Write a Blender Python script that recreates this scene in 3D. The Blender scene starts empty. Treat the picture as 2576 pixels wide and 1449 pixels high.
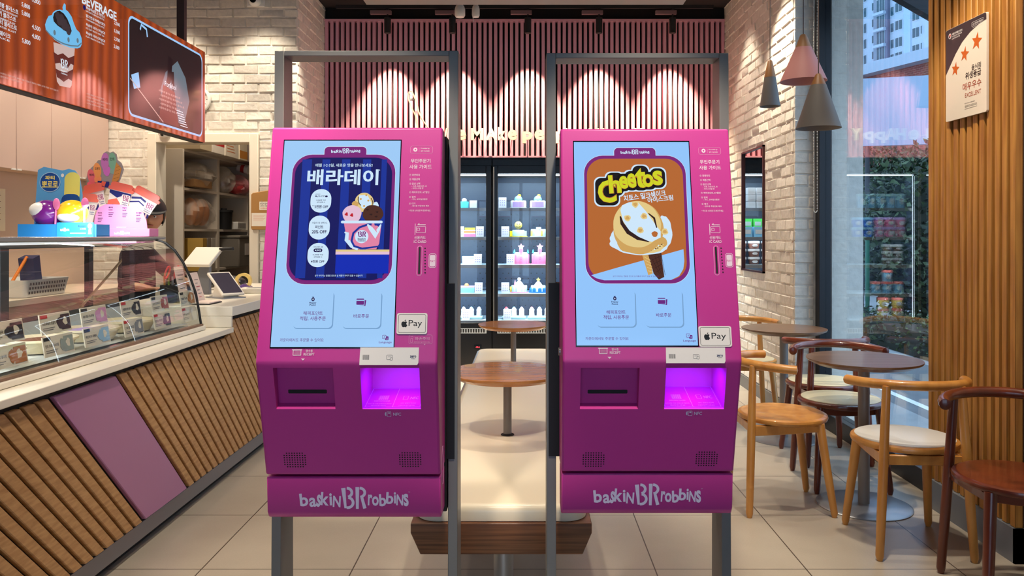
import bpy, bmesh, math, random
from mathutils import Vector, Matrix
random.seed(11)
SC = bpy.context.scene
COL = SC.collection

# ---------------------------------------------------------------- camera
FOC, CX, CY, EYE = 1973.0, 1320.0, 592.0, 1.325      # focal length and vanishing point in photo pixels, eye height in metres
cam_data = bpy.data.cameras.new('camera')
cam_data.sensor_width = 36.0
cam_data.lens = 36.0 * FOC / 2576.0
cam_data.shift_x = -(CX - 1288.0) / 2576.0
cam_data.shift_y = -(724.5 - CY) / 2576.0
cam_data.clip_start = 0.05
cam_data.clip_end = 300
cam = bpy.data.objects.new('camera', cam_data)
COL.objects.link(cam)
cam.location = (0, 0, EYE)
cam.rotation_euler = (math.radians(90), 0, 0)
SC.camera = cam


def rgb(r, g, b):
    def f(c):
        c /= 255.0
        return c / 12.92 if c <= 0.04045 else ((c + 0.055) / 1.055) ** 2.4
    return (f(r), f(g), f(b), 1.0)


# ---------------------------------------------------------------- world, lights, exposure
SC.view_settings.view_transform = 'Standard'
SC.view_settings.look = 'None'
SC.view_settings.exposure = 0.0
SC.view_settings.gamma = 1.0
SC.view_settings.use_curve_mapping = False
SC.cycles.use_denoising = True
SC.cycles.max_bounces = 9
SC.cycles.diffuse_bounces = 4
SC.cycles.glossy_bounces = 4
SC.cycles.transmission_bounces = 6
SC.cycles.transparent_max_bounces = 14
SC.cycles.caustics_reflective = False
SC.cycles.caustics_refractive = False
SC.cycles.sample_clamp_indirect = 4.0

world = bpy.data.worlds.new('daylight')
SC.world = world
world.use_nodes = True
wbg = world.node_tree.nodes['Background']
wbg.inputs[0].default_value = (0.50, 0.72, 1.0, 1)
wbg.inputs[1].default_value = 3.0

WARM = (1.0, 0.78, 0.55)
SOFTW = (1.0, 0.87, 0.70)


def light(kind, name, loc, energy, color, target=None, size=0.1, angle=60, blend=0.5, size_y=None):
    d = bpy.data.lights.new(name, kind)
    d.energy = energy
    d.color = color
    if kind == 'AREA':
        d.size = size
        if size_y:
            d.shape = 'RECTANGLE'
            d.size_y = size_y
    elif kind == 'SPOT':
        d.shadow_soft_size = size
        d.spot_size = math.radians(angle)
        d.spot_blend = blend
    else:
        d.shadow_soft_size = size
    o = bpy.data.objects.new(name, d)
    COL.objects.link(o)
    o.location = loc
    if target is not None:
        o.rotation_euler = (Vector(target) - Vector(loc)).to_track_quat('-Z', 'Y').to_euler()
    return o


# ceiling spots without housings, out of view; the first two are added kiosk accents
CEIL = 3.52
RAFT = 2.945          # underside of the suspended raft
DOWN = [  # x, y, z, power, cone, aim x, aim y
    (-0.50, 1.46, RAFT, 215, 36, -0.49, 2.30), (0.36, 1.46, RAFT, 235, 36, 0.355, 2.33),  # narrow pair added to brighten the kiosks' upper faces
    (-0.95, 2.2, RAFT, 165, 80, -1.60, 2.9), (-1.0, 3.9, RAFT, 45, 74, -1.7, 4.2), (-1.75, 3.0, 3.4, 30, 80, -1.9, 3.0),
    (-0.08, 3.5, RAFT, 80, 84, -0.08, 3.5), (-0.08, 5.2, RAFT, 60, 80, -0.08, 5.4),
    (1.05, 2.5, RAFT, 48, 80, 1.40, 3.0), (1.25, 3.8, 3.4, 52, 76, 1.5, 3.9), (1.25, 5.0, 3.4, 50, 64, 1.5, 5.0),
    (1.56, 5.72, 3.42, 190, 80, 1.74, 5.85), (1.60, 6.7, 3.42, 55, 74, 1.74, 6.7),
    (-2.85, 3.3, 3.4, 130, 115, -3.0, 3.6), (-2.85, 5.0, 3.4, 120, 115, -2.9, 5.4),
    (-2.20, 6.20, 3.46, 66, 84, -2.2, 6.36), (-2.95, 6.20, 3.46, 66, 84, -2.95, 6.36),
    (-1.66, 6.40, 3.3, 75, 78, -1.72, 6.42), (1.30, 2.85, 3.4, 190, 56, 2.05, 3.50),
]
for (x, y, z, p, a, tx, ty) in DOWN:
    light('SPOT', 'unseen_downlight', (x, y, z), p, SOFTW, (tx, ty, 1.2 if a < 40 else 0.6), size=0.05, angle=a, blend=0.45)
# five wall-washing track spots in front of the pink slats (their housings are built further down)
TRACK = [975, 1138, 1328, 1507, 1692]
for px in TRACK:
    x = (px - CX) * 7.28 / FOC
    light('SPOT', 'track_beam', (x, 7.28, 3.19), 290, WARM, (x, 7.47, 1.6), size=0.025, angle=68, blend=0.6)

# ---------------------------------------------------------------- helpers


def at(px, py, y):
    """a photo pixel at depth y -> point in the room"""
    return Vector(((px - CX) * y / FOC, y, EYE - (py - CY) * y / FOC))


MATS = {}


def mat(name, col, rough=0.5, metal=0.0, emit=None, estr=1.0, spec=0.5, coat=0.0, alpha=1.0):
    if name in MATS:
        return MATS[name]
    m = bpy.data.materials.new(name)
    m.use_nodes = True
    b = m.node_tree.nodes['Principled BSDF']
    b.inputs['Base Color'].default_value = col
    b.inputs['Roughness'].default_value = rough
    b.inputs['Metallic'].default_value = metal
    b.inputs['Specular IOR Level'].default_value = spec
    b.inputs['Coat Weight'].default_value = coat
    b.inputs['Alpha'].default_value = alpha
    if emit is not None:
        b.inputs['Emission Color'].default_value = emit
        b.inputs['Emission Strength'].default_value = estr
    MATS[name] = m
    return m


def nodes(m):
    return m.node_tree.nodes, m.node_tree.links, m.node_tree.nodes['Principled BSDF']


def add_noise(m, scale=8.0, amount=0.25, bump=0.0, detail=4.0, stretch=(1, 1, 1), coords='Object', dark=None):
    """procedural mottling between the base colour and a second tone, with optional bump"""
    N, L, b = nodes(m)
    tc = N.new('ShaderNodeTexCoord')
    mp = N.new('ShaderNodeMapping')
    mp.inputs['Scale'].default_value = stretch
    L.new(tc.outputs[coords], mp.inputs['Vector'])
    nz = N.new('ShaderNodeTexNoise')
    nz.inputs['Scale'].default_value = scale
    nz.inputs['Detail'].default_value = detail
    L.new(mp.outputs[0], nz.inputs['Vector'])
    base = list(b.inputs['Base Color'].default_value)
    two = list(dark) if dark else [c * (1 - amount) for c in base[:3]] + [1]
    mx = N.new('ShaderNodeMix')
    mx.data_type = 'RGBA'
    rp = N.new('ShaderNodeMapRange')
    rp.inputs['From Min'].default_value = 0.35
    rp.inputs['From Max'].default_value = 0.68
    L.new(nz.outputs['Fac'], rp.inputs['Value'])
    L.new(rp.outputs[0], mx.inputs['Factor'])
    mx.inputs['A'].default_value = base
    mx.inputs['B'].default_value = two
    L.new(mx.outputs['Result'], b.inputs['Base Color'])
    if bump:
        bp = N.new('ShaderNodeBump')
        bp.inputs['Strength'].default_value = bump
        bp.inputs['Distance'].default_value = 0.01
        L.new(nz.outputs['Fac'], bp.inputs['Height'])
        L.new(bp.outputs[0], b.inputs['Normal'])
    return m


def glass_mat(name, tint=(0.96, 0.98, 0.97, 1), ior=1.5, gain=1.0):
    """thin pane: clear with the mirror reflection of its own Fresnel term"""
    m = bpy.data.materials.new(name)
    m.use_nodes = True
    N, L = m.node_tree.nodes, m.node_tree.links
    N.clear()
    out = N.new('ShaderNodeOutputMaterial')
    mix = N.new('ShaderNodeMixShader')
    tr = N.new('ShaderNodeBsdfTransparent')
    tr.inputs[0].default_value = tint
    gl = N.new('ShaderNodeBsdfGlossy')
    gl.inputs['Roughness'].default_value = 0.0
    # mirror share by angle, the same from either side: base + (1 - base) (1 - |cos|)^5
    ge = N.new('ShaderNodeNewGeometry')
    dt = N.new('ShaderNodeVectorMath')
    dt.operation = 'DOT_PRODUCT'
    L.new(ge.outputs['Incoming'], dt.inputs[0])
    L.new(ge.outputs['Normal'], dt.inputs[1])
    f0 = ((ior - 1) / (ior + 1)) ** 2

    def mm(op, a_, b_):
        n = N.new('ShaderNodeMath')
        n.operation = op
        for i, q in enumerate((a_, b_)):
            if q is None:
                continue
            if isinstance(q, (int, float)):
                n.inputs[i].default_value = q
            else:
                L.new(q, n.inputs[i])
        return n.outputs[0]
    c5 = mm('POWER', mm('SUBTRACT', 1.0, mm('ABSOLUTE', dt.outputs['Value'], None)), 5.0)
    fac = mm('MINIMUM', mm('MULTIPLY', mm('ADD', mm('MULTIPLY', c5, 1 - f0), f0), gain), 1.0)
    L.new(fac, mix.inputs[0])
    L.new(tr.outputs[0], mix.inputs[1])
    L.new(gl.outputs[0], mix.inputs[2])
    L.new(mix.outputs[0], out.inputs[0])
    MATS[name] = m
    return m


_tcache = {}


def text_mesh(s, off=0.0):
    key = (s, off)
    if key in _tcache:
        return _tcache[key]
    c = bpy.data.curves.new('lettering', 'FONT')
    c.body = s
    c.resolution_u = 3
    c.offset = off
    o = bpy.data.objects.new('lettering', c)
    COL.objects.link(o)
    bpy.context.view_layer.update()
    dg = bpy.context.evaluated_depsgraph_get()
    m = bpy.data.meshes.new_from_object(o.evaluated_get(dg))
    vs = [(v.co.x, v.co.y) for v in m.vertices]
    fs = [tuple(p.vertices) for p in m.polygons]
    bpy.data.objects.remove(o)
    bpy.data.curves.remove(c)
    bpy.data.meshes.remove(m)
    if not vs:
        vs, fs = [(0, 0), (1, 0), (1, 1)], []
    x0, x1 = min(v[0] for v in vs), max(v[0] for v in vs)
    y0, y1 = min(v[1] for v in vs), max(v[1] for v in vs)
    _tcache[key] = (vs, fs, x0, y0, max(x1 - x0, 1e-4), max(y1 - y0, 1e-4))
    return _tcache[key]


class MB:
    """collects shapes into one mesh"""

    def __init__(s):
        s.v, s.f, s.mi, s.mats = [], [], [], []

    def slot(s, m):
        if m not in s.mats:
            s.mats.append(m)
        return s.mats.index(m)

    def add(s, vs, fs, m=None):
        k = len(s.v)
        s.v += [tuple(v) for v in vs]
        i = s.slot(m) if m is not None else 0
        for f in fs:
            s.f.append(tuple(a + k for a in f))
            s.mi.append(i)
        return s

    def box(s, x0, y0, z0, x1, y1, z1, m=None):
        v = [(x, y, z) for z in (z0, z1) for y in (y0, y1) for x in (x0, x1)]
        return s.add(v, [(0, 2, 3, 1), (4, 5, 7, 6), (0, 1, 5, 4), (2, 6, 7, 3), (0, 4, 6, 2), (1, 3, 7, 5)], m)

    def obox(s, c, ax, ay, az, m=None):
        """box from a centre and three half-axis vectors"""
        c, ax, ay, az = map(Vector, (c, ax, ay, az))
        v = [c + ax * i + ay * j + az * k for k in (-1, 1) for j in (-1, 1) for i in (-1, 1)]
        return s.add(v, [(0, 2, 3, 1), (4, 5, 7, 6), (0, 1, 5, 4), (2, 6, 7, 3), (0, 4, 6, 2), (1, 3, 7, 5)], m)

    def quad(s, a, b, c, d, m=None):
        return s.add([a, b, c, d], [(0, 1, 2, 3)], m)

    def prism(s, poly, fn, a0, a1, m=None):
        """2D polygon poly pushed through fn(u, v, a) between a0 and a1"""
        n = len(poly)
        vs = [fn(u, v, a0) for u, v in poly] + [fn(u, v, a1) for u, v in poly]
        fs = [tuple(range(n)), tuple(range(2 * n - 1, n - 1, -1))]
        fs += [(i, (i + 1) % n, n + (i + 1) % n, n + i) for i in range(n)]
        return s.add(vs, fs, m)

    def lathe(s, prof, c=(0, 0, 0), n=32, m=None, sx=1.0, sy=1.0, M=None):
        """profile [(radius, height)] turned about the vertical through c"""
        vs, fs, rings = [], [], []
        for r, z in prof:
            if r < 1e-6:
                rings.append([len(vs)])
                vs.append(Vector((0, 0, z)))
            else:
                rings.append(list(range(len(vs), len(vs) + n)))
                vs += [Vector((r * sx * math.cos(2 * math.pi * i / n), r * sy * math.sin(2 * math.pi * i / n), z)) for i in range(n)]
        for a, b in zip(rings, rings[1:]):
            for i in range(n):
                j = (i + 1) % n
                if len(a) == 1 and len(b) == 1:
                    continue
                if len(a) == 1:
                    fs.append((a[0], b[j], b[i]))
                elif len(b) == 1:
                    fs.append((a[i], a[j], b[0]))
                else:
                    fs.append((a[i], a[j], b[j], b[i]))
        if M is not None:
            vs = [M @ v for v in vs]
        c = Vector(c)
        return s.add([v + c for v in vs], fs, m)

    def cyl(s, p0, p1, r0, r1=None, n=20, m=None):
        r1 = r0 if r1 is None else r1
        p0, p1 = Vector(p0), Vector(p1)
        M = (p1 - p0).to_track_quat('Z', 'Y').to_matrix()
        h = (p1 - p0).length
        return s.lathe([(0, 0), (r0, 0), (r1, h), (0, h)], p0, n, m, M=M)

    def tube(s, pts, r, n=10, m=None, cap=True):
        pts = [Vector(p) for p in pts]
        k = len(pts)
        rad = r if isinstance(r, (list, tuple)) else [r] * k
        vs, fs = [], []
        prev = None
        for i, p in enumerate(pts):
            t = (pts[min(i + 1, k - 1)] - pts[max(i - 1, 0)]).normalized()
            if prev is None:
                a = Vector((0, 0, 1)) if abs(t.z) < 0.9 else Vector((1, 0, 0))
                u = t.cross(a).normalized()
            else:
                u = (prev - t * prev.dot(t)).normalized()
            prev = u
            w = t.cross(u)
            vs += [p + (u * math.cos(2 * math.pi * j / n) + w * math.sin(2 * math.pi * j / n)) * rad[i] for j in range(n)]
        for i in range(k - 1):
            for j in range(n):
                q = (j + 1) % n
                fs.append((i * n + j, i * n + q, (i + 1) * n + q, (i + 1) * n + j))
        if cap:
            for i, sgn in ((0, -1), (k - 1, 1)):
                t = (pts[1] - pts[0]).normalized() if i == 0 else (pts[-1] - pts[-2]).normalized()
                vs.append(pts[i] + t * sgn * rad[i] * 0.35)
                e = len(vs) - 1
                for j in range(n):
                    q = (j + 1) % n
                    fs.append((i * n + q, i * n + j, e) if i == 0 else (i * n + j, i * n + q, e))
        return s.add(vs, fs, m)

    def ball(s, c, r, n=20, m=None, z0=-1.0, z1=1.0, M=None):
        """ellipsoid (or a band of one, z0..z1 of the unit height)"""
        r = (r, r, r) if isinstance(r, (int, float)) else r
        a0, a1 = math.asin(z0), math.asin(z1)
        k = max(4, n // 2)
        prof = []
        for i in range(k + 1):
            a = a0 + (a1 - a0) * i / k
            prof.append((max(0.0, math.cos(a)), math.sin(a) * r[2]))
        if z0 > -1:
            prof.insert(0, (0, prof[0][1]))
        if z1 < 1:
            prof.append((0, prof[-1][1]))
        return s.lathe(prof, c, n, m, sx=r[0], sy=r[1], M=M)

    def grid(s, rows, m=None, close=False):
        """rows of points -> quads"""
        w = len(rows[0])
        vs = [p for row in rows for p in row]
        fs = []
        for i in range(len(rows) - 1):
            for j in range(w if close else w - 1):
                q = (j + 1) % w
                fs.append((i * w + j, i * w + q, (i + 1) * w + q, (i + 1) * w + j))
        return s.add(vs, fs, m)

    def build(s, name, material=None, parent=None, bevel=0.0, seg=2, angle=38, loc=None, rot=None, fix=True, subsurf=0):
        me = bpy.data.meshes.new(name)
        me.from_pydata(s.v, [], s.f)
        ms = s.mats if s.mats else [material]
        for m in ms:
            me.materials.append(m)
        if s.mats:
            me.polygons.foreach_set('material_index', s.mi)
        if fix:
            bm = bmesh.new()
            bm.from_mesh(me)
            bmesh.ops.recalc_face_normals(bm, faces=bm.faces)
            bm.to_mesh(me)
            bm.free()
        me.polygons.foreach_set('use_smooth', [True] * len(me.polygons))
        me.set_sharp_from_angle(angle=math.radians(angle))
        o = bpy.data.objects.new(name, me)
        COL.objects.link(o)
        if parent is not None:
            o.parent = parent
        if loc is not None:
            o.location = loc
        if rot is not None:
            o.rotation_euler = rot
        if bevel:
            md = o.modifiers.new('rounded_edges', 'BEVEL')
            md.width = bevel
            md.segments = seg
            md.limit_method = 'ANGLE'
            md.angle_limit = math.radians(40)
            md.harden_normals = False
        if subsurf:
            md = o.modifiers.new('smooth', 'SUBSURF')
            md.levels = subsurf
            md.render_levels = subsurf
        return o


class Ink(MB):
    """flat printing on a plane: origin o, axes ex (right) and ey (up); later shapes lie a hair above earlier ones"""

    def __init__(s, o, ex, ey, step=0.00002, lift=0.0005):
        super().__init__()
        s.o, s.ex, s.ey = Vector(o), Vector(ex).normalized(), Vector(ey).normalized()
        s.n = s.ex.cross(s.ey)
        s.lay, s.step = lift, step

    def P(s, a, b):
        return s.o + s.ex * a + s.ey * b + s.n * s.lay

    def up(s):
        s.lay += s.step
        return s

    def poly(s, pts, m):
        s.add([s.P(a, b) for a, b in pts], [tuple(range(len(pts)))], m)
        return s.up()

    def rect(s, x0, y0, x1, y1, m):
        return s.poly([(x0, y0), (x1, y0), (x1, y1), (x0, y1)], m)

    @staticmethod
    def rr(x0, y0, x1, y1, r, n=8):
        x0, x1 = min(x0, x1), max(x0, x1)
        y0, y1 = min(y0, y1), max(y0, y1)
        r = min(r, (x1 - x0) / 2, (y1 - y0) / 2)
        pts = []
        for cx, cy, a in ((x1 - r, y1 - r, 0), (x0 + r, y1 - r, 90), (x0 + r, y0 + r, 180), (x1 - r, y0 + r, 270)):
            pts += [(cx + r * math.cos(math.radians(a + 90 * i / n)), cy + r * math.sin(math.radians(a + 90 * i / n))) for i in range(n + 1)]
        return pts

    def rrect(s, x0, y0, x1, y1, r, m):
        return s.poly(s.rr(x0, y0, x1, y1, r), m)

    def outline(s, x0, y0, x1, y1, r, w, m):
        a, b = s.rr(x0, y0, x1, y1, r), s.rr(min(x0, x1) + w, min(y0, y1) + w, max(x0, x1) - w, max(y0, y1) - w, max(r - w, 1e-4))
        n = len(a)
        s.add([s.P(*p) for p in a] + [s.P(*p) for p in b], [(i, (i + 1) % n, n + (i + 1) % n, n + i) for i in range(n)], m)
        return s.up()

    def ell(s, cx, cy, rx, ry, m, n=28, rot=0.0, a0=0, a1=360):
        c, sn = math.cos(rot), math.sin(rot)
        k = n if a1 - a0 >= 360 else n + 1
        pts = []
        for i in range(k):
            a = math.radians(a0 + (a1 - a0) * i / n)
            x, y = rx * math.cos(a), ry * math.sin(a)
            pts.append((cx + x * c - y * sn, cy + x * sn + y * c))
        return s.poly(pts, m)

    def blob(s, cx, cy, rx, ry, m, wob=0.08, n=30, seed=1):
        rd = random.Random(seed)
        ph = [rd.uniform(0, 6.28) for _ in range(3)]
        pts = []
        for i in range(n):
            a = 2 * math.pi * i / n
            k = 1 + wob * (math.sin(3 * a + ph[0]) + 0.6 * math.sin(5 * a + ph[1]) + 0.5 * math.sin(9 * a + ph[2])) / 2
            pts.append((cx + rx * k * math.cos(a), cy + ry * k * math.sin(a)))
        return s.poly(pts, m)

    def stroke(s, pts, w, m):
        ws = w if isinstance(w, (list, tuple)) else [w] * len(pts)
        L, R = [], []
        for i, (x, y) in enumerate(pts):
            x0, y0 = pts[max(i - 1, 0)]
            x1, y1 = pts[min(i + 1, len(pts) - 1)]
            d = math.hypot(x1 - x0, y1 - y0) or 1
            nx, ny = -(y1 - y0) / d * ws[i] / 2, (x1 - x0) / d * ws[i] / 2
            L.append(s.P(x + nx, y + ny))
            R.append(s.P(x - nx, y - ny))
        k = len(pts)
        s.add(L + R, [(i, i + 1, k + i + 1, k + i) for i in range(k - 1)], m)
        return s.up()

    def star(s, cx, cy, R, m, rot=90, k=0.42, sx=1):
        pts = []
        for i in range(10):
            r = R if i % 2 == 0 else R * k
            a = math.radians(rot + 36 * i)
            pts.append((cx + r * math.cos(a) * sx, cy + r * math.sin(a)))
        return s.poly(pts, m)

    def fit(s, txt, x0, y0, x1, y1, m, bold=0.0, rot=0.0, flat=False):
        """lettering scaled to fill the box"""
        vs, fs, tx, ty, w, h = text_mesh(txt, bold)
        x0, x1 = min(x0, x1), max(x0, x1)
        y0, y1 = min(y0, y1), max(y0, y1)
        sx, sy = (x1 - x0) / w, (y1 - y0) / h
        cx, cy = (x0 + x1) / 2, (y0 + y1) / 2
        c, sn = math.cos(rot), math.sin(rot)
        out = []
        for vx, vy in vs:
            a, b = (vx - tx) * sx + x0 - cx, (vy - ty) * sy + y0 - cy
            out.append(s.P(cx + a * c - b * sn, cy + a * sn + b * c))
        s.add(out, fs, m)
        return s.up()

    def line(s, txt, cx, cy, h, m, bold=0.012, align='C', maxw=None):
        """lettering of full glyph height h, centred (C), left (L) or right (R) at cx"""
        vs, fs, tx, ty, w, hh = text_mesh(txt, bold)
        wd = w / hh * h
        if maxw and wd > maxw:
            wd = maxw
        x0 = cx - wd / 2 if align == 'C' else (cx if align == 'L' else cx - wd)
        return s.fit(txt, x0, cy - h / 2, x0 + wd, cy + h / 2, m, bold)


def brand_mark(ink, x0, y0, x1, y1, m, word=True, m2=None):
    """the shop's bouncing wordmark with the tall two-letter monogram in its middle, filling the box"""
    m2 = m2 or m
    W, Hh = x1 - x0, y1 - y0

    def X(u):
        return x0 + W * u

    def Y(v):
        return y0 + Hh * v
    if word:
        mono = (0.382, 0.612)
        L = [('b', .000, .077, .12, .71, .08), ('a', .087, .152, .09, .52, .05), ('s', .155, .193, .09, .66, -.1), ('k', .193, .270, .16, .77, -.08),
             ('i', .273, .297, .16, .72, .03), ('N', .305, .376, .08, .60, -.06),
             ('r', .626, .665, .16, .66, -.05), ('o', .663, .725, .14, .58, .0), ('b', .729, .793, .12, .68, .04), ('b', .793, .861, .22, .77, -.06),
             ('i', .864, .884, .25, .77, .0), ('N', .888, .950, .16, .66, -.06), ('s', .953, .998, .12, .70, .05)]
        for ch, a, b, c, d, r in L:
            ink.fit(ch, X(a), Y(c), X(b), Y(d), m, 0.028, rot=r)
    else:
        mono = (0.0, 1.0)

    def U(u):
        return X(mono[0] + (mono[1] - mono[0]) * u)
    # leaning left stem and open "3" of the B
    ink.poly([(U(.00), Y(.95)), (U(.17), Y(.97)), (U(.21), Y(.03)), (U(.12), Y(.03))], m2)

    def arc(cx, cy, rx, ry, a0, a1, w, n=12):
        return [(U(cx + rx * math.cos(math.radians(a0 + (a1 - a0) * i / n))), Y(cy + ry * math.sin(math.radians(a0 + (a1 - a0) * i / n)))) for i in range(n + 1)]
    ww = (U(.11) - U(0))
    ink.stroke(arc(.24, .75, .185, .20, 95, -80, 0), ww, m2)
    ink.stroke(arc(.25, .29, .22, .235, 82, -100, 0), ww, m2)
    # R: stem, bowl and kicked leg
    ink.poly([(U(.57), Y(1.0)), (U(.72), Y(1.0)), (U(.69), Y(.0)), (U(.58), Y(.0))], m2)
    ink.stroke(arc(.74, .75, .20, .205, 90, -85, 0), ww, m2)
    ink.poly([(U(.75), Y(.58)), (U(.87), Y(.56)), (U(1.0), Y(.04)), (U(.87), Y(.0))], m2)


def tag(o, label, cat, group=None, kind=None):
    o['label'] = label
    o['category'] = cat
    if group:
        o['group'] = group
    if kind:
        o['kind'] = kind
    return o


def thing(name, label, cat, loc=(0, 0, 0), rotz=0.0, group=None):
    o = bpy.data.objects.new(name, None)
    COL.objects.link(o)
    o.empty_display_size = 0.1
    o.location = loc
    o.rotation_euler = (0, 0, rotz)
    return tag(o, label, cat, group)


def dup(root, loc, rotz=0.0, label=None, group=None, scale=None):
    r = root.copy()
    COL.objects.link(r)
    r.location = loc
    r.rotation_euler = (0, 0, rotz)
    if scale:
        r.scale = scale
    if label:
        r['label'] = label
    if group:
        r['group'] = group
    for ch in list(root.children):
        c = ch.copy()
        COL.objects.link(c)
        c.parent = r
        for g in ch.children:
            d = g.copy()
            COL.objects.link(d)
            d.parent = c
    return r


def structure(o):
    o['kind'] = 'structure'
    return o


# ---------------------------------------------------------------- shared materials
M_BRICK = add_noise(mat('painted_brick', rgb(240, 232, 218), 0.75), 26, 0.12, 0.5, 6)
M_PINK = mat('pink_slat', rgb(234, 168, 184), 0.45)
M_DARK = mat('dark_backing', rgb(14, 8, 9), 0.8)
M_BLACK = mat('black_gloss', rgb(12, 12, 14), 0.25)
M_BLACKM = mat('black_matt', rgb(20, 20, 22), 0.6)
M_CHAR = mat('charcoal_ceiling', rgb(38, 33, 34), 0.85)
M_STEEL = mat('grey_steel', rgb(104, 104, 106), 0.42, 0.35)
M_FRAME = mat('grey_powder_coat', rgb(126, 125, 122), 0.42, 0.05)
M_WHITE = mat('white_lacquer', rgb(236, 234, 228), 0.35)
M_CREAM = mat('cream_solid_surface', rgb(240, 232, 216), 0.28)
M_ALU = mat('brushed_aluminium', rgb(170, 172, 174), 0.35, 0.8)


def wood(name, light_c, dark_c, scale, stretch, rough=0.4, coat=0.0):
    m = mat(name, light_c, rough, coat=coat)
    return add_noise(m, scale, 0.3, 0.05, 5, stretch, 'Object', dark_c)


M_OAK = wood('counter_oak', rgb(196, 150, 98), rgb(170, 124, 76), 14, (1, 1, 6), 0.5)
M_COLW = wood('golden_slat_wood', rgb(196, 138, 62), rgb(158, 100, 40), 9, (5, 5, 0.35), 0.5)
M_BEECH = wood('beech_wood', rgb(212, 150, 74), rgb(186, 122, 54), 16, (1, 1, 0.25), 0.35, 0.3)
M_MAHOG = wood('mahogany_wood', rgb(112, 48, 26), rgb(82, 30, 16), 14, (1, 1, 0.25), 0.3, 0.4)
M_WALNUT = wood('walnut_veneer', rgb(140, 92, 62), rgb(92, 56, 38), 20, (0.15, 1, 8), 0.4)
M_TTOP = wood('table_veneer', rgb(196, 130, 70), rgb(172, 108, 52), 22, (0.12, 1.4, 1), 0.22, 0.3)
M_TDARK = wood('dark_table_veneer', rgb(128, 96, 72), rgb(104, 76, 56), 22, (0.12, 1.4, 1), 0.28, 0.2)
M_GLASS = glass_mat('window_glass', (0.93, 0.96, 0.97, 1), 1.5, 1.5)
M_CASEGLASS = glass_mat('display_glass', (0.95, 0.98, 0.97, 1), 1.52, 1.5)
M_FRIDGEGLASS = glass_mat('cooler_glass', (0.97, 0.98, 0.99, 1), 1.5, 0.8)
# ================================================================ the room
BACK = 7.55           # depth of the slatted back wall
AX = 1.925            # half width of the alcove in front of it
LF = 6.62             # depth of the brick wall with the storeroom doorway
RC = 5.585            # depth where the right brick wall ends at the window
GX = 2.11             # plane of the right-hand window

# floor of 60 cm stone tiles
m = mat('floor_tile', rgb(188, 178, 164), 0.36)
N, L, b = nodes(m)
tc = N.new('ShaderNodeTexCoord')
sep = N.new('ShaderNodeSeparateXYZ')
L.new(tc.outputs['Object'], sep.inputs[0])


def mth(op, a, bb=None):
    n = N.new('ShaderNodeMath')
    n.operation = op
    for i, q in enumerate((a, bb)):
        if q is None:
            continue
        if isinstance(q, (int, float)):
            n.inputs[i].default_value = q
        else:
            L.new(q, n.inputs[i])
    return n.outputs[0]


lines = []
for axis, off in ((0, 0.517), (1, 3.114)):
    t = mth('DIVIDE', mth('SUBTRACT', sep.outputs[axis], off - 60.0), 0.6)
    fr = mth('FRACT', t)
    lines.append(mth('GREATER_THAN', mth('ABSOLUTE', mth('SUBTRACT', fr, 0.5)), 0.5 - 0.0042))
grout = mth('MAXIMUM', lines[0], lines[1])
nz = N.new('ShaderNodeTexNoise')
nz.inputs['Scale'].default_value = 5.0
nz.inputs['Detail'].default_value = 8
L.new(tc.outputs['Object'], nz.inputs['Vector'])
nf = N.new('ShaderNodeTexNoise')
nf.inputs['Scale'].default_value = 160.0
L.new(tc.outputs['Object'], nf.inputs['Vector'])
mx = N.new('ShaderNodeMix')
mx.data_type = 'RGBA'
mx.inputs['A'].default_value = rgb(184, 174, 158)
mx.inputs['B'].default_value = rgb(160, 150, 136)
L.new(mth('ADD', mth('MULTIPLY', nz.outputs['Fac'], 0.7), mth('MULTIPLY', nf.outputs['Fac'], 0.3)), mx.inputs['Factor'])
mg = N.new('ShaderNodeMix')
mg.data_type = 'RGBA'
mg.inputs['B'].default_value = rgb(72, 62, 54)
L.new(mx.outputs['Result'], mg.inputs['A'])
L.new(grout, mg.inputs['Factor'])
L.new(mg.outputs['Result'], b.inputs['Base Color'])
L.new(mth('ADD', mth('MULTIPLY', nf.outputs['Fac'], 0.12), 0.30), b.inputs['Roughness'])
M_FLOOR = m
structure(MB().box(-4.2, -2.6, -0.05, 2.13, 8.9, 0.0).build('floor', M_FLOOR))
structure(MB().box(-4.2, -2.6, CEIL, 2.35, 8.9, CEIL + 0.08).build('ceiling', M_CHAR))


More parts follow.
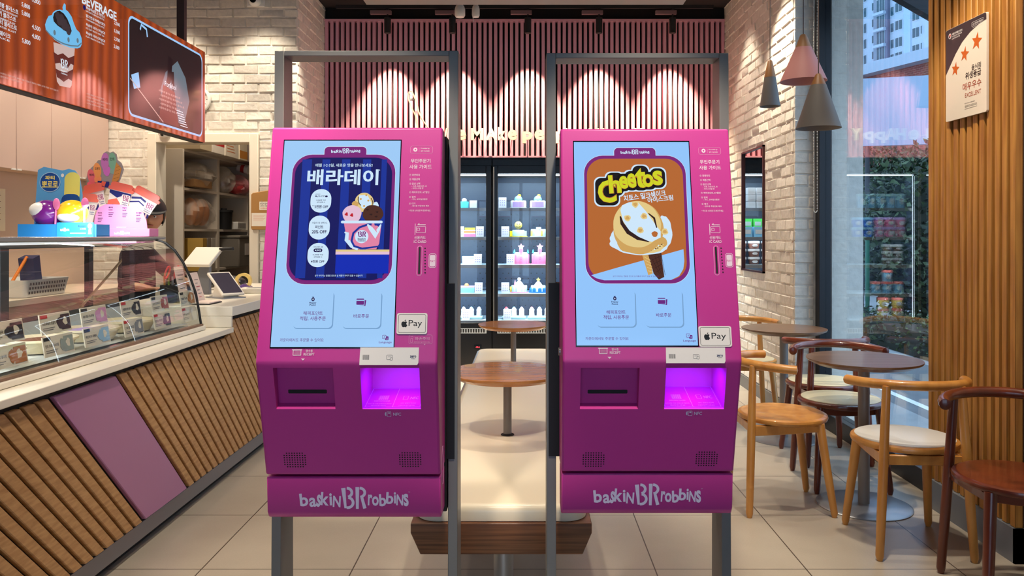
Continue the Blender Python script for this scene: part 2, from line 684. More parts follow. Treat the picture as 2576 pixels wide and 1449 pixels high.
def bricks(mb, o, ex, n, width, z0, z1, holes=(), phase=0.0, seed=1):
    """hand-laid painted bricks on a plane: each a chamfered block with its own small offsets"""
    rd = random.Random(seed)
    o, ex, n = Vector(o), Vector(ex).normalized(), Vector(n).normalized()
    ez = Vector((0, 0, 1))
    ch, bl, g = 0.079, 0.215, 0.009
    row = 0
    z = z0
    while z < z1 - 0.02:
        zt = min(z + ch, z1)
        a = -((row % 2) * bl * 0.5 + phase)
        while a < width:
            a0, a1 = max(a, 0) + g / 2, min(a + bl, width) - g / 2
            a += bl
            if a1 - a0 < 0.02:
                continue
            segs = [(a0, a1)]
            for (h0, h1, hz0, hz1) in holes:
                if zt > hz0 + 0.01 and z < hz1 - 0.01:
                    ns = []
                    for (p, q) in segs:
                        if q <= h0 or p >= h1:
                            ns.append((p, q))
                        else:
                            if p < h0 - 0.02:
                                ns.append((p, h0))
                            if q > h1 + 0.02:
                                ns.append((h1, q))
                    segs = ns
            for (p, q) in segs:
                d = 0.007 + rd.uniform(-0.003, 0.004)
                c = 0.006
                jb = [rd.uniform(-0.004, 0.004) for _ in range(8)]
                tilt = rd.uniform(-0.003, 0.003)
                low, top = z + g / 2, zt - g / 2
                vs = []
                for (u, v, dd, k) in ((p, low, -0.004, 0), (q, low, -0.004, 1), (q, top, -0.004, 2), (p, top, -0.004, 3),
                                      (p + c, low + c, d + tilt, 4), (q - c, low + c, d + tilt, 5), (q - c, top - c, d - tilt, 6), (p + c, top - c, d - tilt, 7)):
                    vs.append(o + ex * u + ez * (v + jb[k] * (0.5 if k < 4 else 1)) + n * dd)
                mb.add(vs, [(4, 5, 6, 7), (0, 1, 5, 4), (1, 2, 6, 5), (2, 3, 7, 6), (3, 0, 4, 7)])
        z += ch
        row += 1
    return mb


def backing(mb, o, ex, width, z0, z1, t, n, holes=()):
    """flat wall slab behind the bricks, with rectangular openings left free"""
    o, ex, n = Vector(o), Vector(ex).normalized(), Vector(n).normalized()
    xs = sorted({0, width, *[h for q in holes for h in q[:2]]})
    zs = sorted({z0, z1, *[h for q in holes for h in q[2:]]})
    for xa, xb in zip(xs, xs[1:]):
        for za, zb in zip(zs, zs[1:]):
            if any(xa >= q[0] - 1e-6 and xb <= q[1] + 1e-6 and za >= q[2] - 1e-6 and zb <= q[3] + 1e-6 for q in holes):
                continue
            mb.obox(o + ex * (xa + xb) / 2 + Vector((0, 0, (za + zb) / 2)) - n * t / 2, ex * (xb - xa) / 2, n * t / 2, Vector((0, 0, (zb - za) / 2)))
    return mb


# back wall: dark backing and vertical pink slats above the coolers
wb = structure(MB().box(-AX - 0.1, BACK + 0.02, 2.07, AX + 0.1, BACK + 0.10, CEIL).box(-AX - 0.1, 8.14, 0, AX + 0.1, 8.22, 2.2).build('wall_back', M_DARK))
SL0, SL1 = 2.085, 3.375
mb = MB()
npitch = 76
pw = 2 * AX / npitch
for i in range(npitch):
    x = -AX + pw * (i + 0.5)
    mb.box(x - 0.0155, BACK - 0.035, SL0, x + 0.0155, BACK + 0.02, SL1)
mb.build('slat_cladding', M_PINK, wb, bevel=0.002, seg=1)
MB().box(-AX, BACK - 0.04, SL1, AX, BACK + 0.02, SL1 + 0.022).build('top_rail', M_PINK, wb)
MB().box(-AX, BACK - 0.045, SL0 - 0.022, AX, BACK + 0.02, SL0).build('bottom_rail', M_PINK, wb)

# left alcove wall and the wall with the storeroom doorway
wl = structure(backing(MB(), (-AX, LF, 0), (0, 1, 0), 8.2 - LF, 0, CEIL, 0.14, (1, 0, 0)).build('wall_left', M_BRICK))
bricks(MB(), (-AX, LF + 0.02, 0), (0, 1, 0), (1, 0, 0), BACK - LF, 0, CEIL, seed=3, phase=.06).build('brick_face', M_BRICK, wl, fix=False)
DOOR = (-3.10, -2.31, 0.0, 2.11)
hole = [(DOOR[0] + 3.75, DOOR[1] + 3.75, 0, DOOR[3])]
wf = structure(backing(MB(), (-3.75, LF, 0), (1, 0, 0), 3.75 - AX - .14, 0, CEIL, 0.14, (0, -1, 0), hole).build('wall_left_front', M_BRICK))
hole = [(DOOR[0] + 3.75 - .07, DOOR[1] + 3.75 + .07, 0, DOOR[3] + .07)]
bricks(MB(), (-3.75, LF, 0), (1, 0, 0), (0, -1, 0), 3.75 - AX + 0.012, 0, CEIL, hole, seed=5).build('brick_face', M_BRICK, wf, fix=False)
mb = MB()
for (x0, x1, z0, z1) in ((DOOR[0] - .07, DOOR[0] + .004, 0, DOOR[3] + .07), (DOOR[1] - .004, DOOR[1] + .07, 0, DOOR[3] + .07), (DOOR[0], DOOR[1], DOOR[3] - .004, DOOR[3] + .07)):
    mb.box(x0, LF - 0.035, z0, x1, LF + 0.15, z1)
structure(mb.build('door_1_frame', mat('door_frame_cream', rgb(236, 226, 206), 0.5), bevel=0.004))

# right brick wall, its return beside the window
wr = structure(backing(MB(), (AX, RC, 0), (0, 1, 0), 8.2 - RC, 0, CEIL, 0.13, (-1, 0, 0)).box(AX + .13, RC, 0, GX + .30, RC + .15, CEIL).build('wall_right', M_BRICK))
MIR = (6.28, 6.90, 1.02, 2.05)      # mirror: y0, y1, z0, z1
hole = [(MIR[0] - RC - .02, MIR[1] - RC + .02, MIR[2] - .02, MIR[3] + .02)]
bricks(MB(), (AX, RC, 0), (0, 1, 0), (-1, 0, 0), BACK - RC, 0.1, CEIL, hole, seed=8, phase=.03).build('brick_face', M_BRICK, wr, fix=False)
bricks(MB(), (AX - 0.012, RC, 0), (1, 0, 0), (0, -1, 0), GX - AX - 0.035, 0.1, CEIL, seed=9, phase=.11).build('brick_return', M_BRICK, wr, fix=False)
MB().box(AX - 0.018, RC - 0.02, 0, GX + 0.03, BACK, 0.10).build('plinth', mat('plinth_grey', rgb(120, 118, 116), 0.5), wr)

# right window: dark metal frame and one tall pane
wnd = structure(MB().box(GX - 0.045, RC - 0.085, 0.0, GX + 0.045, RC - 0.01, CEIL).box(GX - 0.05, 3.86, 0.0, GX + 0.05, RC - 0.085, 0.11)
                .box(GX - 0.045, 3.86, 3.30, GX + 0.045, RC - 0.085, CEIL).build('window_1', mat('window_frame_dark', rgb(34, 34, 38), 0.4, 0.3), bevel=0.003))
MB().box(GX - 0.004, 3.86, 0.11, GX + 0.004, RC - 0.085, 3.30).build('pane', M_GLASS, wnd)

# slatted timber pillar on the right
CXF, CY0, CY1 = 1.985, 3.17, 3.86
wc = structure(MB().box(CXF + 0.03, CY0, 0, 2.35, CY1, CEIL).build('wall_pillar', mat('pillar_core', rgb(66, 42, 24), 0.7)))
mb = MB()
k = 0
y = CY0
rd = random.Random(4)
while y < CY1 - 0.01:
    w = 0.036
    mb.box(CXF + rd.uniform(-.004, .004), y, 0.14, CXF + 0.03, min(y + w, CY1), CEIL)
    y += 0.054
mb.build('slat_cladding', M_COLW, wc, bevel=0.003, seg=1)
MB().box(CXF - 0.012, CY0 - 0.012, 0, CXF + 0.03, CY1, 0.14).box(CXF - 0.012, CY0 - 0.012, 0, 2.35, CY0, 0.14).build('kickboard', mat('kick_metal', rgb(124, 130, 138), 0.4, 0.15), wc)
# the rest of the shell, beside and behind the camera: a glazed shop front
structure(MB().box(2.05, -2.6, 0, 2.35, 3.17, CEIL).build('wall_right_front', mat('front_wall_paint', rgb(206, 196, 182), 0.7)))
structure(MB().box(-4.3, -2.6, 0, -4.2, 8.9, CEIL).build('wall_far_left', mat('kitchen_panel', rgb(212, 182, 160), 0.45)))
fw = structure(MB().box(-4.2, -2.7, 0, 2.35, -2.6, 0.12).box(-4.2, -2.7, 2.5, 2.35, -2.6, CEIL).box(-4.2, -2.7, 0.12, -1.5, -2.6, 2.5).box(1.3, -2.7, 0.12, 2.35, -2.6, 2.5)
               .box(-0.12, -2.7, 0.12, -0.05, -2.6, 2.5).build('window_2', mat('window_frame_dark', rgb(34, 34, 38), 0.4, 0.3)))
MB().box(-1.5, -2.652, 0.12, 1.3, -2.648, 2.5).build('pane', M_GLASS, fw)
# kitchen: left wall and storeroom shell behind the doorway
structure(MB().box(-3.78, 2.0, 0, -3.70, LF, CEIL).build('wall_kitchen', mat('kitchen_panel', rgb(212, 182, 160), 0.45)))
mb = MB().box(-3.75, 8.75, 0, -2.0, 8.85, CEIL).box(-3.78, LF + 0.14, 0, -3.70, 8.8, CEIL).box(-2.22, LF + 0.14, 0, -2.12, 8.8, CEIL)
structure(mb.build('wall_storeroom', mat('storeroom_paint', rgb(120, 108, 98), 0.8)))
# pale suspended ceiling raft above the kiosks
mb = MB().box(-1.12, 1.0, 2.955, 1.12, 5.55, 2.99)
raft = tag(mb.build('ceiling_raft', mat('raft_grey', rgb(140, 132, 126), 0.6), bevel=0.004), 'pale grey suspended ceiling panel above the two kiosks', 'ceiling panel')
for sx in (-1, 1):
    for yy in (1.4, 5.0):
        MB().cyl((sx * 1.0, yy, 2.99), (sx * 1.0, yy, CEIL), 0.006, n=8).build('hanger_rod', M_BLACKM, raft)
# ================================================================ the two ordering kiosks
M_MAG = mat('magenta_paint', rgb(202, 60, 152), 0.38)
M_SCRBLK = mat('screen_black', rgb(4, 4, 6), 0.12)


def screen_mat(name, r, g, b, k=1.0, rough=0.08):
    """lit picture element of a display: gives off its own light under a glossy cover"""
    c = rgb(r, g, b)
    return mat(name, (0.01, 0.01, 0.012, 1), rough, emit=c, estr=k, spec=0.35)


S_BLUE1 = screen_mat('lit_pale_blue', 158, 202, 246)
S_BLUE2 = screen_mat('lit_sky_blue', 146, 196, 250)
S_WHITE = screen_mat('lit_white', 205, 230, 250)
S_PURPLE = screen_mat('lit_purple', 122, 34, 118)
S_NAVY = screen_mat('lit_navy', 10, 16, 92)
S_NAVY2 = screen_mat('lit_royal_blue', 18, 48, 150)
S_NAVY3 = screen_mat('lit_cobalt', 6, 40, 176)
S_INK = screen_mat('lit_ink', 28, 16, 74)
S_TXT = screen_mat('lit_plum', 104, 36, 124)
S_ORANGE = screen_mat('lit_caramel', 180, 102, 46)
S_CREAM = screen_mat('lit_cream', 226, 200, 134)
S_CREAM2 = screen_mat('lit_toffee', 206, 162, 92)
S_CHOC = screen_mat('lit_chocolate', 74, 40, 30)
S_CHOC2 = screen_mat('lit_dark_chocolate', 44, 22, 20)
S_PINK = screen_mat('lit_pink', 224, 130, 164)
S_PALEP = screen_mat('lit_strawberry_milk', 226, 190, 212)
S_RED = screen_mat('lit_red', 188, 26, 40)
S_YEL = screen_mat('lit_lime_yellow', 206, 210, 30)
S_BLACK = screen_mat('lit_black', 14, 10, 14)
S_GREY = screen_mat('lit_shadow_blue', 118, 160, 204)
P_WHITE = mat('print_white', rgb(236, 214, 230), 0.5)
P_PALE = mat('print_pale_pink', rgb(226, 160, 200), 0.5)
P_LAV = mat('print_lavender', rgb(214, 206, 236), 0.4)
P_BLACK = mat('print_black', rgb(18, 18, 20), 0.5)
P_NAVY = mat('print_navy', rgb(30, 28, 80), 0.5)
P_GREYT = mat('print_grey', rgb(90, 88, 90), 0.5)
M_CARD = mat('sticker_white', rgb(238, 232, 228), 0.35)
M_NEON = mat('violet_led', rgb(190, 120, 255), 0.5, emit=(0.75, 0.45, 1.0, 1), estr=4.0)

ED = (0.0, 0.978)                    # local (y, z) profile of the front: edge, top, seam, foot
TP = (0.144, 1.639)
SM = (0.087, 0.646)
FT = (0.098, 0.515)
BK = 0.205
HW = 0.248
KX = (-0.486, 0.3525)
KY = (2.135, 2.165)
UP = Vector((0, TP[0] - ED[0], TP[1] - ED[1])).normalized()
DN = Vector((0, SM[0] - ED[0], SM[1] - ED[1])).normalized()


def on_plane(k, px, py, u, p0):
    """photo pixel -> (across, along u) on a slanted face of kiosk k, measured from the face's edge centre"""
    d = Vector(((px - CX) / FOC, 1.0, -(py - CY) / FOC))
    o = Vector((-KX[k], -KY[k], EYE))
    n = Vector((0, -u.z, u.y))
    t = (Vector((0, p0[0], p0[1])) - o).dot(n) / d.dot(n)
    p = o + d * t
    return p.x, (p - Vector((0, p0[0], p0[1]))).dot(u)


def zk(k, rx, ry):
    """mapper from enlarged photo crops (2355 px for 520 px) to the kiosk's upper face"""
    def f(X, Y):
        return on_plane(k, rx + X * 0.2208, ry + Y * 0.2208, UP, ED)
    return f


def box4(f, x0, y0, x1, y1):
    a, b = f(x0, y1), f(x1, y0)
    return a[0], a[1], b[0], b[1]


def face_ink(**kw):
    return Ink((0, ED[0], ED[1]), (1, 0, 0), UP, **kw)


# layout shared by both: measured on the first kiosk
A1, A2, A3 = zk(0, 640, 300), zk(0, 640, 600), zk(0, 640, 880)
sc0 = A1(372, 246)
sc1 = A2(1605, 1235)
SX0, SX1 = -0.2085, 0.1275
ST0, ST1 = A2(900, 1237)[1], A1(900, 246)[1]


def common_prints(k, t):
    sheet = face_ink()
    g = (lambda X, Y: A1(X, Y))
    h = (lambda X, Y: A2(X, Y))
    # provider badge
    x0, y0, x1, y1 = box4(g, 1775, 306, 2034, 391)
    sheet.outline(x0, y0, x1, y1, 0.006, 0.0007, P_PALE)
    c = g(1834, 347)
    sheet.ell(c[0], c[1], 0.0058, 0.0062, P_WHITE)
    sheet.ell(c[0], c[1], 0.0024, 0.0026, M_MAG)
    sheet.rect(*box4(g, 1876, 325, 1880, 372), P_PALE)
    sheet.fit('Provided by', *box4(g, 1896, 326, 1996, 344), P_WHITE, .01)
    sheet.fit('SPC CLOUD', *box4(g, 1896, 356, 1996, 371), P_WHITE, .01)
    sheet.build('provider_badge', None, t, fix=False)
    sheet = face_ink()
    # guide
    sheet.fit('무인주문기', *box4(g, 1782, 452, 2006, 498), P_WHITE, .014)
    sheet.fit('사용 가이드', *box4(g, 1766, 518, 2020, 566), P_WHITE, .014)
    for words_, bx in (('① 화면터치', (1766, 622, 1884, 648)), ('② 제품선택', (1766, 672, 1884, 697)), ('③ 옵션 선택', (1766, 722, 1888, 746)), ('- 스푼, 포장시간, 초', (1790, 752, 1964, 772)),
                  ('- 아이스크림 맛', (1790, 777, 1926, 797)), ('④ 해피포인트, KT할인', (1764, 821, 1992, 846)), ('⑤ 결제', (1762, 874, 1836, 897)), ('- 카드, 모바일상품권', (1786, 902, 1970, 922)),
                  ('⑥ 대기', (1762, 950, 1834, 973)), ('- 영수증 주문번호 체크', (1786, 978, 1990, 998)), ('* 카드와 스마트폰 꼭 챙겨주세요.', (1756, 1030, 2010, 1052))):
        sheet.fit(words_, *box4(g, *bx), P_WHITE, .008)
    sheet.build('guide_text', None, t, fix=False)
    sheet = face_ink()
    # card symbol
    x0, y0, x1, y1 = box4(g, 1840, 1218, 1954, 1296)
    sheet.outline(x0, y0, x1, y1, 0.003, 0.0012, P_WHITE)
    sheet.outline(*box4(g, 1852, 1238, 1886, 1272), 0.002, 0.0012, P_WHITE)
    sheet.rect(*box4(g, 1826, 1190, 1836, 1318), P_WHITE)
    a, b_, c_ = g(1856, 1202), g(1880, 1182), g(1880, 1206)
    sheet.poly([a, b_, c_], P_WHITE)
    sheet.rect(*box4(g, 1878, 1198, 1952, 1208), P_WHITE)
    sheet.fit('신용카드', *box4(g, 1822, 1330, 1952, 1368), P_WHITE, .012)
    sheet.fit('IC CARD', *box4(g, 1816, 1380, 1958, 1410), P_WHITE, .014)
    sheet.build('card_symbol', None, t, fix=False)
    sheet = face_ink()
    # card slot
    x0, y0, x1, y1 = box4(h, 1845, 82, 1916, 426)
    sheet.rrect(x0, y0, x1, y1, 0.0075, P_PALE)
    sheet.rrect(x0 + .0012, y0 + .0014, x1 - .0012, y1 - .0014, 0.0065, M_MAG)
    sheet.rrect(*box4(h, 1864, 96, 1896, 408), 0.0035, P_BLACK)
    for i in range(9):
        c = h(1945, 112 + i * 34.7)
        sheet.ell(c[0], c[1], 0.0020, 0.0020, P_BLACK, 12)
    sheet.build('card_slot', None, t, fix=False)
    sheet = face_ink()
    # PAY mark
    sheet.outline(*box4(h, 1984, 172, 2074, 334), 0.006, 0.0013, P_WHITE)
    sheet.rrect(*box4(h, 1996, 186, 2062, 320), 0.004, P_WHITE)
    sheet.fit('PAY', *box4(h, 2000, 246, 2058, 270), M_MAG, .01)
    sheet.build('phone_pay_mark', None, t, fix=False)
    sheet = face_ink()
    # receipt mark
    sheet.outline(*box4(h, 436, 1268, 536, 1334), 0.001, 0.0018, P_WHITE)
    sheet.rect(*box4(h, 430, 1264, 544, 1274), P_WHITE)
    for i in range(5):
        sheet.rect(*box4(h, 454, 1286 + i * 8, 518, 1289 + i * 8), P_PALE)
    sheet.fit('영수증', *box4(h, 584, 1266, 666, 1296), P_WHITE, .012)
    sheet.fit('RECEIPT', *box4(h, 560, 1304, 686, 1334), P_WHITE, .014)
    sheet.poly([h(530, 1368), h(576, 1368), h(553, 1390)], P_WHITE)
    sheet.build('receipt_mark', None, t, fix=False)


def damage_note(sheet):
    h = A2
    sheet.outline(*box4(h, 1758, 1098, 2028, 1202), 0.004, 0.0007, P_PALE)
    sheet.poly([h(1930, 1202), h(1950, 1202), h(1938, 1218)], P_PALE)
    sheet.outline(*box4(h, 1778, 1138, 1804, 1186), 0.001, 0.0008, P_PALE)
    sheet.stroke([h(1780, 1112), h(1792, 1124), h(1798, 1114), h(1808, 1126)], 0.0008, P_PALE)
    sheet.fit('파손주의', *box4(h, 1828, 1122, 1994, 1160), P_PALE, .01)
    sheet.fit('화면터치시 밀어주지 마세요.', *box4(h, 1816, 1172, 2006, 1190), P_PALE, .005)


def home_screen(k, ink, bg):
    """header tab, poster surround and the touch buttons"""
    g, h = A1, A2
    ink.rect(SX0, ST0, SX1, ST1, bg)
    ink.rrect(*box4(g, 788, 309, 1286, 470), .014, S_WHITE)
    x0, _, x1, y1 = box4(g, 428, 404, 1614, 700)
    y0 = h(900, 522)[1]
    ink.rrect(x0 - .001, y0 - .001, x1 + .001, y1 + .001, .056, S_WHITE)
    ink.rrect(*box4(g, 794, 315, 1280, 470), .012, S_PURPLE)
    ink.rrect(x0, y0, x1, y1, .055, S_PURPLE)
    brand_mark(ink, *box4(g, 874, 334, 1210, 390), S_WHITE)
    # buttons
    for (bx0, bx1) in ((436, 906), (1000, 1450)):
        a = box4(h, bx0, 596, bx1, 1020)
        ink.rrect(a[0] + .0015, a[1] - .003, a[2] + .003, a[3] - .004, .012, S_GREY)
        ink.rrect(*a, .012, bg)
    # happy face mark
    c = h(670, 694)
    ink.ell(c[0], c[1], .0045, .0055, S_INK)
    ink.ell(c[0], c[1], .0016, .0024, S_WHITE)
    ink.poly([h(655, 665), h(686, 665), h(670, 674)], S_INK)
    ink.fit('Happy', *box4(h, 626, 722, 708, 748), S_INK, .016)
    ink.fit('Point', *box4(h, 630, 748, 702, 768), S_INK, .016)
    ink.fit('해피포인트', *box4(h, 558, 830, 782, 874), S_TXT, .006)
    ink.fit('적립, 사용주문', *box4(h, 518, 888, 816, 936), S_TXT, .006)
    ink.poly([h(1196, 712), h(1276, 702), h(1266, 770), h(1190, 764)], S_TXT)
    ink.rect(*box4(h, 1156, 682, 1258, 764), bg)
    ink.rrect(*box4(h, 1162, 686, 1252, 756), .002, S_TXT)
    ink.rect(*box4(h, 1162, 698, 1252, 712), bg)
    ink.fit('바로주문', *box4(h, 1130, 862, 1308, 908), S_TXT, .006)
    ink.fit('카운터에서도 주문할 수 있어요', *box4(h, 292, 1138, 792, 1176), S_TXT, .002)
    ink.rrect(*box4(h, 1490, 1116, 1530, 1160), .002, S_TXT)
    ink.fit('Z', *box4(h, 1504, 1134, 1522, 1152), bg, .01)
    ink.rrect(*box4(h, 1458, 1100, 1504, 1144), .002, S_TXT)
    ink.rrect(*box4(h, 1462, 1104, 1500, 1140), .002, bg)
    ink.fit('A', *box4(h, 1474, 1112, 1490, 1132), S_TXT, .01)
    ink.fit('Language', *box4(h, 1418, 1170, 1566, 1200), S_TXT, .006)


def poster_day(ink):
    g, h = A1, A2
    x0, _, x1, y1 = box4(g, 460, 440, 1578, 700)
    y0 = h(900, 478)[1]
    ink.rrect(x0, y0, x1, y1, .050, S_NAVY)
    base_y0, base_y1 = h(900, 470)[1], g(900, 446)[1]
    for a, b in ((530, 640), (760, 850), (985, 1080), (1225, 1320), (1440, 1500)):   # curtain folds
        xa, xb = g(a, 800)[0], g(b, 800)[0]
        ink.rect(xa, base_y0 + .004, xb, base_y1 - .004, S_NAVY2)
        ink.lay -= ink.step
    ink.up()
    # plinth
    ink.rect(*box4(h, 920, 170, 1536, 400), S_NAVY3)
    ink.lay += ink.step
    c = h(1240, 150)
    ink.rect(*box4(h, 926, 128, 1540, 184), S_CREAM)
    ink.rect(*box4(h, 926, 152, 1540, 184), S_PALEP)
    ink.fit('매월 1·2·3일, 새로운 맛을 만나보세요!', *box4(g, 698, 508, 1350, 548), S_WHITE, .012)
    ink.fit('배라데이', *box4(g, 600, 574, 1418, 752), S_WHITE, .028)
    ink.ell(*g(1428, 582), .0016, .0016, S_WHITE)
    # three offer discs
    for cx, cy, ff in ((760, 932, g), (742, 1236, g), (728, 190, h)):
        c = ff(cx, cy)
        ink.rrect(c[0] - .0295, c[1] - .0345, c[0] + .0295, c[1] + .0345, .0285, S_WHITE)
    ink.fit('신한카드', *box4(g, 694, 850, 756, 866), S_INK, .004)
    ink.fit('MySHOP', *box4(g, 694, 870, 804, 894), S_INK, .006)
    ink.rrect(*box4(g, 808, 872, 838, 892), .002, S_INK)
    ink.fit('10,000원 이상', *box4(g, 706, 916, 816, 934), S_INK, .016)
    ink.fit('선택 결제 시', *box4(g, 712, 940, 806, 958), S_INK, .012)
    ink.fit('최대', *box4(g, 660, 982, 686, 994), S_INK, .01)
    ink.fit('5천원 OFF', *box4(g, 688, 980, 844, 1018), S_INK, .02)
    ink.fit('이달의 맛 선택 시,', *box4(g, 660, 1172, 834, 1196), S_INK, .008)
    ink.fit('파인트', *box4(g, 694, 1212, 790, 1248), S_INK, .016)
    ink.fit('20% OFF', *box4(g, 656, 1266, 826, 1304), S_INK, .02)
    ink.fit('카카오페이 결제', *box4(h, 676, 90, 784, 108), S_INK, .012)
    ink.rrect(*box4(h, 676, 116, 778, 158), .005, S_INK)
    ink.fit('pay', *box4(h, 712, 126, 766, 152), S_WHITE, .012)
    ink.ell(*h(700, 136), .0018, .0018, S_WHITE)
    ink.fit('16,500원 이상', *box4(h, 668, 178, 786, 196), S_INK, .016)
    ink.fit('선택 결제 시', *box4(h, 678, 204, 774, 222), S_INK, .012)
    ink.fit('4천원 OFF', *box4(h, 646, 246, 800, 280), S_INK, .02)
    ink.fit('상기 이미지는 연출된 컷으로 실 제품과 차이가 있을 수 있습니다', *box4(h, 690, 414, 1236, 436), S_WHITE, .006)
    # ice-cream cup
    def e(cx, cy, rx, ry, m_, w=.05, f=g, s=1):
        c, d = f(cx, cy), f(cx + rx, cy - ry)
        ink.blob(c[0], c[1], d[0] - c[0], d[1] - c[1], m_, w, 32, s)
    e(1252, 950, 112, 110, S_CREAM, .03, s=4)
    e(1150, 970, 40, 34, S_CREAM2, .1, s=8)
    e(1385, 985, 34, 40, S_WHITE, .1, s=9)
    ink.poly([g(1196, 870), g(1290, 866), g(1338, 960), g(1300, 1020), g(1230, 1020), g(1192, 950)], S_WHITE)
    ink.stroke([g(1188, 886), g(1184, 920), g(1196, 962), g(1216, 985)], .0022, S_CHOC2)
    ink.stroke([g(1330, 900), g(1350, 940), g(1352, 985)], .0020, S_CHOC2)
    for p in ((1214, 912), (1300, 930), (1252, 992), (1278, 868)):
        ink.ell(*g(*p), .0030, .0030, S_CREAM2)
    e(1115, 1085, 112, 104, S_PALEP, .04, s=2)
    for p in ((1052, 1085), (1112, 1095)):
        c = g(*p)
        ink.blob(c[0], c[1], .0045, .0050, S_RED, .3, 12, 5)
    e(1352, 1080, 122, 100, S_CHOC, .04, s=3)
    for p in ((1290, 1034), (1332, 1088), (1400, 1060), (1390, 1112)):
        c = g(*p)
        ink.blob(c[0], c[1], .004, .0025, S_CHOC2, .3, 12, 6)
    # rim and tapering cup with its swirl
    ink.poly([g(1022, 1180), g(1452, 1180), h(1424, 60), h(1390, 124), h(1120, 124), h(1060, 40)], S_PINK)
    ink.stroke([g(1030, 1290), g(1060, 1300), g(1052, 1380), h(1075, 40), h(1110, 90), h(1180, 128)], [.004, .010, .011, .012, .010, .006], S_WHITE)
    sw = [(1446, 1215), (1400, 1200), (1300, 1200), (1200, 1235), (1130, 1300), (1110, 1390)]
    ink.stroke([g(*p) for p in sw] + [h(1140, 90), h(1230, 118), h(1420, 92)], [.012, .008, .006, .006, .006, .006, .006, .006, .004], S_NAVY2)
    ink.stroke([g(1290, 1200), g(1330, 1250), g(1390, 1330), g(1410, 1270), g(1445, 1200)], [.004, .012, .018, .010, .003], S_WHITE)
    ink.stroke([g(1350, 1190), g(1372, 1240)], [.008, .004], S_PINK)
    ink.rrect(*box4(g, 988, 1158, 1464, 1190), .004, S_WHITE)
    c = g(1225, 1340)
    ink.ell(c[0], c[1], .0188, .0190, S_WHITE)
    brand_mark(ink, *box4(g, 1178, 1282, 1276, 1344), S_INK, word=False, m2=S_PURPLE)
    ink.fit('baskin', *box4(g, 1180, 1352, 1270, 1376), S_INK, .016)
    ink.fit('robbins', *box4(g, 1180, 1378, 1270, 1396), S_INK, .016)


